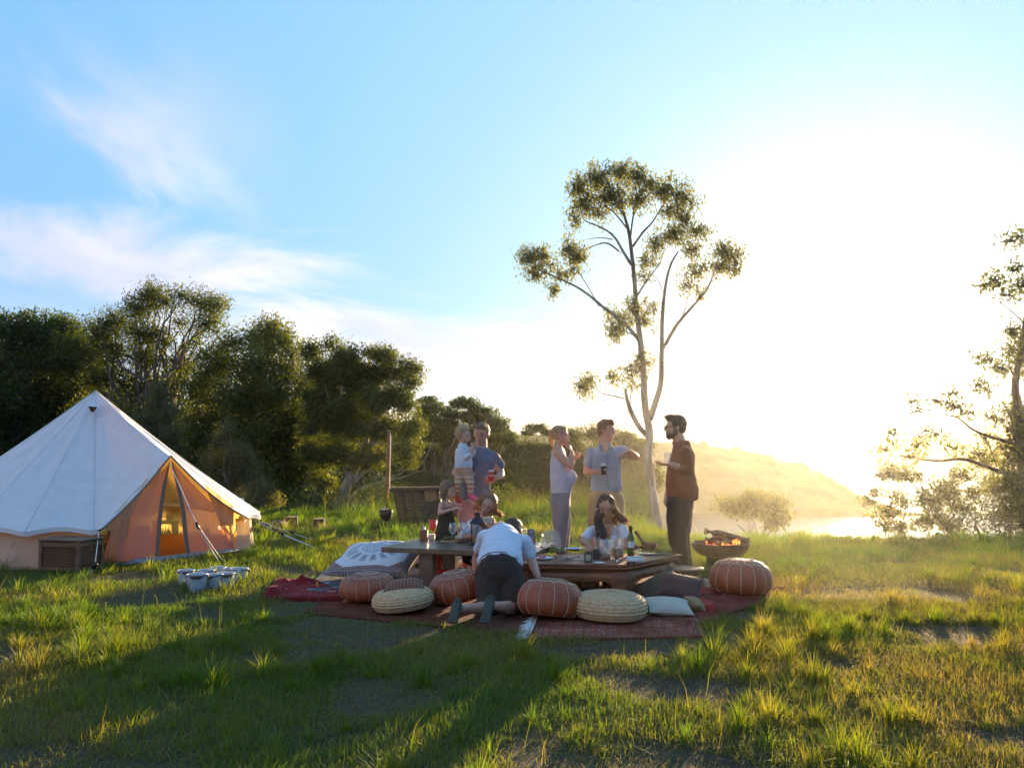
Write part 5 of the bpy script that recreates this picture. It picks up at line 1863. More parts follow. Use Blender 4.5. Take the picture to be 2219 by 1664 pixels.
def floor_cushion(label, mat, w, d, th, loc, rot, group, seed, tassels=True, pinch=0.08, wr=0.014, trim=None):
    root = empty('cushion', (0, 0, 0), label, 'cushion', group)
    link('cover', cushion_mesh(w, d, th, 30, pinch, seed, wr), mat, root)
    if tassels:
        mb = MB()
        rng = random.Random(seed)
        for s, (fx, fy) in enumerate(((0, -1), (1, 0), (-1, 0), (0, 1))):
            n = 34
            for i in range(n):
                t = -0.97 + 1.94 * i / (n - 1)
                k = 1 - pinch * (1 - t * t)
                if fx:
                    p = Vector((fx * w / 2 * k, t * d / 2, 0))
                else:
                    p = Vector((t * w / 2, fy * d / 2 * k, 0))
                out = Vector((fx, fy, 0))
                mb.tube([p, p + out * 0.014 + Vector((0, 0, -0.004)), p + out * 0.020 + Vector((rng.uniform(-.004, .004), 0, -0.030))], [0.0035, 0.0045, 0.003], 4, cap=False)
        mb.obj('tassels', trim or M['stitch'], root, kind='stuff')
    root.location = loc
    root.rotation_euler = rot
    return root


FC = 'large printed floor cushions'
blue_m = mandala_material('blue and white print', (0.60, 0.62, 0.62), (0.15, 0.155, 0.19), (0.25, 0.12, 0.09), (0.45, 0.36, 0.30))
rose_m = mandala_material('rose and grey print', (0.50, 0.44, 0.44), (0.16, 0.15, 0.21), (0.30, 0.10, 0.08), (0.48, 0.34, 0.28))
g = gnd(800, 1262)
floor_cushion('big blue and white mandala printed floor cushion tilted up in front of the table end', blue_m, 0.98, 0.86, 0.26, (g.x + 0.02, g.y + 0.42, 0.20), (math.radians(16), math.radians(-2), math.radians(-13)), FC, 1)
g = gnd(945, 1236)
floor_cushion('flatter rose and grey printed floor cushion lying beyond the blue and white one', rose_m, 0.80, 0.70, 0.20, (g.x - 0.02, g.y + 0.42, 0.13), (math.radians(6), 0, math.radians(-22)), FC, 2)
g = gnd(985, 1226)
floor_cushion('red brown printed floor cushion seen between the legs of the left table', rose_m, 0.62, 0.58, 0.16, (g.x + 0.10, g.y + 0.62, 0.09), (math.radians(2), 0, math.radians(28)), FC, 3)

stripe, N = new_mat('striped brown cloth')
uv = N.n('ShaderNodeUVMap', uv_map='UVMap').outputs[0]
s = N.n('ShaderNodeSeparateXYZ', {0: uv})
w_ = N.smooth(N.math('SINE', N.math('MULTIPLY', s.outputs[0], 75.0)), 0.1, 0.5)
c = N.mix(w_, (0.16, 0.055, 0.035), (0.27, 0.13, 0.085))
c = N.mix(N.math('MULTIPLY', N.smooth(N.math('SINE', N.math('MULTIPLY', s.outputs[1], 120.0)), 0.2, 0.6), 0.4), c, (0.09, 0.04, 0.03))
N.n('ShaderNodeOutputMaterial', {0: N.n('ShaderNodeBsdfPrincipled', {'Base Color': c, 'Roughness': 0.85})})
M['olive_cloth'] = mat_fabric('dark olive cloth', (0.055, 0.055, 0.038))
M['dark_cloth'] = mat_fabric('dark maroon cloth', (0.075, 0.042, 0.042), fold=0.8, bump=0.5)
g = gnd(873, 1326)
SC_ = 'small loose cushions on the rugs'
floor_cushion('small striped brown cushion with an olive back lying on the woven pouf', stripe, 0.36, 0.30, 0.135, (g.x + 0.0, g.y + 0.10, 0.205), (math.radians(3), math.radians(-5), math.radians(4)), SC_, 4, False, 0.06, 0.004)
g = gnd(1452, 1312)
floor_cushion('large slack olive cushion propped against the carved table', M['olive_cloth'], 0.46, 0.40, 0.16, (g.x - 0.05, g.y + 0.16, 0.12), (math.radians(30), math.radians(-24), math.radians(12)), SC_, 5, False, 0.10, 0.012)
floor_cushion('dark maroon cushion slumped over the olive one below the stool', M['dark_cloth'], 0.42, 0.36, 0.14, (g.x + 0.11, g.y + 0.12, 0.15), (math.radians(34), math.radians(8), math.radians(-14)), SC_, 6, False, 0.12, 0.016)
M['knit'] = mat_fabric('cream knit', (0.50, 0.47, 0.38), 140, 0.08, fold=0.2, bump=0.8)
g = gnd(1456, 1342)
floor_cushion('small pale knitted cushion lying in front of the olive one', M['knit'], 0.38, 0.28, 0.12, (g.x, g.y + 0.14, 0.085), (math.radians(16), math.radians(4), math.radians(3)), SC_, 7, False, 0.07, 0.004)
M['mustard'] = mat_fabric('mustard striped cloth', (0.30, 0.21, 0.10), fold=0.8, bump=0.5)
g = gnd(1512, 1330)
floor_cushion('crumpled khaki bag squashed right of the pale knitted cushion', M['mustard'], 0.15, 0.20, 0.11, (g.x, g.y + 0.08, 0.07), (math.radians(20), math.radians(30), math.radians(40)), SC_, 8, False, 0.12, 0.012)


# ---------------------------------------------------------------- the two low tables
TA_Z = 0.42


def plank_table():
    A = at(826, 1180, 9.2)
    A.z = TA_Z
    dx_ = Vector((math.cos(math.radians(-16)), math.sin(math.radians(-16)), 0))
    dy_ = Vector((-dx_.y, dx_.x, 0))
    L, Dp = 1.62, 0.92
    root = empty('plank_table', (A.x, A.y, 0), 'long low dark plank table on slab legs with wine glasses on it', 'table')
    mat = mat_wood('dark oiled tabletop', (0.20, 0.13, 0.085), (0.10, 0.062, 0.038), 0, 3, 0.36, 0.1)
    rot = Matrix.Rotation(math.radians(-16), 3, 'Z')
    nb = 4
    for i in range(nb):
        w = Dp / nb
        c = A + dx_ * (L / 2) + dy_ * (w * (i + 0.5))
        mb = MB()
        mb.box((c.x, c.y, TA_Z - 0.026 + (0.0008 * (i % 2))), (L, w - 0.002, 0.05), rot, bevel=0.003)
        mb.obj('plank', mat, root, smooth=False)
    for fx in (0.25, 0.80):
        for fy in (0.14, 0.86):
            c = A + dx_ * (L * fx * 1.0 + 0.05) + dy_ * (Dp * fy)
            mb = MB()
            mb.box((c.x, c.y, (TA_Z - 0.055) / 2), (0.15, 0.12, TA_Z - 0.055), rot, bevel=0.006)
            mb.obj('leg', mat, root, smooth=False)
    c = A + dx_ * (L * 0.52) + dy_ * (Dp * 0.5)
    mb = MB()
    mb.box((c.x, c.y, TA_Z - 0.085), (L * 0.55, 0.06, 0.06), rot)
    mb.obj('rail', mat, root, smooth=False)
    return A, dx_, dy_


TA = plank_table()
TB_Z = 0.36


def carved_table():
    F = at(1363, 1220, 8.28)
    F.z = TB_Z
    d1 = Vector((-0.99, 0.10, 0)).normalized()      # along the front edge to the left
    d2 = Vector((0.61, 0.79, 0)).normalized()       # along the right end, away
    L1, L2 = 1.12, 1.05
    root = empty('carved_table', (F.x, F.y, 0), 'low carved red brown hardwood table with curved legs, covered in food', 'table')
    mat = mat_wood('polished rosewood', (0.30, 0.115, 0.045), (0.15, 0.05, 0.02), 0, 2.5, 0.5, 0.05)
    quad = [F, F + d1 * L1, F + d1 * L1 + d2 * L2, F + d2 * L2]
    cen = sum((q for q in quad), Vector()) / 4

    def inset(q, k):
        """pull corner q towards the centre by k metres along both edges"""
        i = quad.index(q)
        a, b = quad[(i + 1) % 4] - q, quad[(i - 1) % 4] - q
        return q + a.normalized() * k + b.normalized() * k

    def ring(k, z):
        r = []
        for q in quad:
            p = inset(q, k)
            r.append(Vector((p.x, p.y, z)))
        return r
    # moulded top: stacked rings give the flared lip and waist
    levels = [(0.0, TB_Z), (0.0, TB_Z - 0.012), (0.012, TB_Z - 0.028), (0.010, TB_Z - 0.040), (0.04, TB_Z - 0.062), (0.055, TB_Z - 0.075)]
    mb = MB()
    vs = []
    for k, z in levels:
        vs += ring(k, z)
    n = len(levels)
    fs = [(j * 4 + i, j * 4 + (i + 1) % 4, (j + 1) * 4 + (i + 1) % 4, (j + 1) * 4 + i) for j in range(n - 1) for i in range(4)]
    fs.append((3, 2, 1, 0))
    fs.append(tuple((n - 1) * 4 + i for i in range(4)))
    mb.add(vs, fs)
    auto_smooth(mb.obj('tabletop', mat, root, smooth=False))
    # aprons with rounded lower corners, one per side
    for i in range(4):
        a, b = ring(0.055, 0)[i], ring(0.055, 0)[(i + 1) % 4]
        a2, b2 = ring(0.10, 0)[i], ring(0.10, 0)[(i + 1) % 4]
        Ls = (b - a).length
        m_ = 41
        vs = []
        for j in range(m_):
            t = j / (m_ - 1)
            e = min(t, 1 - t) * Ls
            z_low = 0.195
            if e < 0.20:
                q = max(0.0, min(1.0, (e - 0.12) / 0.08))
                z_low = 0.195 - 0.075 * (1 - math.sqrt(max(0, 1 - (1 - q) ** 2)))
            bul = 0.022 * 1
            o_ = (a - a2) * 0.5
            pa, pb = a + (b - a) * t, a2 + (b2 - a2) * t
            out = (pa - pb)
            for f, z in ((0.35, TB_Z - 0.074), (0.9, TB_Z - 0.10), (1.0, 0.23), (0.72, z_low + 0.012), (0.60, z_low), (0.0, z_low), (0.0, TB_Z - 0.074)):
                p = pb + out * f
                vs.append(Vector((p.x, p.y, z)))
        fs = [(j * 7 + k, j * 7 + k + 1, (j + 1) * 7 + k + 1, (j + 1) * 7 + k) for j in range(m_ - 1) for k in range(6)]
        mb = MB()
        mb.add(vs, fs)
        auto_smooth(mb.obj('apron', mat, root))
        # raised bead under the apron
    for q in quad:
        i = quad.index(q)
        a, b = (quad[(i + 1) % 4] - q).normalized(), (quad[(i - 1) % 4] - q).normalized()
        vs = []
        prof = [(0.055, TB_Z - 0.074, 0.12), (0.040, 0.25, 0.13), (0.045, 0.18, 0.13), (0.065, 0.10, 0.115), (0.060, 0.05, 0.12), (0.040, 0.012, 0.14), (0.045, 0.0, 0.14)]
        for k, z, w in prof:
            o_ = q + (a + b) * k
            for p in (o_, o_ + a * w, o_ + a * w + b * 0.05, o_ + (a + b) * 0.05, o_ + b * w + a * 0.05, o_ + b * w):
                vs.append(Vector((p.x, p.y, z + 0.004)))
        m_ = len(prof)
        fs = [(j * 6 + k, j * 6 + (k + 1) % 6, (j + 1) * 6 + (k + 1) % 6, (j + 1) * 6 + k) for j in range(m_ - 1) for k in range(6)]
        fs += [(5, 4, 3, 2, 1, 0), tuple((m_ - 1) * 6 + k for k in range(6))]
        mb = MB()
        mb.add(vs, fs)
        auto_smooth(mb.obj('leg', mat, root))
    return F, d1, d2


TB = carved_table()


def onA(px, py, z=TA_Z):
    return gnd(px, py, z)


def onB(px, py, z=TB_Z):
    return gnd(px, py, z)


# ---------------------------------------------------------------- people
def remesh(mb, voxel, iters=4, wr=0.0, wfreq=14.0, seed=0, smooth_f=0.5, decimate=None, stretch=None):
    """one continuous skin over all the closed shapes in mb"""
    me = mb.mesh('tmp', True)
    ob = bpy.data.objects.new('tmp', me)
    COL.objects.link(ob)
    r = ob.modifiers.new('r', 'REMESH')
    r.mode = 'VOXEL'
    r.voxel_size = voxel
    r.use_smooth_shade = True
    s = ob.modifiers.new('s', 'SMOOTH')
    s.factor = smooth_f
    s.iterations = iters
    if decimate:
        d = ob.modifiers.new('d', 'DECIMATE')
        d.ratio = decimate
    dg = bpy.context.evaluated_depsgraph_get()
    ev = ob.evaluated_get(dg)
    out = bpy.data.meshes.new_from_object(ev)
    bpy.data.objects.remove(ob)
    bpy.data.meshes.remove(me)
    out.materials.clear()
    if wr > 0 and len(out.vertices):
        n = len(out.vertices)
        co = np.empty(n * 3, dtype=np.float32)
        no = np.empty(n * 3, dtype=np.float32)
        out.vertices.foreach_get('co', co)
        out.vertices.foreach_get('normal', no)
        co = co.reshape(-1, 3)
        no = no.reshape(-1, 3)
        q = co * np.array(stretch if stretch else (1.0, 1.0, 0.55))
        w = snoise(q, seed, 3, wfreq)
        w = 1 - np.abs(w) * 1.6           # ridged, like folds
        co += no * (w * wr * 1.5)[:, None]
        out.vertices.foreach_set('co', co.ravel())
    out.polygons.foreach_set('use_smooth', np.ones(len(out.polygons), dtype=bool))
    out.update()
    return out


def mat_skin(name, col):
    m, N = new_mat(name)
    o = N.n('ShaderNodeTexCoord').outputs['Object']
    nz = N.noise(o, 18.0, 4.0, 0.6).outputs[0]
    c = N.mix(N.smooth(nz, 0.3, 0.7), tuple(x * 0.9 for x in col), (min(1, col[0] * 1.08), col[1] * 1.0, col[2] * 0.98))
    p = N.n('ShaderNodeBsdfPrincipled', {'Base Color': c, 'Roughness': 0.5, 'Subsurface Weight': 0.25, 'Subsurface Radius': (0.03, 0.012, 0.006), 'Subsurface Scale': 0.6, 'Specular IOR Level': 0.35})
    N.n('ShaderNodeOutputMaterial', {0: p})
    return m


def mat_hair(name, col, tr=(0.5, 0.25, 0.08)):
    m, N = new_mat(name)
    o = N.n('ShaderNodeTexCoord').outputs['Object']
    v = N.n('ShaderNodeMapping', {0: o, 3: (160, 160, 14)}).outputs[0]
    nz = N.noise(v, 1.0, 3.0, 0.6).outputs[0]
    c = N.mix(N.smooth(nz, 0.3, 0.7), tuple(x * 0.55 for x in col), tuple(min(1, x * 1.35) for x in col))
    bp = N.n('ShaderNodeBump', {'Height': nz, 'Strength': 0.7, 'Distance': 0.006})
    p = N.n('ShaderNodeBsdfPrincipled', {'Base Color': c, 'Roughness': 0.42, 'Normal': bp, 'Specular IOR Level': 0.5})
    t = N.n('ShaderNodeBsdfTranslucent', {0: tr})
    x = N.n('ShaderNodeMixShader', {0: 0.28, 1: p.outputs[0], 2: t.outputs[0]})
    N.n('ShaderNodeOutputMaterial', {0: x})
    return m


M['skin'] = mat_skin('fair skin', (0.50, 0.28, 0.20))
M['skin_tan'] = mat_skin('tanned skin', (0.42, 0.22, 0.145))
M['skin_child'] = mat_skin('child skin', (0.56, 0.33, 0.24))
M['dark_eye'] = mat_basic('eye', (0.03, 0.02, 0.015), 0.2)
M['lip'] = mat_basic('lip', (0.38, 0.13, 0.10), 0.4)


class Head:
    def __init__(s, c, fwd, up, k=1.0):
        s.c = Vector(c)
        s.u = Vector(up).normalized()
        f = Vector(fwd)
        s.f = (f - s.u * f.dot(s.u)).normalized()
        s.r = s.f.cross(s.u).normalized()
        s.k = k
        s.R = Matrix((s.r, s.f, s.u)).transposed()

    def p(s, r=0.0, f=0.0, u=0.0):
        return s.c + (s.r * r + s.f * f + s.u * u) * s.k

    def skin(s, mb, neck, child=False, neck_r=0.052, sex='m'):
        k = s.k
        B = lambda c, r: mb.ball(c, tuple(x * k for x in r), s.R, 20, 14)
        B(s.p(0, -0.012, 0.022), (0.074, 0.094, 0.088))
        jaw = 0.052 if sex == 'f' else 0.057
        if child:
            B(s.p(0, 0.020, -0.038), (0.060, 0.062, 0.064))
            B(s.p(0, 0.048, -0.082), (0.020, 0.018, 0.016))
            for sg in (-1, 1):
                B(s.p(sg * 0.034, 0.055, -0.035), (0.028, 0.024, 0.028))
        else:
            B(s.p(0, 0.020, -0.044), (jaw, 0.064, 0.074))
            B(s.p(0, 0.056, -0.098), (0.024, 0.022, 0.020))
            for sg in (-1, 1):
                B(s.p(sg * 0.034, 0.056, -0.026), (0.024, 0.022, 0.024))
        B(s.p(0, 0.072, 0.018), (0.050, 0.018, 0.012))
        mb.limb([s.p(0, 0.086, 0.006), s.p(0, 0.100, -0.018), s.p(0, 0.108, -0.030)], [0.0085 * k, 0.010 * k, 0.0125 * k], 8)
        B(s.p(0, 0.098, -0.034), (0.017, 0.010, 0.009))
        B(s.p(0, 0.084, -0.060), (0.024, 0.012, 0.010))
        for sg in (-1, 1):
            B(s.p(sg * 0.076, -0.008, -0.004), (0.010, 0.019, 0.032))
            B(s.p(sg * 0.030, 0.070, -0.002), (0.015, 0.014, 0.011))
        mb.limb([s.p(0, -0.018, -0.050), Vector(neck)], [neck_r * k, neck_r * 1.08 * k], 14)

    def face(s, root, closed=False, brow=(0.12, 0.08, 0.05), glasses=False, mouth=True):
        k = s.k
        mb = MB()
        for sg in (-1, 1):
            mb.ball(s.p(sg * 0.030, 0.0815, 0.000 if not closed else -0.003), (0.0135 * k, 0.0052 * k, (0.0055 if not closed else 0.0028) * k), s.R, 10, 8)
        if not glasses:
            for i in range(2):
                e = MB()
                e.ball(s.p((-1, 1)[i] * 0.030, 0.0815, 0.000 if not closed else -0.003), (0.0135 * k, 0.0052 * k, (0.0055 if not closed else 0.0028) * k), s.R, 10, 8)
                e.obj('eye', M['dark_eye'], root)
            bm_ = mat_basic('brow', brow, 0.8)
            for sg in (-1, 1):
                e = MB()
                e.limb([s.p(sg * 0.014, 0.090, 0.020), s.p(sg * 0.032, 0.087, 0.026), s.p(sg * 0.048, 0.074, 0.020)], [0.0030 * k, 0.0036 * k, 0.002 * k], 6)
                e.obj('eyebrow', bm_, root)
        if mouth:
            e = MB()
            e.limb([s.p(-0.022, 0.086, -0.061), s.p(0, 0.0955, -0.059), s.p(0.022, 0.086, -0.061)], [0.003 * k, 0.0048 * k, 0.003 * k], 8)
            e.obj('lips', M['lip'], root)

    def cap(s, mb, big=1.0, back=0.0, fringe=0.0, side=True, drop=0.0):
        """hair lying round the skull"""
        k = s.k
        B = lambda c, r: mb.ball(c, tuple(x * k for x in r), s.R, 20, 14)
        B(s.p(0, -0.026 - back, 0.036), (0.082 * big, 0.094 * big, 0.084 * big))
        B(s.p(0, 0.020 + fringe, 0.078), (0.060 * big, 0.058, 0.034 * big))
        if side:
            B(s.p(0, -0.050, -0.010 - drop), (0.078 * big, 0.062 * big, 0.070))


def strands(mb, rootfn, n, seed, w=0.004, seg=5):
    """thin ribbons of hair; rootfn(rng) returns a list of points along the strand"""
    rng = random.Random(seed)
    for _ in range(n):
        pts = rootfn(rng)
        m_ = len(pts)
        side = Vector((rng.uniform(-1, 1), rng.uniform(-1, 1), rng.uniform(-0.4, 0.4))).normalized()
        vs = []
        for i, p in enumerate(pts):
            t = i / (m_ - 1)
            ww = w * (1 - 0.8 * t) * 0.5
            vs += [Vector(p) - side * ww, Vector(p) + side * ww]
        mb.add(vs, [(2 * i, 2 * i + 1, 2 * i + 3, 2 * i + 2) for i in range(m_ - 1)])


def hand(mb, wrist, d, nrm, curl=0.5, k=1.0, thumb=1, spread=0.0, thumb_in=0.5):
    """palm and five fingers; d points from the wrist to the knuckles, nrm out of the palm"""
    wrist = Vector(wrist)
    d = Vector(d).normalized()
    nrm = Vector(nrm)
    nrm = (nrm - d * nrm.dot(d)).normalized()
    sd = d.cross(nrm).normalized() * thumb         # towards the thumb
    pl = 0.088 * k
    mb.limb([wrist - d * 0.015 * k, wrist + d * 0.03 * k, wrist + d * pl], [0.017 * k, 0.014 * k, 0.012 * k], 10, [1.5, 2.3, 3.0], sd)
    for i, (off, L, sp) in enumerate(((0.029, 0.074, 0.10), (0.0095, 0.082, 0.03), (-0.0105, 0.076, -0.04), (-0.029, 0.060, -0.12))):
        base = wrist + d * (pl * (0.97 - 0.06 * abs(i - 1))) + sd * off * k
        dd = (d + sd * (sp + spread * (1.5 - i) * 0.3)).normalized()
        pts = [base - dd * 0.012 * k, base]
        a = 0.0
        p = base
        for seg, f in enumerate((0.44, 0.32, 0.24)):
            a += curl * (0.75 if seg == 0 else 1.0) * (1 + 0.08 * i)
            q = (dd * math.cos(a) + nrm * math.sin(a)).normalized()
            p = p + q * (L * f * k)
            pts.append(p)
        mb.limb(pts, [0.0092 * k, 0.0092 * k, 0.0086 * k, 0.0080 * k, 0.0070 * k], 7)
    tb = wrist + d * 0.022 * k + sd * 0.022 * k
    td = (d * 0.65 + sd * 0.75 + nrm * 0.25 * thumb_in).normalized()
    td2 = (d * 0.85 + sd * 0.25 + nrm * 0.9 * thumb_in).normalized()
    mb.limb([tb - td * 0.01 * k, tb + td * 0.035 * k, tb + td * 0.035 * k + td2 * 0.030 * k, tb + td * 0.035 * k + td2 * 0.030 * k + (td2 + nrm * 0.3 * thumb_in).normalized() * 0.024 * k], [0.013 * k, 0.0115 * k, 0.0095 * k, 0.008 * k], 8)


def arm(mb, sh, el, wr_, k=1.0, thin=1.0):
    sh, el, wr_ = Vector(sh), Vector(el), Vector(wr_)
    t = thin * k
    mb.limb([sh, sh.lerp(el, 0.35), sh.lerp(el, 0.8), el, el.lerp(wr_, 0.25), el.lerp(wr_, 0.65), wr_],
            [0.050 * t, 0.049 * t, 0.040 * t, 0.038 * t, 0.041 * t, 0.033 * t, 0.026 * t], 12)


def leg(mb, hip, kn, an, k=1.0, thin=1.0):
    hip, kn, an = Vector(hip), Vector(kn), Vector(an)
    t = thin * k
    mb.limb([hip, hip.lerp(kn, 0.3), hip.lerp(kn, 0.75), kn, kn.lerp(an, 0.28), kn.lerp(an, 0.7), an],
            [0.088 * t, 0.086 * t, 0.066 * t, 0.058 * t, 0.058 * t, 0.042 * t, 0.036 * t], 12)


def shoe(name, heel, toe, up, mat, root, w=0.046, sole=None):
    heel, toe, up = Vector(heel), Vector(toe), Vector(up).normalized()
    d = (toe - heel).normalized()
    L = (toe - heel).length
    mb = MB()
    mb.limb([heel + d * 0.03 + up * 0.04, heel + d * (L * 0.45) + up * 0.042, toe - d * 0.045 + up * 0.028], [0.036, 0.036, 0.026], 14, [w / 0.046 * 0.95, 1.12, 1.55], d.cross(up))
    o = link(name, remesh(mb, 0.012, 2), mat, root)
    if sole:
        m2 = MB()
        m2.limb([heel + d * 0.028, heel + d * (L * 0.45), toe - d * 0.04], [0.010, 0.010, 0.010], 12, [3.6, 3.6, 4.6], d.cross(up))
        s_ = m2.obj('sole', sole, o)
        s_.matrix_parent_inverse = Matrix.Identity(4)
        o.matrix_parent_inverse = Matrix.Translation(root.location).inverted()
        # the sole is a child of the shoe and shares its frame
        s_.parent = o
    return o


def torso(mb, pts, right, n=20):
    """pts: (centre, half width, half depth) from bottom to top"""
    mb.limb([p[0] for p in pts], [p[2] for p in pts], n, [p[1] / p[2] for p in pts], right)


def person(label, px, Y, group=None):
    g = at(px, 1200, Y)
    return empty('person', (g.x, Y, 0), label, 'person', group)


cloth = mat_fabric


def build_blue_man():
    Y = 10.3
    J = lambda x, y, d=0.0: at(x, y, Y + d)
    root = person('man in a blue t-shirt and pink shorts carrying a toddler', 1040, Y)
    body = MB()
    H = Head(J(1043, 940), (-0.25, -1, -0.35), (0.03, -0.16, 1), 1.06)
    H.skin(body, J(1043, 980, 0.03), neck_r=0.060)
    rt = Vector((1, 0.05, 0))
    shL, shR = J(1014, 990), J(1073, 990)
    elL, wrL = J(986, 1024, -0.02), J(1002, 1032, -0.22)
    elR, wrR = J(1086, 1028, 0.0), J(1074, 1036, -0.20)
    arm(body, shL, elL, wrL, 1.08)
    arm(body, shR, elR, wrR, 1.08)
    hand(body, wrL, (1, -0.15, 0.05), (0, 0.2, 1), 0.3, 1.0, -1)
    hand(body, wrR, (-0.85, -0.25, 0.0), (-0.1, 0.95, 0), 0.75, 1.0, 1)
    torso(body, [(J(1032, 1085), 0.15, 0.10), (J(1034, 1050), 0.14, 0.10), (J(1042, 1000), 0.17, 0.11), (J(1043, 980), 0.10, 0.08)], rt)
    hipL, hipR = J(1013, 1095), J(1048, 1095)
    knL, knR = J(1010, 1165, -0.04), J(1046, 1165, -0.03)
    anL, anR = J(1008, 1228, 0.02), J(1048, 1229, 0.03)
    leg(body, hipL, knL, anL)
    leg(body, hipR, knR, anR)
    link('body', remesh(body, 0.0085, 2, decimate=0.5), M['skin'], root)
    H.face(root, closed=True)
    sh = MB()
    torso(sh, [(J(1030, 1074), 0.178, 0.125), (J(1031, 1050), 0.165, 0.12), (J(1036, 1020), 0.168, 0.125), (J(1042, 996), 0.185, 0.125), (J(1043, 984), 0.135, 0.095)], rt, 24)
    sh.limb([J(1017, 989), J(1003, 1006, 0)], [0.072, 0.068], 14)
    sh.limb([J(1069, 989), J(1078, 1000), J(1083, 1008)], [0.066, 0.062, 0.062], 14)
    link('t_shirt', remesh(sh, 0.012, 5, 0.005, 9, 1), cloth('blue jersey', (0.155, 0.165, 0.225), 300, fold=0.5, bump=0.3), root)
    st = MB()
    torso(st, [(J(1031, 1100), 0.165, 0.12), (J(1031, 1080), 0.155, 0.115)], rt)
    st.limb([hipL, knL + (hipL - knL) * 0.15], [0.105, 0.098], 14)
    st.limb([hipR, knR + (hipR - knR) * 0.15], [0.105, 0.098], 14)
    link('shorts', remesh(st, 0.013, 4, 0.005, 9, 2), cloth('pink cotton', (0.46, 0.23, 0.22), 300, fold=0.4), root)
    hr = MB()
    H.cap(hr, 1.0, 0.0, 0.006, True, 0.0)
    hr.ball(H.p(0.0, 0.035, 0.088), tuple(x * H.k for x in (0.055, 0.045, 0.026)), H.R)
    link('hair', remesh(hr, 0.009, 2, 0.004, 40, 3), mat_hair('light brown hair', (0.20, 0.125, 0.065), (0.5, 0.3, 0.12)), root)
    for an in (anL, anR):
        shoe('shoe', Vector((an.x, an.y + 0.06, 0.012)), Vector((an.x - 0.01, an.y - 0.20, 0.012)), (0, 0, 1), M['darkwood'], root)
    # can in the hand
    c = J(1064, 1030, -0.235)
    can = empty('drink_can', (c.x, c.y, c.z - 0.062), 'red drink can held by the man in the blue t-shirt', 'can', 'drink cans held by guests')
    MB().lathe([(0.030, -0.062), (0.034, -0.055), (0.034, 0.035), (0.034, 0.040)], c, 20).obj('body', mat_basic('red can', (0.45, 0.02, 0.025), 0.35), can)
    MB().lathe([(0.033, 0.040), (0.033, 0.052), (0.027, 0.060), (0.026, 0.058)], c, 20).obj('top', mat_basic('bare can', (0.7, 0.7, 0.7), 0.3, metallic=1.0), can)
    MB().lathe([(0.0346, -0.008), (0.0346, 0.006)], c, 20, closed=False).obj('band', mat_basic('pale band', (0.55, 0.35, 0.33), 0.4), can)


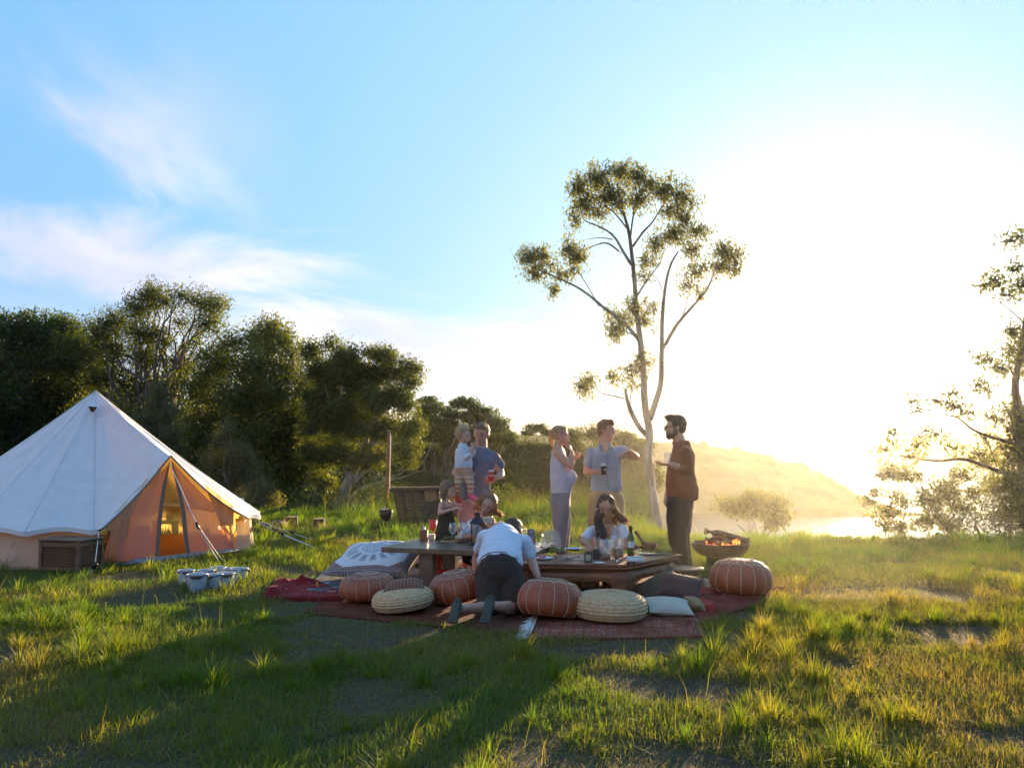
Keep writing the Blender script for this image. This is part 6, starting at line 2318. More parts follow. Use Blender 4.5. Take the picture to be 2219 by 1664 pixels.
def build_toddler():
    Y = 10.08
    J = lambda x, y, d=0.0: at(x, y, Y + d)
    root = person('curly haired toddler in a white top and striped tan leggings, held on an arm', 1003, Y)
    body = MB()
    H = Head(J(1006, 943), (0.80, -0.65, -0.15), (-0.06, -0.05, 1), 0.86)
    H.skin(body, J(1002, 968), True, 0.046)
    rt = Vector((0.65, 0.75, 0))
    arm(body, J(1001, 974, -0.06), J(1011, 993, -0.10), J(1022, 982, -0.10), 0.62, 1.15)
    hand(body, J(1021, 982, -0.10), (0.3, 0, 1), (-0.2, 0.9, 0), 0.6, 0.6, 1)
    arm(body, J(1013, 974, 0.08), J(1026, 985, 0.06), J(1026, 972, -0.02), 0.60, 1.15)
    hand(body, J(1026, 973, -0.02), (-0.1, -0.3, 1), (-0.8, 0.1, 0), 0.7, 0.6, -1)
    torso(body, [(J(1005, 1018), 0.08, 0.075), (J(1004, 995), 0.085, 0.075), (J(1004, 975), 0.085, 0.065)], rt)
    h1, k1, a1 = J(999, 1022, 0.0), J(993, 1046, -0.06), J(985, 1072, 0.02)
    h2, k2, a2 = J(1012, 1022, -0.04), J(1019, 1046, -0.10), J(1021, 1073, -0.06)
    leg(body, h1, k1, a1, 0.62, 1.1)
    leg(body, h2, k2, a2, 0.62, 1.1)
    link('body', remesh(body, 0.0075, 2, decimate=0.5), M['skin_child'], root)
    H.face(root, True, (0.35, 0.25, 0.15))
    tp = MB()
    torso(tp, [(J(1005, 1008), 0.100, 0.095), (J(1004, 992), 0.096, 0.092), (J(1003, 974), 0.088, 0.08), (J(1002, 968), 0.06, 0.055)], rt, 20)
    tp.limb([J(1001, 974, -0.06), J(1010, 992, -0.10), J(1019, 985, -0.10)], [0.042, 0.036, 0.027], 12)
    tp.limb([J(1013, 974, 0.08), J(1025, 985, 0.06), J(1026, 977, 0.0)], [0.040, 0.034, 0.027], 12)
    link('top', remesh(tp, 0.010, 3, 0.0035, 16, 4), cloth('white jersey', (0.62, 0.66, 0.70), 300, fold=0.4), root)
    # leggings with pale hoops
    m, N = new_mat('hooped leggings')
    o = N.n('ShaderNodeTexCoord').outputs['Object']
    z = N.n('ShaderNodeSeparateXYZ', {0: o}).outputs[2]
    w = N.smooth(N.math('SINE', N.math('MULTIPLY', z, 2 * math.pi / 0.052)), 0.72, 0.85)
    lim = N.smooth(z, 1.12, 1.10)
    c = N.mix(N.math('MULTIPLY', w, lim), (0.42, 0.24, 0.14), (0.68, 0.58, 0.48))
    N.n('ShaderNodeOutputMaterial', {0: N.n('ShaderNodeBsdfPrincipled', {'Base Color': c, 'Roughness': 0.85})})
    lg = MB()
    lg.ball(J(1004, 1019), (0.100, 0.095, 0.085))
    lg.limb([h1, h1.lerp(k1, 0.5), k1, a1], [0.066, 0.056, 0.045, 0.033], 12)
    lg.limb([h2, h2.lerp(k2, 0.5), k2, a2], [0.068, 0.058, 0.045, 0.034], 12)
    link('leggings', remesh(lg, 0.010, 3, 0.002, 18, 5), m, root)
    hr = MB()
    H.cap(hr, 1.03, 0.0, 0.0)
    rng = random.Random(4)
    for i in range(70):
        a, b = rng.uniform(0, 6.28), rng.uniform(-0.35, 1.4)
        d = H.r * (math.cos(a) * math.cos(b)) + H.f * (math.sin(a) * math.cos(b)) + H.u * math.sin(b)
        if d.dot(H.f) > 0.45 and d.dot(H.u) < 0.45:
            continue
        hr.ball(H.p(0, -0.02, 0.03) + Vector((d.x * 0.084, d.y * 0.084, d.z * 0.080)), rng.uniform(0.012, 0.020), seg=8, rings=6)
    link('hair', remesh(hr, 0.008, 1), mat_hair('fair curls', (0.45, 0.32, 0.17), (0.85, 0.65, 0.35)), root)
    pink = mat_basic('pink canvas shoe', (0.62, 0.09, 0.13), 0.7)
    rubber = mat_basic('pale rubber sole', (0.60, 0.36, 0.27), 0.7)
    shoe('shoe', J(1013, 1080, -0.05), J(1036, 1091, -0.16), (0.1, -0.2, 1), pink, root, 0.034, rubber)
    shoe('shoe', J(984, 1081, 0.06), J(999, 1097, -0.04), (0.2, -0.1, 1), mat_basic('red shoe', (0.45, 0.07, 0.05), 0.7), root, 0.034, rubber)


def build_girl():
    Y = 10.05
    J = lambda x, y, d=0.0: at(x, y, Y + d)
    root = person('young girl in a dark sleeveless dress over red spotted leggings, looking at her hands', 967, Y)
    body = MB()
    H = Head(J(972, 1062), (0.88, -0.45, -0.42), (0.24, -0.10, 1), 0.88)
    H.skin(body, J(965, 1088), True, 0.044)
    rt = Vector((0.75, 0.65, 0))
    s1, e1, w1 = J(958, 1092, -0.07), J(951, 1112, -0.10), J(982, 1103, -0.20)
    s2, e2, w2 = J(976, 1093, 0.04), J(988, 1116, -0.02), J(990, 1102, -0.14)
    arm(body, s1, e1, w1, 0.66, 0.95)
    arm(body, s2, e2, w2, 0.66, 0.95)
    hand(body, w1, (0.9, -0.1, 0.25), (0.1, 0.3, -0.8), 0.6, 0.68, 1)
    hand(body, w2, (-0.1, -0.35, 0.8), (-0.8, 0.1, 0.1), 0.6, 0.68, -1)
    torso(body, [(J(967, 1145), 0.09, 0.075), (J(967, 1115), 0.075, 0.06), (J(966, 1095), 0.095, 0.065)], rt)
    l1 = (J(960, 1152), J(955, 1190, -0.03), J(950, 1234, 0.02))
    l2 = (J(973, 1152), J(969, 1190, -0.06), J(968, 1238, -0.02))
    leg(body, *l1, 0.66, 0.9)
    leg(body, *l2, 0.66, 0.9)
    link('body', remesh(body, 0.0075, 2, decimate=0.5), M['skin_child'], root)
    H.face(root, True, (0.25, 0.16, 0.09))
    dr = MB()
    torso(dr, [(J(968, 1168), 0.135, 0.10), (J(967, 1150), 0.122, 0.095), (J(967, 1125), 0.092, 0.078), (J(966, 1104), 0.096, 0.076), (J(965, 1096), 0.065, 0.058)], rt, 20)
    link('dress', remesh(dr, 0.010, 3, 0.004, 14, 6), cloth('dark green dress cloth', (0.055, 0.050, 0.030), 300, fold=0.4), root)
    m, N = new_mat('spotted leggings')
    o = N.n('ShaderNodeTexCoord').outputs['Object']
    vo = N.n('ShaderNodeTexVoronoi', {'Vector': o, 'Scale': 30.0}).outputs['Distance']
    c = N.mix(N.smooth(vo, 0.30, 0.24), (0.30, 0.045, 0.025), (0.6, 0.42, 0.36))
    N.n('ShaderNodeOutputMaterial', {0: N.n('ShaderNodeBsdfPrincipled', {'Base Color': c, 'Roughness': 0.85})})
    lg = MB()
    for h, k_, a in (l1, l2):
        lg.limb([h, h.lerp(k_, 0.5), k_, a], [0.066, 0.058, 0.046, 0.034], 12)
    link('leggings', remesh(lg, 0.010, 3, 0.002, 18, 5), m, root)
    hm = mat_hair('light brown girl hair', (0.22, 0.145, 0.08), (0.6, 0.42, 0.2))
    hr = MB()
    H.cap(hr, 1.03, 0.004, -0.008)
    hr.limb([H.p(-0.02, -0.05, 0.02), H.p(-0.035, -0.06, -0.05), H.p(-0.04, -0.05, -0.12)], [0.066, 0.056, 0.034], 12)
    hr.limb([H.p(0.06, -0.02, 0.02), H.p(0.072, -0.012, -0.05), H.p(0.07, -0.005, -0.11)], [0.034, 0.032, 0.02], 10)
    o_ = link('hair', remesh(hr, 0.008, 2, 0.004, 40, 3), hm, root)
    st = MB()

    def f(rng):
        a = rng.uniform(0.4, 2.75)
        c0 = H.p(0.086 * math.cos(a + math.pi), -0.03 - 0.075 * math.sin(a), 0.03)
        return [c0, c0 + Vector((rng.uniform(-.01, .01), rng.uniform(-.01, .01), -0.05)), c0 + Vector((rng.uniform(-.02, .02), rng.uniform(-.02, .02), -0.10)), c0 + Vector((rng.uniform(-.035, .02), rng.uniform(-.03, .03), -rng.uniform(0.12, 0.17)))]
    strands(st, f, 160, 5, 0.004)
    st.obj('loose_hair', hm, root)
    sh = mat_basic('small red shoe', (0.4, 0.04, 0.03), 0.6)
    for (h, k_, a) in (l1, l2):
        shoe('shoe', Vector((a.x - 0.03, a.y + 0.02, 0.02)), Vector((a.x + 0.12, a.y - 0.06, 0.02)), (0, 0, 1), sh, root, 0.036)


def build_bob_woman():
    Y = 9.75
    J = lambda x, y, d=0.0: at(x, y, Y + d)
    root = person('seated woman with a light brown bob and a white top, head tilted', 1055, Y)
    body = MB()
    H = Head(J(1057, 1094), (-0.30, -1.0, -0.42), (0.42, -0.25, 1), 1.0)
    H.skin(body, J(1059, 1128, 0.06), neck_r=0.048, sex='f')
    rt = Vector((1, 0.1, -0.10))
    s1, e1, w1 = J(1024, 1136, 0.06), J(1003, 1160, -0.10), J(1030, 1162, -0.30)
    s2, e2, w2 = J(1085, 1140, 0.08), J(1092, 1172, -0.06), J(1062, 1146, -0.26)
    arm(body, s1, e1, w1, 0.92)
    arm(body, s2, e2, w2, 0.92)
    hand(body, w1, (0.8, -0.4, -0.1), (0, 0, -1), 0.35, 0.9, -1)
    hand(body, w2, (-0.7, -0.3, 0.4), (-0.2, 0.8, 0.3), 0.5, 0.9, 1)
    torso(body, [(J(1062, 1210, 0.28), 0.16, 0.12), (J(1060, 1175, 0.2), 0.13, 0.10), (J(1057, 1145, 0.12), 0.155, 0.10), (J(1058, 1134, 0.08), 0.08, 0.06)], rt)
    h1, k1, a1 = J(1045, 1212, 0.25), J(1016, 1205, -0.10), J(1050, 1228, -0.15)
    h2, k2, a2 = J(1080, 1212, 0.25), J(1106, 1212, -0.12), J(1075, 1230, -0.20)
    leg(body, h1, k1, a1)
    leg(body, h2, k2, a2)
    link('body', remesh(body, 0.0085, 2, decimate=0.5), M['skin'], root)
    H.face(root, True)
    tp = MB()
    torso(tp, [(J(1062, 1198, 0.26), 0.165, 0.125), (J(1060, 1172, 0.2), 0.145, 0.115), (J(1056, 1148, 0.12), 0.168, 0.115), (J(1057, 1138, 0.10), 0.11, 0.075)], rt, 24)
    tp.limb([s1, s1.lerp(e1, 0.5), e1], [0.056, 0.051, 0.047], 12)
    tp.limb([s2, s2.lerp(e2, 0.5), e2, e2.lerp(w2, 0.3)], [0.056, 0.051, 0.046, 0.042], 12)
    link('top', remesh(tp, 0.012, 4, 0.004, 12, 7), cloth('white cotton', (0.66, 0.68, 0.74), 300, fold=0.5), root)
    nk = MB()
    torso(nk, [(J(1062, 1144, -0.02), 0.012, 0.02), (J(1060, 1134, -0.005), 0.045, 0.03), (J(1059, 1128, 0.02), 0.075, 0.04)], rt)
    link('neckline', remesh(nk, 0.009, 2), M['skin'], root)
    pn = MB()
    torso(pn, [(J(1062, 1222, 0.28), 0.17, 0.13), (J(1062, 1208, 0.28), 0.16, 0.12)], rt)
    pn.limb([h1, h1.lerp(k1, 0.5), k1, a1], [0.10, 0.095, 0.085, 0.055], 14)
    pn.limb([h2, h2.lerp(k2, 0.5), k2, a2], [0.10, 0.095, 0.085, 0.055], 14)
    link('trousers', remesh(pn, 0.013, 3, 0.004, 12, 8), cloth('black cotton', (0.025, 0.023, 0.024), 300), root)
    hm = mat_hair('bobbed hair', (0.24, 0.135, 0.065), (0.75, 0.42, 0.15))
    hr = MB()
    H.cap(hr, 1.03, 0.006, -0.026)
    hr.limb([H.p(-0.062, 0.0, 0.04), H.p(-0.082, 0.012, -0.02), H.p(-0.076, 0.025, -0.075)], [0.036, 0.030, 0.018], 12)
    hr.limb([H.p(0.055, -0.01, 0.05), H.p(0.095, -0.01, -0.01), H.p(0.125, 0.0, -0.07), J(1085, 1116, 0.0)], [0.050, 0.046, 0.040, 0.022], 12)
    link('hair', remesh(hr, 0.009, 2, 0.004, 40, 3), hm, root)
    st = MB()
    tip = J(1090, 1116, 0.0)

    def f(rng):
        t = rng.random()
        c0 = H.p(0.03 + 0.05 * t, -0.05 + 0.08 * rng.random(), 0.10 - 0.06 * t)
        mid = H.p(0.11 + rng.uniform(-.02, .02), rng.uniform(-.04, .03), 0.0)
        e = tip + Vector((rng.uniform(-.06, .012), rng.uniform(-.04, .04), rng.uniform(-.03, .035)))
        return [c0, c0.lerp(mid, 0.5) + Vector((0.01, 0, 0.006)), mid, mid.lerp(e, 0.55), e]
    strands(st, f, 500, 8, 0.0045)
    st.obj('loose_hair', hm, root)
    # folded cloths in her hands
    root2 = empty('folded_napkins', tuple(J(1057, 1134, -0.33)), 'small stack of folded cream cloths held up by the woman with the bob', 'napkin')
    c = J(1056, 1126, -0.33)
    mt = cloth('cream linen', (0.62, 0.52, 0.38), 260)
    for i in range(5):
        b = MB()
        b.box((c.x, c.y, c.z - 0.026 + i * 0.0125), (0.085 + 0.004 * (i % 2), 0.07, 0.010), Matrix.Rotation(0.1 + 0.08 * i, 3, 'Z') @ Matrix.Rotation(-0.06, 3, 'Y'), bevel=0.003)
        b.obj('napkin', mt, root2)


def build_dark_hair_woman():
    Y = 9.45
    J = lambda x, y, d=0.0: at(x, y, Y + d)
    root = person('woman with long dark hair and white v-neck top kneeling behind the carved table', 1315, Y)
    body = MB()
    H = Head(J(1312, 1098), (-0.10, -1.0, -0.55), (-0.02, -0.36, 1), 1.0)
    H.skin(body, J(1316, 1136, 0.09), neck_r=0.046, sex='f')
    rt = Vector((1, 0.12, -0.02))
    s1, e1, w1 = J(1286, 1148, 0.06), J(1262, 1172, -0.06), J(1276, 1180, -0.30)
    s2, e2, w2 = J(1348, 1146, 0.06), J(1358, 1182, -0.02), J(1338, 1190, -0.26)
    arm(body, s1, e1, w1, 0.9)
    arm(body, s2, e2, w2, 0.9)
    hand(body, w1, (0.15, -0.7, -0.45), (0.1, 0.3, -0.9), 0.6, 0.9, -1)
    hand(body, w2, (-0.6, -0.6, -0.1), (-0.2, 0.2, -0.9), 0.5, 0.9, 1)
    torso(body, [(J(1318, 1215, 0.30), 0.155, 0.12), (J(1317, 1185, 0.22), 0.12, 0.095), (J(1317, 1155, 0.13), 0.15, 0.095), (J(1317, 1143, 0.09), 0.08, 0.06)], rt)
    h1, k1, a1 = J(1302, 1218, 0.28), J(1280, 1222, -0.14), J(1300, 1235, 0.38)
    h2, k2, a2 = J(1336, 1218, 0.28), J(1352, 1222, -0.12), J(1340, 1235, 0.40)
    leg(body, h1, k1, a1)
    leg(body, h2, k2, a2)
    link('body', remesh(body, 0.0085, 2, decimate=0.5), M['skin_tan'], root)
    H.face(root, True, (0.03, 0.02, 0.015))
    tp = MB()
    torso(tp, [(J(1318, 1206, 0.30), 0.165, 0.125), (J(1317, 1180, 0.22), 0.135, 0.108), (J(1317, 1158, 0.13), 0.160, 0.108), (J(1317, 1147, 0.11), 0.11, 0.075)], rt, 24)
    tp.limb([s1, s1.lerp(e1, 0.35), s1.lerp(e1, 0.66)], [0.054, 0.053, 0.054], 12)
    tp.limb([s2, s2.lerp(e2, 0.3), s2.lerp(e2, 0.45)], [0.055, 0.053, 0.053], 12)
    link('top', remesh(tp, 0.012, 4, 0.004, 12, 9), cloth('white cotton knit', (0.66, 0.68, 0.74), 300, fold=0.5), root)
    nk = MB()
    torso(nk, [(J(1320, 1170, 0.00), 0.008, 0.02), (J(1320, 1156, 0.00), 0.034, 0.03), (J(1318, 1143, 0.02), 0.062, 0.045)], rt)
    link('neckline', remesh(nk, 0.009, 2), M['skin_tan'], root)
    pn = MB()
    torso(pn, [(J(1318, 1226, 0.30), 0.165, 0.13), (J(1318, 1212, 0.30), 0.155, 0.12)], rt)
    for h, k_, a in ((h1, k1, a1), (h2, k2, a2)):
        pn.limb([h, h.lerp(k_, 0.5), k_], [0.095, 0.09, 0.078], 14)
        pn.limb([k_, a], [0.07, 0.05], 12)
    link('trousers', remesh(pn, 0.013, 3, 0.004, 12, 8), cloth('dark denim', (0.03, 0.035, 0.05), 300), root)
    hm = mat_hair('long dark hair', (0.032, 0.019, 0.013), (0.34, 0.10, 0.02))
    hr = MB()
    H.cap(hr, 1.04, 0.008, -0.030)
    hr.limb([H.p(-0.045, -0.01, 0.06), H.p(-0.076, 0.0, 0.01), J(1296, 1114, -0.03), J(1296, 1128, -0.05), J(1299, 1142, -0.08), J(1304, 1154, -0.10), J(1309, 1166, -0.12)], [0.034, 0.030, 0.027, 0.030, 0.034, 0.032, 0.018], 14, 1.5, Vector((1, 0, 0)))
    hr.limb([H.p(0.040, -0.02, 0.06), H.p(0.078, -0.01, 0.02), J(1331, 1108, 0.02), J(1337, 1119, 0.04), J(1347, 1125, 0.06), J(1358, 1127, 0.07)], [0.036, 0.036, 0.036, 0.038, 0.034, 0.018], 14)
    hr.limb([H.p(0, -0.07, 0.0), J(1322, 1125, 0.17), J(1326, 1150, 0.22)], [0.07, 0.075, 0.05], 12)
    link('hair', remesh(hr, 0.009, 2, 0.005, 40, 3), hm, root)
    st = MB()

    def f(rng):
        if rng.random() < 0.6:
            c0 = H.p(rng.uniform(0.0, 0.05), -0.05 + 0.06 * rng.random(), 0.115)
            a = J(1330 + rng.uniform(-3, 3), 1095, 0.02 + rng.uniform(-.03, .03))
            b = J(1345 + rng.uniform(-6, 4), 1117 + rng.uniform(-3, 6), 0.05)
            e = J(1366 + rng.uniform(-16, 2), 1126 + rng.uniform(-7, 12), 0.07 + rng.uniform(-.04, .04))
            return [c0, a, b, e]
        c0 = H.p(-0.06, rng.uniform(-0.02, 0.03), rng.uniform(0.0, 0.06))
        b = J(1295 + rng.uniform(-5, 6), 1130, -0.08 + rng.uniform(-.02, .02))
        e = J(1304 + rng.uniform(-12, 12), 1165 + rng.uniform(-6, 5), -0.12)
        return [c0, c0.lerp(b, 0.5), b, b.lerp(e, 0.5), e]
    strands(st, f, 900, 9, 0.0045)
    st.obj('loose_hair', hm, root)


def build_kneeling_man():
    J = at
    root = person('man seen from behind, kneeling on the rugs in white t-shirt and dark shorts', 1085, 7.9)
    body = MB()
    H = Head(J(1113, 1153, 8.72), (0.35, 0.75, -0.75), (0.15, 0.75, 0.75), 1.05)
    H.skin(body, J(1096, 1160, 8.5), neck_r=0.060)
    rt = Vector((1, 0.02, -0.06))
    shL, elL, wrL = J(1052, 1163, 8.45), J(1034, 1203, 8.66), J(1028, 1240, 8.66)
    shR, elR, wrR = J(1136, 1172, 8.42), J(1152, 1214, 8.42), J(1166, 1250, 8.16)
    arm(body, shL, elL, wrL, 1.06)
    arm(body, shR, elR, wrR, 1.12)
    hand(body, wrL, (0.05, -0.1, -1), (1, 0.2, 0), 0.4, 1.0, 1)
    hand(body, wrR, (0.3, -0.4, -0.8), (-0.3, 0.6, 0), 0.5, 1.0, -1)
    torso(body, [(J(1083, 1235, 7.98), 0.165, 0.13), (J(1084, 1205, 8.15), 0.15, 0.11), (J(1090, 1178, 8.36), 0.17, 0.11), (J(1095, 1166, 8.48), 0.10, 0.08)], rt)
    h1, h2 = J(1060, 1240, 7.98), J(1106, 1240, 7.98)
    k1, k2 = J(1060, 1318, 7.72), J(1112, 1318, 7.74)
    a1, a2 = J(1004, 1318, 7.30), J(1072, 1312, 7.30)
    leg(body, h1, k1, a1, 1.0, 1.0)
    leg(body, h2, k2, a2, 1.0, 1.0)
    link('body', remesh(body, 0.0085, 2, decimate=0.5), M['skin'], root)
    tp = MB()
    torso(tp, [(J(1084, 1218, 8.04), 0.200, 0.150), (J(1085, 1198, 8.16), 0.186, 0.138), (J(1089, 1176, 8.33), 0.182, 0.132), (J(1092, 1160, 8.44), 0.160, 0.112), (J(1095, 1151, 8.50), 0.10, 0.075)], rt, 26)
    tp.limb([shL, shL.lerp(elL, 0.4), shL.lerp(elL, 0.62)], [0.070, 0.066, 0.064], 14)
    tp.limb([shR, shR.lerp(elR, 0.4), shR.lerp(elR, 0.66)], [0.066, 0.066, 0.066], 14)
    m, N = new_mat('finely striped white jersey')
    o = N.n('ShaderNodeTexCoord').outputs['Object']
    s = N.n('ShaderNodeSeparateXYZ', {0: o})
    q = N.math('ADD', N.math('ADD', N.math('MULTIPLY', s.outputs[2], 1.0), N.math('MULTIPLY', s.outputs[1], 1.2)), N.math('MULTIPLY', s.outputs[0], 0.12))
    w = N.smooth(N.math('SINE', N.math('MULTIPLY', q, 2 * math.pi / 0.045)), 0.55, 0.95)
    c = N.mix(N.math('MULTIPLY', w, 0.5), (0.60, 0.65, 0.72), (0.40, 0.45, 0.54))
    bp = N.n('ShaderNodeBump', {'Height': N.noise(o, 9.0, 3.0, 0.5, 0.8).outputs[0], 'Strength': 0.4, 'Distance': 0.012})
    N.n('ShaderNodeOutputMaterial', {0: N.n('ShaderNodeBsdfPrincipled', {'Base Color': c, 'Roughness': 0.85, 'Sheen Weight': 0.2, 'Normal': bp})})
    link('t_shirt', remesh(tp, 0.012, 4, 0.006, 7, 10, stretch=(0.6, 1, 1)), m, root)
    pn = MB()
    torso(pn, [(J(1083, 1248, 7.92), 0.182, 0.150), (J(1083, 1232, 7.97), 0.182, 0.145), (J(1084, 1219, 8.05), 0.172, 0.132)], rt, 24)
    pn.limb([h1, h1.lerp(k1, 0.5), k1.lerp(h1, 0.06)], [0.118, 0.110, 0.098], 14)
    pn.limb([h2, h2.lerp(k2, 0.5), k2.lerp(h2, 0.06)], [0.118, 0.110, 0.100], 14)
    link('shorts', remesh(pn, 0.012, 4, 0.007, 8, 11), cloth('dark taupe twill', (0.046, 0.032, 0.023), 260, fold=0.5), root)
    bl = MB()
    c0 = J(1083.5, 1224, 8.02)
    up = (J(1084, 1205, 8.14) - J(1083, 1235, 7.98)).normalized()
    ring = []
    r_ = rt.normalized()
    fw = up.cross(r_).normalized()
    for j in range(33):
        a = 2 * math.pi * j / 32
        ring.append(c0 + r_ * math.cos(a) * 0.186 + fw * math.sin(a) * 0.146)
    bl.tube(ring, 0.014, 8, 0.5, None)
    bl.obj('belt', mat_basic('brown belt', (0.16, 0.085, 0.05), 0.5), root)
    hr = MB()
    H.cap(hr, 1.0, 0.0, 0.0)
    link('hair', remesh(hr, 0.009, 2, 0.003, 40, 3), mat_hair('short dark brown hair', (0.07, 0.045, 0.03), (0.3, 0.15, 0.06)), root)
    # shoes stand on their toes, soles towards the camera
    gm = cloth('grey green shoe', (0.055, 0.058, 0.045), 200)
    m, N = new_mat('ribbed dark sole')
    o = N.n('ShaderNodeTexCoord').outputs['Object']
    s = N.n('ShaderNodeSeparateXYZ', {0: o})
    w = N.math('SINE', N.math('MULTIPLY', N.math('ADD', s.outputs[2], N.math('MULTIPLY', s.outputs[0], 0.7)), 420.0))
    c = N.mix(N.smooth(w, -0.2, 0.5), (0.04, 0.042, 0.034), (0.085, 0.088, 0.072))
    bp = N.n('ShaderNodeBump', {'Height': w, 'Strength': 0.5, 'Distance': 0.003})
    N.n('ShaderNodeOutputMaterial', {0: N.n('ShaderNodeBsdfPrincipled', {'Base Color': c, 'Roughness': 0.8, 'Normal': bp})})
    for (hx, hy, tx, ty, an) in ((990, 1300, 978, 1364, a1), (1062, 1293, 1048, 1360, a2)):
        hl, te = J(hx, hy, 7.24), J(tx, ty, 7.10)
        te.z = max(te.z, 0.03)
        shoe('shoe', hl, te, (0.25, 1, 0.2), gm, root, 0.05, m)
        sk = MB()


def build_tank_woman():
    Y = 10.6
    J = lambda x, y, d=0.0: at(x, y, Y + d)
    root = person('pregnant woman in a pale tank top and grey trousers standing in profile', 1215, Y)
    body = MB()
    H = Head(J(1215, 943), (1, -0.18, 0.08), (0.02, 0, 1), 0.98)
    H.skin(body, J(1209, 968), neck_r=0.046, sex='f')
    rt = Vector((0.1, 1, 0))
    s1, e1, w1 = J(1208, 980, -0.13), J(1238, 1012, -0.18), J(1239, 979, -0.14)
    s2, e2, w2 = J(1214, 980, 0.14), J(1225, 1012, 0.12), J(1241, 996, -0.02)
    arm(body, s1, e1, w1, 0.95, 1.06)
    arm(body, s2, e2, w2, 0.95)
    hand(body, w1, (-0.30, 0.10, 1), (-0.95, 0.2, 0.0), 0.95, 0.85, 1)
    hand(body, w2, (0.9, -0.2, 0.3), (-0.1, 0.3, 0.9), 0.85, 0.92, 1)
    torso(body, [(J(1214, 1080), 0.15, 0.10), (J(1216, 1050), 0.13, 0.10), (J(1212, 1000), 0.12, 0.095), (J(1209, 978), 0.13, 0.075)], rt)
    h1, k1, a1 = J(1214, 1090, -0.07), J(1216, 1150, -0.08), J(1213, 1222, -0.06)
    h2, k2, a2 = J(1216, 1090, 0.07), J(1221, 1150, 0.07), J(1222, 1221, 0.08)
    leg(body, h1, k1, a1)
    leg(body, h2, k2, a2)
    link('body', remesh(body, 0.0085, 2, decimate=0.5), M['skin'], root)
    H.face(root, False, (0.25, 0.16, 0.08))
    tp = MB()
    torso(tp, [(J(1215, 1064), 0.152, 0.118), (J(1217, 1050), 0.150, 0.130), (J(1216, 1030), 0.145, 0.128), (J(1212, 1004), 0.132, 0.108), (J(1208, 986), 0.115, 0.078)], rt, 24)
    tp.ball(J(1231, 1036), (0.100, 0.115, 0.120), seg=20, rings=14)
    tp.limb([J(1204, 990, -0.07), J(1206, 979, -0.075)], [0.032, 0.022], 10)
    tp.limb([J(1209, 990, 0.07), J(1209, 979, 0.075)], [0.032, 0.022], 10)
    link('tank_top', remesh(tp, 0.011, 5, 0.0045, 9, 12, stretch=(1, 1, 1.3)), cloth('pale lilac grey jersey', (0.50, 0.49, 0.55), 300, fold=0.6, bump=0.4), root)
    pn = MB()
    torso(pn, [(J(1215, 1092), 0.158, 0.118), (J(1216, 1072), 0.150, 0.116)], rt, 20)
    for h, k_, a in ((h1, k1, a1), (h2, k2, a2)):
        pn.limb([h, h.lerp(k_, 0.5), k_, k_.lerp(a, 0.3), k_.lerp(a, 0.62)], [0.108, 0.096, 0.082, 0.072, 0.062], 14)
    link('trousers', remesh(pn, 0.012, 4, 0.006, 10, 13), cloth('grey blue denim', (0.20, 0.19, 0.22), 260, fold=0.6, bump=0.4), root)
    hm = mat_hair('fair hair tied back', (0.34, 0.22, 0.12), (0.95, 0.7, 0.3))
    hr = MB()
    H.cap(hr, 0.99, 0.0, -0.004, True, -0.02)
    hr.ball(J(1197, 938, 0.0), (0.040, 0.040, 0.046))
    hr.limb([J(1196, 940), J(1193, 955), J(1198, 968)], [0.034, 0.030, 0.012], 10)
    link('hair', remesh(hr, 0.008, 2, 0.004, 40, 3), hm, root)
    st = MB()

    def f(rng):
        c0 = J(1199 + rng.uniform(-4, 4), 934 + rng.uniform(-8, 6), rng.uniform(-.03, .03))
        e = c0 + Vector((-rng.uniform(0.01, 0.07), rng.uniform(-.03, .03), rng.uniform(-0.13, 0.01)))
        return [c0, c0.lerp(e, 0.5) + Vector((-0.012, 0, 0.012)), e]
    strands(st, f, 90, 5, 0.0035)
    st.obj('loose_hair', hm, root)
    for a in (a1, a2):
        shoe('shoe', Vector((a.x - 0.06, a.y, 0.012)), Vector((a.x + 0.18, a.y - 0.02, 0.012)), (0, 0, 1), M['darkwood'], root)


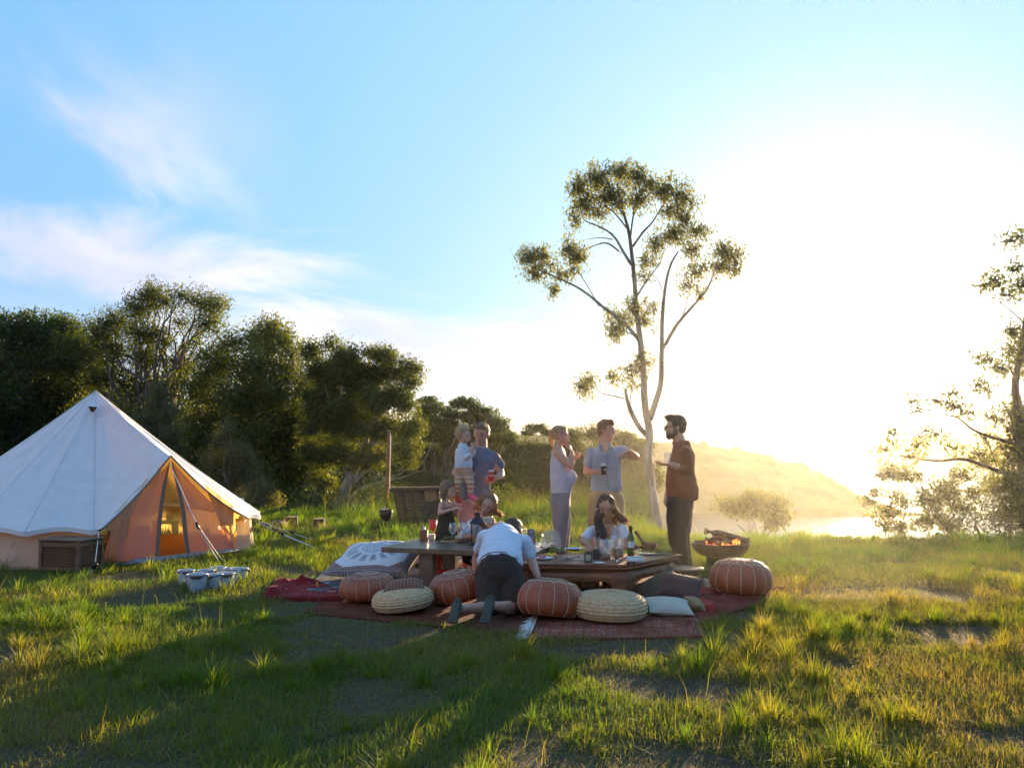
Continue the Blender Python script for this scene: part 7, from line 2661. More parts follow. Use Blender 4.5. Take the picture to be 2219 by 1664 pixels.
def build_shirt_man():
    Y = 10.7
    J = lambda x, y, d=0.0: at(x, y, Y + d)
    root = person('man in a light blue short sleeved shirt and khaki shorts gesturing with one bent arm', 1316, Y)
    body = MB()
    H = Head(J(1316, 932), (0.72, -0.70, -0.04), (0.0, -0.05, 1), 1.07)
    H.skin(body, J(1312, 970, 0.02), neck_r=0.062)
    rt = Vector((1, 0.10, 0))
    s1, e1, w1 = J(1282, 981), J(1270, 1022, -0.02), J(1294, 1022, -0.24)
    s2, e2, w2 = J(1344, 977), J(1378, 990, -0.10), J(1361, 977, -0.30)
    arm(body, s1, e1, w1, 1.08)
    arm(body, s2, e2, w2, 1.10, 1.05)
    hand(body, w1, (0.95, -0.2, 0.12), (0.1, 0.9, 0), 0.6, 1.0, -1)
    hand(body, w2, (-0.75, -0.35, -0.25), (-0.1, -0.2, -1), 0.35, 1.0, -1, 0.5)
    torso(body, [(J(1313, 1075), 0.15, 0.105), (J(1314, 1040), 0.145, 0.105), (J(1313, 1000), 0.17, 0.11), (J(1313, 975), 0.11, 0.08)], rt)
    h1, k1, a1 = J(1296, 1082), J(1292, 1150, -0.02), J(1291, 1218, 0.03)
    h2, k2, a2 = J(1331, 1082), J(1336, 1150, -0.02), J(1338, 1218, 0.03)
    leg(body, h1, k1, a1)
    leg(body, h2, k2, a2)
    link('body', remesh(body, 0.0085, 2, decimate=0.5), M['skin'], root)
    H.face(root, False, (0.2, 0.12, 0.06))
    tp = MB()
    torso(tp, [(J(1315, 1056), 0.190, 0.130), (J(1314, 1040), 0.176, 0.125), (J(1313, 1010), 0.174, 0.125), (J(1313, 984), 0.182, 0.122), (J(1312, 973), 0.135, 0.092), (J(1312, 968), 0.085, 0.07)], rt, 26)
    tp.limb([s1, s1.lerp(e1, 0.35), s1.lerp(e1, 0.56)], [0.066, 0.064, 0.064], 14)
    tp.limb([s2, s2.lerp(e2, 0.25)], [0.066, 0.066], 14)
    shirt_m = cloth('light blue linen', (0.27, 0.34, 0.42), 260, fold=0.6, bump=0.4)
    link('shirt', remesh(tp, 0.012, 4, 0.005, 9, 14), shirt_m, root)
    nk = MB()
    torso(nk, [(J(1314, 985, -0.105), 0.006, 0.02), (J(1313, 975, -0.085), 0.030, 0.03), (J(1312, 966, -0.05), 0.055, 0.045)], rt)
    link('neckline', remesh(nk, 0.009, 2), M['skin'], root)
    for sg in (-1, 1):
        cl = MB()
        a, b, c = J(1312 + sg * 13, 964, -0.04), J(1312 + sg * 15, 974, -0.115), J(1312 + sg * 4, 979, -0.145)
        d = J(1312 + sg * 10, 962, 0.02)
        n_ = Vector((0, -0.012, 0.004))
        vs = [d, a, c, b]
        vs2 = [v + n_ for v in vs]
        cl.add(vs + vs2, [(0, 1, 2, 3), (7, 6, 5, 4), (0, 4, 5, 1), (1, 5, 6, 2), (2, 6, 7, 3), (3, 7, 4, 0)])
        cl.obj('collar', shirt_m, root)
    pk = MB()
    pk.tube([J(1314, 985, -0.142), J(1315, 1010, -0.145), J(1316, 1040, -0.145), J(1319, 1058, -0.145)], 0.004, 6, 2.4, Vector((1, 0, 0)))
    pk.obj('placket', cloth('shirt seam', (0.20, 0.25, 0.31)), root)
    pn = MB()
    torso(pn, [(J(1313, 1085), 0.172, 0.125), (J(1314, 1064), 0.166, 0.118)], rt, 20)
    for h, k_ in ((h1, k1), (h2, k2)):
        pn.limb([h, h.lerp(k_, 0.5), h.lerp(k_, 0.80)], [0.112, 0.110, 0.106], 14)
    link('shorts', remesh(pn, 0.013, 4, 0.006, 9, 15), cloth('khaki cotton', (0.36, 0.25, 0.13), 260, fold=0.6), root)
    hr = MB()
    H.cap(hr, 1.0, 0.0, 0.004)
    hr.ball(H.p(0.01, 0.045, 0.090), tuple(x * H.k for x in (0.050, 0.045, 0.030)), H.R)
    link('hair', remesh(hr, 0.009, 1, 0.006, 45, 3), mat_hair('reddish brown hair', (0.15, 0.075, 0.035), (0.6, 0.3, 0.1)), root)
    for a in (a1, a2):
        shoe('shoe', Vector((a.x, a.y + 0.06, 0.012)), Vector((a.x + 0.04, a.y - 0.20, 0.012)), (0, 0, 1), M['darkwood'], root)
    c = J(1308, 1017, -0.28)
    can = empty('drink_can', (c.x, c.y, c.z - 0.062), 'dark drink can with a silver top held by the man in the light blue shirt', 'can', 'drink cans held by guests')
    MB().lathe([(0.030, -0.062), (0.034, -0.055), (0.034, 0.035), (0.034, 0.040)], c, 20).obj('body', mat_basic('black can', (0.025, 0.028, 0.030), 0.35), can)
    MB().lathe([(0.033, 0.040), (0.033, 0.056), (0.027, 0.066), (0.026, 0.064)], c, 20).obj('top', mat_basic('bare can top', (0.7, 0.7, 0.7), 0.3, metallic=1.0), can)
    m2 = MB()
    m2.ball((c.x + 0.012, c.y - 0.033, c.z), (0.010, 0.004, 0.012), seg=10, rings=6)
    m2.obj('badge', mat_basic('pale badge', (0.5, 0.5, 0.45), 0.4), can)


def build_rust_man():
    Y = 9.8
    J = lambda x, y, d=0.0: at(x, y, Y + d)
    root = person('bearded man in sunglasses, rust brown shirt and black trousers standing in profile', 1475, Y)
    body = MB()
    H = Head(J(1462, 925), (-1, -0.12, -0.10), (0.0, -0.02, 1), 1.08)
    H.skin(body, J(1474, 962, 0.0), neck_r=0.064)
    rt = Vector((0.05, 1, 0))
    s1, e1, w1 = J(1485, 982, -0.17), J(1492, 1018, -0.20), J(1452, 1006, -0.22)
    s2, e2, w2 = J(1480, 982, 0.18), J(1465, 1030, 0.24), J(1444, 1072, 0.20)
    arm(body, s1, e1, w1, 1.08)
    arm(body, s2, e2, w2, 1.08)
    hand(body, w1, (-1, -0.05, 0.0), (0.0, 0.15, 1), 0.28, 1.0, 1)
    hand(body, w2, (-0.25, 0, -1), (0.9, 0.1, -0.2), 0.5, 1.0, 1)
    torso(body, [(J(1473, 1080), 0.16, 0.12), (J(1472, 1050), 0.155, 0.125), (J(1476, 1000), 0.17, 0.115), (J(1478, 975), 0.12, 0.085)], rt)
    h1, k1, a1 = J(1472, 1092, -0.08), J(1468, 1160, -0.09), J(1481, 1240, -0.07)
    h2, k2, a2 = J(1474, 1092, 0.09), J(1474, 1160, 0.08), J(1487, 1240, 0.10)
    leg(body, h1, k1, a1)
    leg(body, h2, k2, a2)
    link('body', remesh(body, 0.0085, 2, decimate=0.5), M['skin'], root)
    H.face(root, glasses=True, mouth=False)
    bm_ = mat_hair('brown beard', (0.10, 0.06, 0.035), (0.35, 0.2, 0.08))
    hr = MB()
    H.cap(hr, 1.02, 0.0, 0.004)
    hr.ball(H.p(0, 0.045, 0.096), tuple(x * H.k for x in (0.052, 0.050, 0.028)), H.R)
    hr.ball(H.p(0, 0.080, 0.098), tuple(x * H.k for x in (0.035, 0.020, 0.016)), H.R)
    link('hair', remesh(hr, 0.008, 1, 0.006, 45, 3), mat_hair('brown hair', (0.11, 0.065, 0.035), (0.4, 0.25, 0.1)), root)
    bd = MB()
    k = H.k
    bd.ball(H.p(0, 0.030, -0.078), (0.060 * k, 0.058 * k, 0.046 * k), H.R)
    bd.ball(H.p(0, 0.060, -0.104), (0.034 * k, 0.030 * k, 0.026 * k), H.R)
    for sg in (-1, 1):
        bd.ball(H.p(sg * 0.054, 0.006, -0.045), (0.014 * k, 0.026 * k, 0.045 * k), H.R)
    link('beard', remesh(bd, 0.008, 1, 0.003, 45, 4), bm_, root)
    gl = MB()
    for sg in (-1, 1):
        gl.ball(H.p(sg * 0.032, 0.094, -0.002), (0.024 * k, 0.004 * k, 0.019 * k), H.R, 14, 8)
        gl.limb([H.p(sg * 0.054, 0.088, 0.004), H.p(sg * 0.074, 0.050, 0.006), H.p(sg * 0.082, -0.01, 0.004)], 0.003 * k, 6)
    gl.limb([H.p(-0.012, 0.098, 0.004), H.p(0.012, 0.098, 0.004)], 0.003 * k, 6)
    gl.obj('sunglasses', M['black'], root)
    tp = MB()
    torso(tp, [(J(1478, 1066, 0), 0.195, 0.162), (J(1476, 1046), 0.190, 0.160), (J(1477, 1015), 0.185, 0.148), (J(1480, 986), 0.192, 0.125), (J(1476, 968), 0.125, 0.090)], rt, 26)
    tp.limb([J(1500, 1060, -0.02), J(1508, 1078, -0.02)], [0.07, 0.03], 10)
    tp.limb([s1, s1.lerp(e1, 0.5), e1, e1.lerp(w1, 0.35)], [0.080, 0.074, 0.062, 0.052], 14)
    tp.limb([s2, s2.lerp(e2, 0.5), e2, e2.lerp(w2, 0.4)], [0.080, 0.072, 0.060, 0.050], 14)
    tp.limb([J(1466, 958), J(1478, 962), J(1486, 964)], [0.05, 0.062, 0.05], 12)
    link('shirt', remesh(tp, 0.012, 4, 0.006, 9, 16), cloth('rust brown cotton', (0.25, 0.09, 0.045), 260, fold=0.6, trans=0.12, tcol=(0.75, 0.16, 0.04)), root)
    pn = MB()
    torso(pn, [(J(1473, 1096), 0.165, 0.140), (J(1474, 1074), 0.160, 0.135)], rt, 20)
    for h, k_, a in ((h1, k1, a1), (h2, k2, a2)):
        pn.limb([h, h.lerp(k_, 0.35), h.lerp(k_, 0.75), k_, k_.lerp(a, 0.4), a], [0.130, 0.128, 0.112, 0.100, 0.088, 0.080], 14)
    link('trousers', remesh(pn, 0.013, 4, 0.006, 9, 17), cloth('black trousers', (0.024, 0.021, 0.018), 260, fold=0.5), root)
    for a in (a1, a2):
        shoe('shoe', Vector((a.x + 0.06, a.y, 0.012)), Vector((a.x - 0.20, a.y, 0.012)), (0, 0, 1), M['black'], root)
    return w1


for fn in (build_blue_man, build_toddler, build_girl, build_bob_woman, build_dark_hair_woman, build_kneeling_man, build_tank_woman, build_shirt_man, build_rust_man):
    fn()


# ---------------------------------------------------------------- things on and round the tables
def mat_glass(name, col=(1, 1, 1), rough=0.0):
    """thin clear glass: mostly see-through, brighter reflections at grazing angles"""
    m, N = new_mat(name)
    fr = N.n('ShaderNodeLayerWeight', {0: 0.35}).outputs['Facing']
    t = N.n('ShaderNodeBsdfTransparent', {0: (*col, 1)})
    g = N.n('ShaderNodeBsdfGlossy', {0: (1, 1, 1, 1), 'Roughness': 0.06})
    x = N.n('ShaderNodeMixShader', {0: N.math('ADD', N.math('MULTIPLY', fr, 0.55), 0.06), 1: t.outputs[0], 2: g.outputs[0]})
    N.n('ShaderNodeOutputMaterial', {0: x})
    return m


M['glass'] = mat_glass('clear glass', (0.97, 0.98, 0.98))
M['steel'] = mat_basic('stainless steel', (0.62, 0.62, 0.62), 0.22, 0.05, metallic=1.0)
M['redwood'] = mat_wood('turned red wood', (0.34, 0.12, 0.05), (0.20, 0.065, 0.03), 2, 3, 0.4)
M['board'] = mat_wood('chopping board wood', (0.42, 0.26, 0.14), (0.28, 0.16, 0.08), 0, 3, 0.6)
M['white'] = mat_basic('white ceramic', (0.72, 0.71, 0.69), 0.3, 0.03)
M['paper'] = mat_basic('white paper', (0.76, 0.75, 0.72), 0.85, 0.04)


def wine_glass():
    root = empty('wine_glass', (0, 0, 0), '', 'wine glass', 'wine glasses on the plank table')
    t = 0.0012
    outer = [(0.033, 0.0), (0.033, 0.0015), (0.010, 0.006), (0.0045, 0.012), (0.0038, 0.04), (0.0042, 0.085), (0.012, 0.098), (0.030, 0.118), (0.0405, 0.145), (0.041, 0.165), (0.036, 0.195), (0.031, 0.215)]
    inner = [(0.031 - t, 0.215), (0.036 - t, 0.195), (0.041 - t, 0.165), (0.0405 - t, 0.145), (0.030 - t, 0.120), (0.012, 0.102), (0.0005, 0.099)]
    MB().lathe(outer + inner, n=28, closed=False).obj('glass', M['glass'], root)
    return root


wg = wine_glass()
for i, (px, py, lab) in enumerate([(981, 1178, 'leftmost wine glass on the plank table, apart from the other three'),
                                   (1001, 1175, 'wine glass standing behind its neighbours, second from the left'),
                                   (1009, 1178, 'wine glass third from the left, in the middle of the close group'),
                                   (1024, 1178, 'wine glass nearest to the black lantern')]):
    g = onA(px, py)
    if i == 0:
        place(wg, g, (0, 0, 0), 1.0)
        wg['label'] = lab
    else:
        copy_thing(wg, g, (0, 0, i), lab)


def items_on_A():
    z = TA_Z
    # wooden caddies
    g = onA(918, 1171)
    r = empty('wooden_caddy', tuple(g), 'square red wooden caddy holding a white topped bottle, at the table end', 'caddy')
    c = g + Vector((0, 0.045, 0))
    b = MB()
    for (x, y, sx, sy) in ((0, -0.04, 0.082, 0.008), (0, 0.04, 0.082, 0.008), (-0.037, 0, 0.008, 0.072), (0.037, 0, 0.008, 0.072)):
        b.box((c.x + x, c.y + y, z + 0.056), (sx, sy, 0.11))
    b.obj('side', M['redwood'], r, smooth=False)
    MB().box((c.x, c.y, z + 0.006), (0.10, 0.10, 0.010), bevel=0.003).obj('base', M['redwood'], r)
    r2 = empty('sauce_bottle', tuple(c), 'small bottle with a pale pointed cap poking out of the wooden caddy', 'bottle')
    MB().lathe([(0.022, 0.014), (0.024, 0.09), (0.018, 0.105), (0.014, 0.112)], (c.x, c.y, z), 16).obj('bottle', M['darkwood'], r2)
    MB().lathe([(0.019, 0.112), (0.020, 0.118), (0.012, 0.135), (0.004, 0.148)], (c.x, c.y, z), 14).obj('cap', mat_basic('lilac cap', (0.5, 0.48, 0.6), 0.4), r2)
    g = onA(948, 1169)
    r = empty('tall_caddy', tuple(g), 'tall narrow red wooden caddy with a dark bottle inside, beside the red cup', 'caddy')
    c = g + Vector((0, 0.03, 0))
    MB().box((c.x + 0.014, c.y, z + 0.058), (0.018, 0.05, 0.115), bevel=0.002).obj('side', M['redwood'], r)
    MB().box((c.x - 0.022, c.y + 0.01, z + 0.045), (0.010, 0.05, 0.09), bevel=0.002).obj('side', M['redwood'], r)
    MB().box((c.x, c.y, z + 0.004), (0.06, 0.06, 0.007)).obj('base', M['redwood'], r)
    MB().lathe([(0.014, 0.008), (0.015, 0.08), (0.006, 0.10), (0.006, 0.12)], (c.x - 0.006, c.y + 0.005, z), 12).obj('bottle', M['black'], r)
    # red cup on a stem of cutlery
    g = onA(937, 1163)
    r = empty('red_cup', tuple(g), 'bright red plastic goblet standing behind the tall caddy', 'cup')
    c = g + Vector((0, 0.05, 0))
    red = mat_basic('red plastic', (0.60, 0.035, 0.045), 0.35)
    MB().lathe([(0.026, 0.0), (0.026, 0.003), (0.008, 0.01), (0.007, 0.07), (0.030, 0.085), (0.038, 0.10), (0.046, 0.185), (0.043, 0.185), (0.035, 0.105), (0.001, 0.095)], c, 24, closed=False).obj('goblet', red, r)
    # paper napkins
    g = onA(934, 1168)
    r = empty('napkin_stack', tuple(g), 'square stack of white paper napkins between the two wooden caddies', 'napkins')
    for i in range(6):
        MB().box((g.x, g.y + 0.05, z + 0.005 + i * 0.0085), (0.075, 0.075, 0.0075), 0.02 * i - 0.05, bevel=0.0015).obj('napkin', M['paper'], r)
    # board with herbs and cheese boxes
    g = onA(990, 1176)
    r = empty('bread_board', tuple(g), 'round edged wooden board behind the wine glasses', 'board')
    MB().box((g.x - 0.01, g.y + 0.10, z + 0.009), (0.34, 0.17, 0.016), 0.15, bevel=0.007).obj('board', M['board'], r)
    g2 = Vector((g.x - 0.10, g.y + 0.11, z + 0.018))
    mb = MB()
    rng = random.Random(3)
    for i in range(42):
        mb.ball(g2 + Vector((rng.uniform(-.045, .045), rng.uniform(-.035, .035), rng.uniform(0.0, .035))), (0.016, 0.014, 0.010), seg=7, rings=5)
    tag(mb.obj('salad_heap', mat_basic('green salad', (0.09, 0.11, 0.025), 0.6, 0.5, 40)), 'small heap of dark green leaves on the bread board', 'salad')
    chm = mat_basic('wooden cheese box', (0.48, 0.33, 0.17), 0.7)
    for i, (x, y, rr, lab) in enumerate(((0.015, 0.13, 0.050, 'round wooden cheese box at the left on the bread board'), (0.115, 0.12, 0.045, 'smaller round wooden cheese box at the right on the bread board'))):
        q = empty('cheese_box', (g.x + x, g.y + y, z + 0.02), lab, 'cheese box', 'cheese boxes on the bread board')
        MB().lathe([(rr, 0.0185), (rr, 0.045), (rr * 0.95, 0.047)], (g.x + x, g.y + y, z), 26).obj('box', chm, q)
        MB().lathe([(rr * 0.9, 0.046), (rr * 0.9, 0.056), (rr * 0.85, 0.060)], (g.x + x, g.y + y, z), 26).obj('cheese', mat_basic('cheese rind', (0.62, 0.52, 0.33), 0.6), q)
    b2 = MB()
    b2.limb([Vector((g.x + 0.02, g.y + 0.02, z + 0.014)), Vector((g.x + 0.06, g.y + 0.0, z + 0.018)), Vector((g.x + 0.11, g.y - 0.01, z + 0.014))], [0.016, 0.02, 0.014], 10, 1.4)
    tag(b2.obj('seeded_bread', mat_basic('dark crust', (0.12, 0.06, 0.03), 0.8, 0.4, 60, 0.5)), 'dark crusty roll in front of the cheese boxes', 'bread')
    g = onA(967, 1168)
    jr = MB()
    jr.lathe([(0.030, -0.055), (0.034, -0.05), (0.034, 0.045), (0.026, 0.055), (0.024, 0.055), (0.031, 0.045), (0.031, -0.048), (0.001, -0.05)], (g.x, g.y + 0.16, z + 0.075), 20, Matrix.Rotation(math.radians(80), 3, 'Y'), closed=False)
    tag(jr.obj('tumbler', mat_basic('frosted pale blue plastic', (0.45, 0.52, 0.58), 0.3)), 'pale blue tumbler lying on its side behind the leftmost wine glass', 'tumbler')

    # lantern
    g = onA(1034, 1181)
    c = g + Vector((0, 0.07, 0))
    r = empty('lantern', tuple(c), 'black lattice lantern with a pitched roof between the glasses and the seated woman', 'lantern')
    hw, h = 0.062, 0.20
    MB().box((c.x, c.y, z + 0.008), (0.15, 0.15, 0.014), bevel=0.003).obj('base', M['black'], r)
    for sx in (-1, 1):
        for sy in (-1, 1):
            MB().box((c.x + sx * hw, c.y + sy * hw, z + 0.015 + h / 2), (0.009, 0.009, h)).obj('post', M['black'], r, smooth=False)
    for k in range(4):
        a = k * math.pi / 2
        d, t = Vector((math.cos(a), math.sin(a), 0)), Vector((-math.sin(a), math.cos(a), 0))
        mb = MB()
        n = 4
        P = lambda u, v: c * 1.0 + d * (hw + 0.001) + t * (u * hw) + Vector((0, 0, 0.018 + v * (h - 0.006)))
        for i in range(-n, n + 1):
            # diagonal wires clipped to the pane
            for sgn in (1, -1):
                pts = []
                for s_ in np.linspace(0, 1, 41):
                    u = sgn * (i * 0.5 + s_ * 2.2 - 0.1)
                    if -1 <= u <= 1:
                        pts.append(P(u, s_))
                if len(pts) > 3:
                    mb.tube([pts[0], pts[-1]], 0.0014, 4)
        mb.obj('lattice', M['black'], r)
    MB().lathe([(0.118, 0.0), (0.118, 0.008), (0.045, 0.070), (0.038, 0.074), (0.038, 0.098), (0.050, 0.100), (0.050, 0.106), (0.012, 0.118)], (c.x, c.y, z + h + 0.014), 4, Matrix.Rotation(math.pi / 4, 3, 'Z')).obj('roof', M['black'], r, smooth=False)
    rr = []
    for j in range(15):
        a = math.pi * 2 * j / 14
        rr.append(Vector((c.x + 0.028 * math.cos(a) - 0.018, c.y, z + h + 0.014 + 0.142 + 0.028 * math.sin(a))))
    MB().tube(rr, 0.003, 6).obj('ring', M['black'], r)
    cd = empty('candle', tuple(c), 'cream pillar candle inside the black lantern', 'candle')
    MB().lathe([(0.028, 0.016), (0.028, 0.09), (0.02, 0.094)], (c.x, c.y, z), 16).obj('wax', mat_basic('cream wax', (0.62, 0.52, 0.38), 0.5), cd)


def items_on_B():
    z = TB_Z
    def at_B(px, py, back=0.0):
        g = onB(px, py)
        return Vector((g.x, g.y + back, z))
    # bag of crisps or coffee, standing
    c = at_B(1152, 1192, 0.03)
    r = empty('snack_bag', tuple(c), 'upright foil snack bag in silver and brown beside the kneeling man', 'bag')
    m, N = new_mat('printed foil')
    o = N.n('ShaderNodeTexCoord').outputs['Object']
    vo = N.n('ShaderNodeTexVoronoi', {'Vector': o, 'Scale': 22.0}).outputs['Distance']
    s = N.n('ShaderNodeSeparateXYZ', {0: o})
    cc = N.mix(N.smooth(vo, 0.3, 0.45), (0.42, 0.44, 0.48), (0.12, 0.10, 0.12))
    cc = N.mix(N.smooth(s.outputs[2], z + 0.13, z + 0.10), cc, N.mix(N.smooth(vo, 0.2, 0.5), (0.40, 0.42, 0.46), (0.28, 0.09, 0.04)))
    N.n('ShaderNodeOutputMaterial', {0: N.n('ShaderNodeBsdfPrincipled', {'Base Color': cc, 'Roughness': 0.35, 'Metallic': 0.3})})
    mb = MB()
    mb.tube([c + Vector((0, 0, 0.003)), c + Vector((0, 0, 0.03)), c + Vector((0.0, 0, 0.11)), c + Vector((-0.004, 0, 0.18)), c + Vector((-0.004, 0, 0.215))], [0.030, 0.038, 0.036, 0.022, 0.004], 16, [1.25, 1.15, 1.2, 1.75, 8.5], Vector((1, 0, 0)))
    mb.obj('bag', m, r)
    c = at_B(1135, 1180, 0.25)
    r = empty('glass_jar', tuple(c), 'tall clear jar with a pale lid behind the kneeling man, beside the snack bag', 'jar')
    MB().lathe([(0.036, 0.0), (0.038, 0.01), (0.038, 0.12), (0.03, 0.135), (0.028, 0.135), (0.035, 0.12), (0.035, 0.01), (0.001, 0.006)], c, 20, closed=False).obj('jar', M['glass'], r)
    MB().lathe([(0.033, 0.136), (0.033, 0.152)], c, 20).obj('lid', mat_basic('cream lid', (0.6, 0.52, 0.38), 0.4), r)
    # produce bag with grapes
    c = at_B(1194, 1198, 0.05)
    m, N = new_mat('thin clear plastic')
    N.n('ShaderNodeOutputMaterial', {0: N.n('ShaderNodeMixShader', {0: 0.24, 1: N.n('ShaderNodeBsdfTransparent', {0: (1, 1, 1, 1)}).outputs[0], 2: N.n('ShaderNodeBsdfPrincipled', {'Base Color': (0.75, 0.72, 0.66, 1), 'Roughness': 0.25}).outputs[0]})})
    mb = MB()
    prof = [(0.055, 0.01), (0.085, 0.05), (0.10, 0.10), (0.085, 0.15), (0.07, 0.185), (0.085, 0.21)]
    n = 36
    vs = []
    for j, (rr, zz) in enumerate(prof):
        for k in range(n):
            a = 2 * math.pi * k / n
            q = rr * (1 + 0.10 * math.sin(a * 7 + j) + 0.08 * math.sin(a * 3 + j * 2))
            vs.append(c + Vector((q * math.cos(a) * 1.1, q * math.sin(a) * 0.8, zz + 0.02 * math.sin(a * 2 + j) * (j > 2))))
    mb.add(vs, [(j * n + k, j * n + (k + 1) % n, (j + 1) * n + (k + 1) % n, (j + 1) * n + k) for j in range(5) for k in range(n)])
    tag(mb.obj('produce_bag', m), 'crumpled clear plastic bag standing open behind the grapes', 'plastic bag')
    rng = random.Random(8)
    for nm, (ox, oy, lab, colr) in {'a': (-0.05, -0.06, 'bunch of dusky red brown grapes in front of the plastic bag', (0.13, 0.10, 0.05)), 'b': (0.055, -0.07, 'bunch of pale green grapes right of the dusky ones', (0.22, 0.26, 0.07))}.items():
        mb = MB()
        for i in range(75):
            p = Vector((rng.gauss(0, 0.040), rng.gauss(0, 0.028), abs(rng.gauss(0, 0.030))))
            mb.ball(c + Vector((ox, oy, 0.010)) + p, 0.0105, seg=8, rings=6)
        q = mb.obj('grape_bunch', mat_basic('grapes ' + nm, colr, 0.25, 0.25, 40))
        tag(q, lab, 'grapes', 'bunches of grapes on the carved table')
    # plate with a pink pot
    c = at_B(1179, 1214, 0.06)
    r = empty('plate', tuple(c), 'white plate at the front edge beside the kneeling man', 'plate')
    MB().lathe([(0.05, 0.001), (0.055, 0.006), (0.088, 0.020), (0.086, 0.023), (0.052, 0.010), (0.001, 0.009)], c, 30, closed=False).obj('plate', M['white'], r)
    MB().lathe([(0.03, 0.010), (0.034, 0.034), (0.035, 0.040)], c + Vector((-0.015, 0.0, 0.0)), 20).obj
    r = empty('dip_pot', (c.x - 0.015, c.y, z + 0.011), 'small pink lidded pot standing on the white plate', 'pot')
    MB().lathe([(0.032, 0.011), (0.037, 0.036)], c + Vector((-0.015, 0.0, 0.0)), 20).obj('pot', mat_basic('pink tub', (0.48, 0.20, 0.24), 0.5), r)
    MB().lathe([(0.039, 0.0365), (0.039, 0.044)], c + Vector((-0.015, 0.0, 0.0)), 20).obj('lid', mat_basic('dark pink lid', (0.45, 0.16, 0.20), 0.4), r)
    # sliced ham laid out on paper
    c = at_B(1232, 1213, 0.10)
    pp = MB().box((c.x, c.y, z + 0.003), (0.30, 0.22, 0.003), 0.1, bevel=0.001)
    tag(pp.obj('serving_paper', mat_basic('butcher paper', (0.50, 0.40, 0.30), 0.8)), 'sheet of brown serving paper under the sliced ham', 'paper')
    rng = random.Random(5)
    ham = [mat_basic('ham', (0.42, 0.15, 0.12), 0.4, 0.35, 60), mat_basic('prosciutto', (0.33, 0.10, 0.08), 0.4, 0.4, 60), mat_basic('pale cheese', (0.60, 0.50, 0.34), 0.5)]
    for i in range(26):
        mb = MB()
        n_ = 12
        cx, cy = rng.uniform(-.13, .13), rng.uniform(-.09, .09)
        ra, rb, rot_ = rng.uniform(.02, .034), rng.uniform(.014, .024), rng.uniform(0, 3)
        z0 = 0.008 + rng.uniform(0, 0.010)
        vs = []
        for layer in (0, 1):
            for k in range(n_):
                a = 2 * math.pi * k / n_
                x, y = ra * math.cos(a), rb * math.sin(a)
                X, Yy = x * math.cos(rot_) - y * math.sin(rot_), x * math.sin(rot_) + y * math.cos(rot_)
                vs.append(Vector((c.x + cx + X, c.y + cy + Yy, z + z0 + 0.004 * layer + 0.006 * math.sin(2 * a + i))))
        fs = [tuple(range(n_))[::-1], tuple(range(n_, 2 * n_))] + [(k, (k + 1) % n_, n_ + (k + 1) % n_, n_ + k) for k in range(n_)]
        mb.add(vs, fs)
        t = 0 if i < 12 else (1 if i < 20 else 2)
        q = mb.obj('cheese_slice' if t == 2 else 'ham_slice', ham[t], smooth=False)
        tag(q, 'thin pale cheese slice among the ham on the serving paper' if t == 2 else 'thin rumpled slice of ham laid out on the serving paper', 'cheese' if t == 2 else 'ham', 'cheese slices on the serving paper' if t == 2 else 'ham slices on the serving paper')
    # knives
    for i, (a, b, lab) in enumerate((((1190, 1222), (1238, 1213), 'knife lying nearest the table edge among the ham'), ((1197, 1218), (1246, 1210), 'knife lying just behind the front one among the ham'))):
        A, B = at_B(*a), at_B(*b)
        r = empty('table_knife', tuple(A), lab, 'knife', 'knives on the carved table')
        mid = A.lerp(B, 0.5)
        MB().bar(A + Vector((0, 0, 0.022)), mid + Vector((0, 0, 0.022)), 0.012, 0.006).obj('handle', M['board'], r, smooth=False)
        MB().bar(mid + Vector((0, 0, 0.022)), B + Vector((0, 0, 0.024)), 0.015, 0.0015).obj('blade', M['steel'], r, smooth=False)
    # foil tray
    A = at_B(1244, 1196, 0.14)
    r = empty('foil_tray', tuple(A), 'shallow shiny foil tray left of the kneeling woman', 'tray')
    MB().lathe([(0.075, 0.001), (0.10, 0.022), (0.108, 0.023), (0.108, 0.0255), (0.099, 0.025), (0.073, 0.004), (0.001, 0.004)], A, 4, Matrix.Rotation(math.pi / 4, 3, 'Z'), closed=False, sx=1.25).obj('tray', M['steel'], r, smooth=False)
    # jars
    def jar(px, py, rad, h, mat, label, lidmat=None, back=0.03, name='jar', lab=None, content=None, square=False):
        c = at_B(px, py, back)
        r = empty(name, tuple(c), label, 'jar')
        nn = 4 if square else 22
        rot = Matrix.Rotation(math.pi / 4 + 0.1, 3, 'Z') if square else None
        k = 1.25 if square else 1.0
        if mat is M['glass']:
            MB().lathe([(rad * 0.9, 0.001), (rad, 0.008), (rad, h * 0.82), (rad * 0.86, h * 0.90), (rad * 0.88, h), (rad * 0.82, h), (rad * 0.80, h * 0.90), (rad * 0.95, h * 0.80), (rad * 0.95, 0.008), (0.001, 0.006)], c, nn, closed=False).obj('glass', mat, r)
        else:
            MB().lathe([(rad * k, 0.001), (rad * k, h * 0.84), (rad * k * 0.9, h * 0.86)], c, nn, rot).obj('body', mat, r, smooth=not square)
            MB().lathe([(rad * k * 0.92, h * 0.865), (rad * k * 0.92, h)], c, nn, rot).obj('lid', lidmat or M['black'], r, smooth=not square)
        if lab:
            MB().box((c.x, c.y - rad * (1.0 if not square else 0.93) - 0.001, h * 0.42 + z), (rad * 1.3, 0.002, h * 0.52)).obj('label', lab, r, smooth=False)
        if content:
            MB().lathe([(rad * 0.93, 0.009), (rad * 0.93, content[0])], c, 22).obj('filling', content[1], r)
        return c
    olive = mat_basic('dark olive jar', (0.055, 0.055, 0.035), 0.3)
    brownj = mat_basic('dark brown box', (0.06, 0.04, 0.035), 0.5)
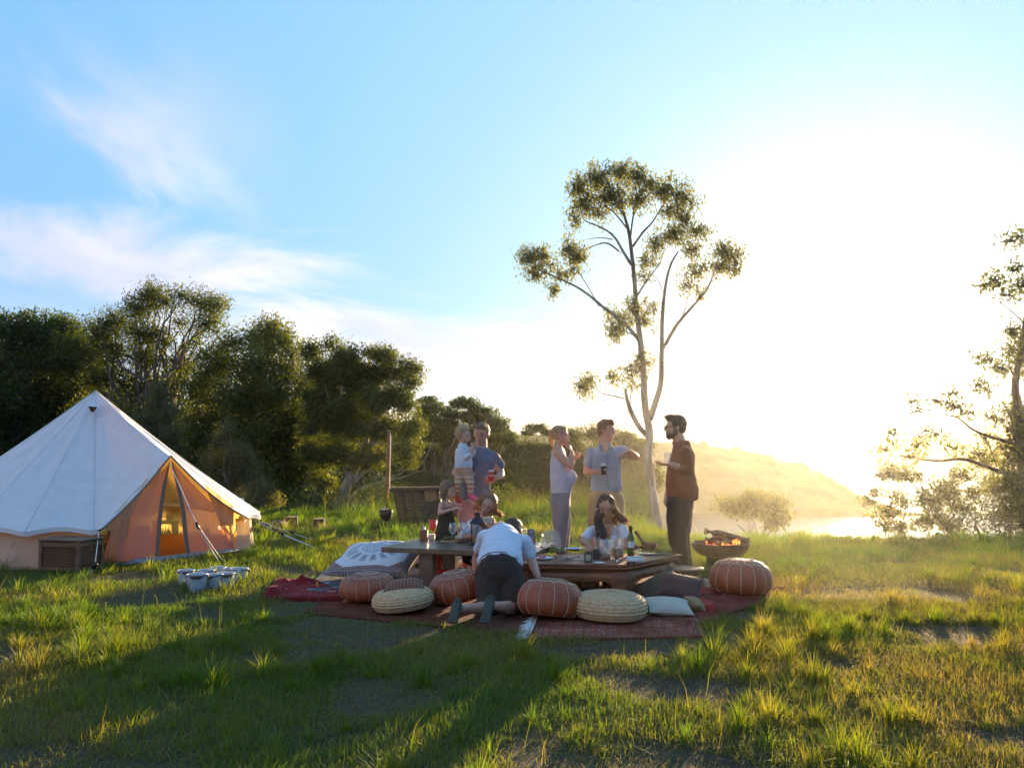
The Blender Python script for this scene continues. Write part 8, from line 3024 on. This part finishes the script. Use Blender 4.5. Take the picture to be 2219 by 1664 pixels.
    plab = mat_basic('pale green paper label', (0.33, 0.36, 0.23), 0.7, 0.3, 50)
    jar(1275, 1219, 0.036, 0.110, olive, 'square dark jar with a pale green label at the front of the carved table', M['redwood'], 0.04, 'square_jar', plab, None, True)
    jar(1293, 1214, 0.034, 0.100, brownj, 'dark brown box shaped jar just right of the green labelled one', brownj, 0.05, 'box_jar', None, None, True)
    sand = mat_basic('pale sand', (0.40, 0.31, 0.22), 0.9)
    c = jar(1313, 1214, 0.062, 0.190, M['glass'], 'wide glass jar with a white candle on sand', None, 0.07, 'candle_jar', None, (0.058, sand))
    cd = empty('candle', (c.x, c.y, z + 0.06), 'stubby white candle inside the wide glass jar', 'candle')
    MB().lathe([(0.020, 0.0585), (0.018, 0.085), (0.011, 0.10), (0.004, 0.112)], c, 12).obj('wax', M['white'], cd)
    c = at_B(1341, 1212, 0.07)
    r = empty('glass_vase', tuple(c), 'tall flared glass vase half full of sand between the candle jar and the wine bottle', 'vase')
    MB().lathe([(0.052, 0.001), (0.054, 0.01), (0.070, 0.20), (0.073, 0.215), (0.069, 0.215), (0.066, 0.20), (0.050, 0.012), (0.001, 0.008)], c, 28, closed=False).obj('glass', M['glass'], r)
    MB().lathe([(0.0485, 0.0125), (0.0565, 0.095), (0.02, 0.105)], c, 24).obj('filling', sand, r)
    # wine bottle
    c = at_B(1369, 1206, 0.06)
    r = empty('wine_bottle', tuple(c), 'green wine bottle with a dark neck foil and white label', 'bottle')
    MB().lathe([(0.035, 0.001), (0.037, 0.008), (0.037, 0.17), (0.030, 0.20), (0.016, 0.225), (0.0145, 0.245)], c, 24).obj('glass', mat_basic('olive green glass', (0.10, 0.11, 0.02), 0.12, 0.05), r)
    MB().lathe([(0.0160, 0.232), (0.0158, 0.295), (0.0150, 0.300)], c, 18).obj('neck_foil', M['black'], r)
    lb = MB()
    vs = []
    for j in (0, 1):
        for k in range(13):
            a = -math.pi / 2 - 1.0 + 2.0 * k / 12
            vs.append(c + Vector((0.0378 * math.cos(a), 0.0378 * math.sin(a), 0.085 + 0.060 * j)))
    lb.add(vs, [(k, k + 1, 14 + k, 13 + k) for k in range(12)])
    lb.obj('label', M['paper'], r)
    for j, w in enumerate((0.9, 0.6, 0.75)):
        tl = MB()
        vs = []
        for q in (0, 1):
            for k in range(9):
                a = -math.pi / 2 - w * 0.7 + 1.4 * w * k / 8
                vs.append(c + Vector((0.0382 * math.cos(a), 0.0382 * math.sin(a), 0.130 - 0.014 * j + 0.0025 * q)))
        tl.add(vs, [(k, k + 1, 10 + k, 9 + k) for k in range(8)])
        tl.obj('print_line', mat_basic('grey print', (0.2, 0.2, 0.22), 0.7), r)
    jar(1338, 1219, 0.021, 0.042, M['black'], 'little black pot with a white label in front of the vase', M['black'], 0.03, 'black_pot', M['paper'])
    jar(1382, 1201, 0.020, 0.045, M['glass'], 'tiny clear glass right of the wine bottle', None, 0.05, 'small_glass', None, (0.02, sand))
    c = at_B(1299, 1222, 0.03)
    tag(MB().lathe([(0.02, 0.001), (0.045, 0.012), (0.044, 0.015), (0.02, 0.005), (0.001, 0.004)], c, 24, closed=False, sx=1.25).obj('small_dish', M['white']), 'small oval white dish at the front edge of the carved table', 'dish')
    # oval tin, lying, rosemary on it
    c = at_B(1378, 1222, 0.07)
    r = empty('enamel_tin', tuple(c), 'white oval enamel tin with a dark rim lying right of the black pot', 'tin')
    mb = MB()
    mb.limb([c + Vector((-0.055, 0, 0.032)), c + Vector((0.055, 0, 0.032))], [0.031, 0.031], 16)
    mb.obj('tin', M['white'], r)
    pts = []
    for k in range(25):
        a = 2 * math.pi * k / 24
        pts.append(c + Vector((0.07 * math.copysign(abs(math.cos(a)) ** 0.6, math.cos(a)), -0.024, 0.036 + 0.022 * math.copysign(abs(math.sin(a)) ** 0.7, math.sin(a)))))
    MB().tube(pts, 0.0022, 5).obj('rim', M['black'], r)
    herb = mat_basic('dried herbs', (0.055, 0.045, 0.03), 0.8)
    def sprigs(name, c, n, sx, sy, h, lab, seed):
        rng = random.Random(seed)
        mb = MB()
        for i in range(n):
            p = c + Vector((rng.uniform(-sx, sx), rng.uniform(-sy, sy), rng.uniform(0.002, h)))
            d = Vector((rng.uniform(-1, 1), rng.uniform(-1, 1), rng.uniform(-0.2, 0.6))).normalized() * rng.uniform(0.012, 0.035)
            mb.tube([p, p + d * 0.5 + Vector((0, 0, 0.003)), p + d], [0.0018, 0.0022, 0.0012], 4)
        tag(mb.obj(name, herb), lab, 'herbs')
    sprigs('rosemary_sprig', at_B(1366, 1224, 0.0), 60, 0.045, 0.012, 0.022, 'dark sprig of rosemary in front of the white enamel tin', 3)
    cb = at_B(1424, 1203, 0.05)
    r = MB().box((cb.x, cb.y, z + 0.006), (0.30, 0.16, 0.010), 0.15, bevel=0.003)
    tag(r.obj('slate_board', mat_basic('slate', (0.08, 0.085, 0.09), 0.6)), 'dark slate board near the right corner of the carved table', 'board')
    sprigs('herb_heap', cb + Vector((0.02, 0, 0.012)), 260, 0.17, 0.06, 0.035, 'heap of dark dried herbs and twigs strewn over the slate board', 4)
    pl_ = at_B(1398, 1200, 0.0)
    tag(MB().lathe([(0.03, 0.001), (0.055, 0.008), (0.053, 0.010), (0.001, 0.006)], Vector((pl_.x, pl_.y + 0.02, z + 0.0005)), 24, closed=False).obj('saucer', M['white']), 'small white saucer left of the slate board', 'saucer')


def round_about():
    # firewood lying behind the carved table
    bark = M['bark_red']
    A, B = at(1376, 1186, 10.3), at(1424, 1184, 10.2)
    r = empty('firewood_log', tuple(A), 'thick sawn log lying on the grass behind the carved table', 'log', 'firewood behind the carved table')
    MB().tube([A + Vector((0, 0, 0.0)), A.lerp(B, 0.5) + Vector((0, 0, 0.005)), B], [0.040, 0.043, 0.040], 12).obj('bark', bark, r)
    MB().tube([B, B + (B - A).normalized() * 0.003], [0.038, 0.037], 12).obj('cut_face', M['cutwood'], r)
    A, B = at(1377, 1152, 10.35), at(1398, 1184, 10.25)
    tag(MB().tube([A, B], [0.024, 0.03], 7).obj('firewood_stick', M['darkwood']), 'split stick leaning up behind the wine bottle', 'stick', 'firewood behind the carved table')
    for i, (px, py, l, lab) in enumerate(((1385, 1200, 0.4, 'firewood billet under the sawn log, on the grass'), (1412, 1200, 0.4, 'second firewood billet under the sawn log, at its right end'))):
        g = at(px, py, 10.35)
        tag(MB().tube([Vector((g.x - 0.12, g.y, 0.10)), Vector((g.x + 0.14, g.y + 0.05, 0.10 + 0.02 * i))], [0.05, 0.05], 9).obj('firewood_billet', bark), lab, 'log', 'firewood behind the carved table')

    # carved stool
    g = at(1486, 1228, 9.1)
    c = Vector((g.x, g.y, 0.012))
    r = empty('carved_stool', tuple(c), 'low round carved wooden stool with a fretwork base', 'stool')
    wd = mat_wood('carved grey brown wood', (0.26, 0.18, 0.11), (0.10, 0.065, 0.04), 0, 6, 0.7)
    H_ = 0.222
    prof = [(0.001, H_ - 0.012 * 0 + 0.0), (0.05, H_), (0.052, H_ - 0.004), (0.062, H_ - 0.004), (0.066, H_), (0.10, H_), (0.103, H_ - 0.005), (0.112, H_ - 0.005), (0.116, H_), (0.150, H_), (0.172, H_ - 0.002), (0.180, H_ - 0.012), (0.176, H_ - 0.030), (0.150, H_ - 0.040), (0.001, H_ - 0.040)]
    n = 48
    vs = []
    for j, (rr, zz) in enumerate(prof):
        for k in range(n):
            a = 2 * math.pi * k / n
            q = rr + (0.004 * math.sin(a * 24) if j in (10, 11, 12) else 0)
            vs.append(c + Vector((q * math.cos(a), q * math.sin(a), zz + (0.003 * math.sin(a * 12) if j in (5, 9) else 0))))
    MB().add(vs, [(j * n + k, j * n + (k + 1) % n, (j + 1) * n + (k + 1) % n, (j + 1) * n + k) for j in range(len(prof) - 1) for k in range(n)]).obj('seat', wd, r)
    for k in range(4):
        a0 = k * math.pi / 2 + 0.35
        # carved leg panel: two stiles joined by crossing fret bars
        P = lambda s, zz: c + Vector((0.115 * math.cos(a0 + s), 0.115 * math.sin(a0 + s), zz))
        mb = MB()
        mb.tube([P(-0.5, 0.0), P(-0.45, 0.09), P(-0.5, H_ - 0.04)], 0.012, 6)
        mb.tube([P(0.5, 0.0), P(0.45, 0.09), P(0.5, H_ - 0.04)], 0.012, 6)
        for zz in (0.03, 0.075, 0.12):
            mb.tube([P(-0.48, zz), P(0, zz + 0.025), P(0.48, zz + 0.045)], 0.006, 5)
            mb.tube([P(0.48, zz), P(0, zz + 0.025), P(-0.48, zz + 0.045)], 0.006, 5)
        mb.obj('leg', wd, r)
    MB().lathe([(0.125, 0.0), (0.13, 0.012), (0.125, 0.02), (0.10, 0.02), (0.10, 0.0)], c, 32, closed=False).obj('foot_ring', wd, r)
    MB().box((c.x + 0.08, c.y - 0.02, 0.165), (0.14, 0.03, 0.006)).obj('fret_rail', wd, r, smooth=False)

    # steel bucket under the table
    g = gnd(1281, 1297)
    c = Vector((g.x, g.y + 0.08, 0.02))
    r = empty('steel_bucket', tuple(c), 'small steel ice bucket with a wire handle under the carved table', 'bucket')
    MB().lathe([(0.068, 0.0), (0.072, 0.005), (0.086, 0.125), (0.090, 0.128), (0.086, 0.131), (0.082, 0.125), (0.066, 0.006), (0.001, 0.004)], c, 28, closed=False).obj('body', M['steel'], r)
    MB().tube([c + Vector((0.088 * math.cos(a), -0.085 * abs(math.sin(a)) - 0.004, 0.118 - 0.035 * abs(math.sin(a)))) for a in np.linspace(0, math.pi, 15)], 0.0022, 5).obj('handle', M['steel'], r)
    rc = mat_basic('dark red fabric box', (0.16, 0.03, 0.03), 0.8)
    c2 = Vector((g.x + 0.26, g.y + 0.20, 0.02))
    tag(MB().box((c2.x, c2.y, 0.075), (0.26, 0.2, 0.11), bevel=0.02).obj('cool_bag', rc), 'dark red cool bag standing under the carved table beside the steel bucket', 'bag')
    c3 = Vector((g.x + 0.42, g.y + 0.08, 0.012))
    tag(MB().lathe([(0.022, 0.0), (0.024, 0.08), (0.022, 0.08), (0.020, 0.006), (0.001, 0.005)], c3, 16, closed=False).obj('tumbler', M['glass']), 'clear tumbler on the rug under the carved table', 'tumbler')
    bs = mat_basic('wicker', (0.34, 0.20, 0.10), 0.85, 0.3, 60, 0.6)
    c4 = gnd(1443, 1258)
    mb = MB()
    mb.lathe([(0.05, 0.01), (0.085, 0.03), (0.10, 0.07), (0.09, 0.10), (0.06, 0.115), (0.001, 0.12)], (c4.x, c4.y + 0.1, 0.03), 26)
    tag(mb.obj('wicker_basket', bs), 'small round wicker basket under the right end of the carved table', 'basket')
    # tumblers by the stool
    for i, (px, py, rr, h, mt, lab) in enumerate(((1522, 1282, 0.022, 0.10, M['glass'], 'slim clear glass on the rug right of the stool'), (1535, 1280, 0.040, 0.075, mat_basic('frosted white glass', (0.66, 0.62, 0.52), 0.4), 'frosted white beaker on the red cloth beside the largest pouf'))):
        g = gnd(px, py)
        q = empty('beaker', (g.x, g.y + 0.04, 0.03), lab, 'glass', 'glasses on the rug beside the stool')
        MB().lathe([(rr * 0.85, 0.0), (rr, h), (rr * 0.93, h), (rr * 0.8, 0.006), (0.001, 0.005)], (g.x, g.y + 0.04, 0.035), 20, closed=False).obj('beaker', mt, q)
    # red bag by the girl's feet
    g = gnd(972, 1262)
    mb = MB()
    mb.ball((g.x - 0.02, g.y + 0.18, 0.07), (0.12, 0.09, 0.06))
    mb.ball((g.x + 0.07, g.y + 0.16, 0.075), (0.09, 0.07, 0.065))
    mb.limb([Vector((g.x - 0.10, g.y + 0.12, 0.04)), Vector((g.x - 0.03, g.y + 0.10, 0.10)), Vector((g.x + 0.06, g.y + 0.1, 0.10))], 0.03, 10)
    tag(link('crumpled_coat', remesh(mb, 0.010, 2, 0.014, 16, 31), mat_fabric('scarlet cloth', (0.62, 0.025, 0.015), fold=0.6, bump=0.5)), 'crumpled scarlet coat on the rug under the plank table, by the girl', 'coat')
    g = gnd(1015, 1246)
    ck = woven_small((g.x, g.y + 0.25, 0.02))


def woven_small(c):
    q = copy_thing(wp_, (c[0], c[1], c[2]), (0, 0, 0.5), 'small woven seagrass pouf half hidden behind the kneeling man, under the plank table')
    q.scale = (0.2, 0.2, 0.17)
    return q


def fire_bowl():
    g = at(1562, 1222, 11.0)
    c = Vector((g.x, 11.0, 0.0))
    r = empty('fire_bowl', tuple(c), 'wide black iron fire bowl on a drum base with burning logs', 'fire bowl')
    R_ = 0.345
    zr = at(1562, 1176, 11.0).z
    prof = []
    for k in range(13):
        a = math.radians(90 * k / 12)
        prof.append((0.10 + (R_ - 0.10) * math.sin(a) ** 0.9, zr - 0.165 * math.cos(a)))
    inner = [(rr - 0.010, zz + 0.006) for rr, zz in prof[::-1]]
    MB().lathe([(0.001, zr - 0.165)] + prof + inner + [(0.001, zr - 0.155)], c, 48, closed=False).obj('bowl', M['iron'], r)
    MB().lathe([(0.175, 0.0), (0.17, zr * 0.35), (0.165, zr - 0.13)], c, 28).obj('base', M['iron'], r)
    em = mat_basic('charred bark', (0.085, 0.055, 0.038), 0.9, 0.5, 20, 0.8, 40)
    LG = 'logs burning in the fire bowl'
    def log(a, b, ra, rb, lab):
        A, B = at(*a), at(*b)
        mid = A.lerp(B, 0.5) + Vector((0, 0, 0.012))
        q = empty('burning_log', tuple(A), lab, 'log', LG)
        MB().tube([A, A.lerp(B, 0.25), mid, A.lerp(B, 0.75), B], [ra, ra * 1.05, (ra + rb) / 2, rb * 1.05, rb], 10).obj('bark', em, q)
        MB().tube([A, A + (A - B).normalized() * 0.003], [ra * 0.95, ra * 0.9], 10).obj('cut_face', M['cutwood'], q)
        return q
    log((1529, 1150, 10.9), (1612, 1170, 11.0), 0.044, 0.036, 'long log lying across the top of the fire, its left end raised')
    log((1574, 1164, 11.06), (1624, 1172, 10.92), 0.040, 0.038, 'log sticking out over the right rim of the fire bowl')
    log((1531, 1170, 10.98), (1580, 1172, 11.1), 0.038, 0.034, 'log lying low at the left in the fire bowl')
    log((1546, 1160, 11.16), (1600, 1176, 10.9), 0.036, 0.034, 'log crossing underneath the long top log')
    log((1556, 1176, 10.8), (1604, 1170, 11.2), 0.032, 0.030, 'lowest log in the middle of the embers')
    # embers and flames give off light
    m, N = new_mat('glowing embers')
    o = N.n('ShaderNodeTexCoord').outputs['Object']
    f = N.smooth(N.noise(o, 35.0, 3.0).outputs[0], 0.48, 0.62)
    N.n('ShaderNodeOutputMaterial', {0: N.n('ShaderNodeBsdfPrincipled', {'Base Color': (0.05, 0.04, 0.035, 1), 'Roughness': 0.9, 'Emission Color': (1.0, 0.18, 0.04, 1), 'Emission Strength': N.math('MULTIPLY', f, 1.6)})})
    mb = MB()
    rng = random.Random(9)
    for i in range(70):
        a, d = rng.uniform(0, 6.28), 0.24 * math.sqrt(rng.random())
        mb.ball(c + Vector((d * math.cos(a), d * math.sin(a), zr - 0.045 - 0.02 + rng.uniform(0, 0.03))), (rng.uniform(.02, .035), rng.uniform(.02, .03), .018), seg=7, rings=5)
    mb.obj('embers', m, r, kind='stuff')
    m, N = new_mat('flame')
    o = N.n('ShaderNodeTexCoord').outputs['Object']
    z_ = N.n('ShaderNodeSeparateXYZ', {0: o}).outputs[2]
    cc = N.mix(N.smooth(z_, zr - 0.02, zr + 0.09), (1.0, 0.42, 0.08), (1.0, 0.16, 0.02))
    N.n('ShaderNodeOutputMaterial', {0: N.n('ShaderNodeEmission', {0: cc, 1: 0.75})})
    fl = empty('flames', tuple(c), 'small orange flames licking up at the right side of the fire bowl', 'flames')
    for (px, py, h, w) in ((1590, 1178, 0.055, 0.014), (1596, 1178, 0.070, 0.017), (1602, 1178, 0.050, 0.012), (1567, 1179, 0.015, 0.014), (1531, 1176, 0.018, 0.009)):
        p = at(px, py, 10.80)
        mb = MB()
        mb.tube([p + Vector((0, 0, -0.01)), p + Vector((0.004, 0, h * 0.25)), p + Vector((-0.006, 0, h * 0.55)), p + Vector((0.006, 0, h * 0.8)), p + Vector((0.003, 0, h))], [w * 0.6, w, w * 0.7, w * 0.35, 0.001], 8)
        mb.obj('flame', m, fl)


items_on_A()
items_on_B()
round_about()
fire_bowl()
# glass and plate held by the man in the rust shirt
J = lambda x, y, d=0.0: at(x, y, 9.58 + d)
p = J(1446, 1021)
hg = copy_thing(wg, (p.x, p.y + 0.02, p.z), (0, 0.05, 0), 'wine glass held in front of his chest by the man in the rust shirt', 0.9)
hg.name = 'wine_glass'
hg['group'] = 'wine glasses in hands'

grass_fn()

# ---------------------------------------------------------------- the air
m = bpy.data.materials.new('sunlit air')
m.use_nodes = True
N = NT(m.node_tree)
pv = N.n('ShaderNodeVolumePrincipled', {'Color': (1.0, 0.90, 0.72), 'Density': 0.00008, 'Anisotropy': 0.70})
out = N.n('ShaderNodeOutputMaterial')
m.node_tree.links.new(pv.outputs[0], out.inputs['Volume'])
mb = MB()
mb.box((0, 1400, 0), (5600, 3200, 76))
o = mb.obj('haze', m, kind='stuff', smooth=False, label='bright haze in the air under the low sun')

# veils added to imitate glare over camp and right trees, beyond the fire's wisps
m = bpy.data.materials.new('added glare veil')
m.use_nodes = True
N = NT(m.node_tree)
pv = N.n('ShaderNodeVolumePrincipled', {'Color': (1.0, 0.92, 0.80), 'Density': 0.0010, 'Anisotropy': 0.72})
out = N.n('ShaderNodeOutputMaterial')
m.node_tree.links.new(pv.outputs[0], out.inputs['Volume'])
for i, (c, r) in enumerate((((2.4, 10.6, 0.9), (4.6, 3.6, 2.6)), ((2.6, 10.2, 0.6), (2.6, 3.0, 1.8)), ((7.2, 17.5, 2.0), (6.0, 5.0, 5.0)))):
    mb = MB()
    mb.ball(c, r, seg=40, rings=24)
    mb.obj('glare_veil', m, kind='stuff', label='veil added to imitate glare, with thin wisps from the fire bowl')
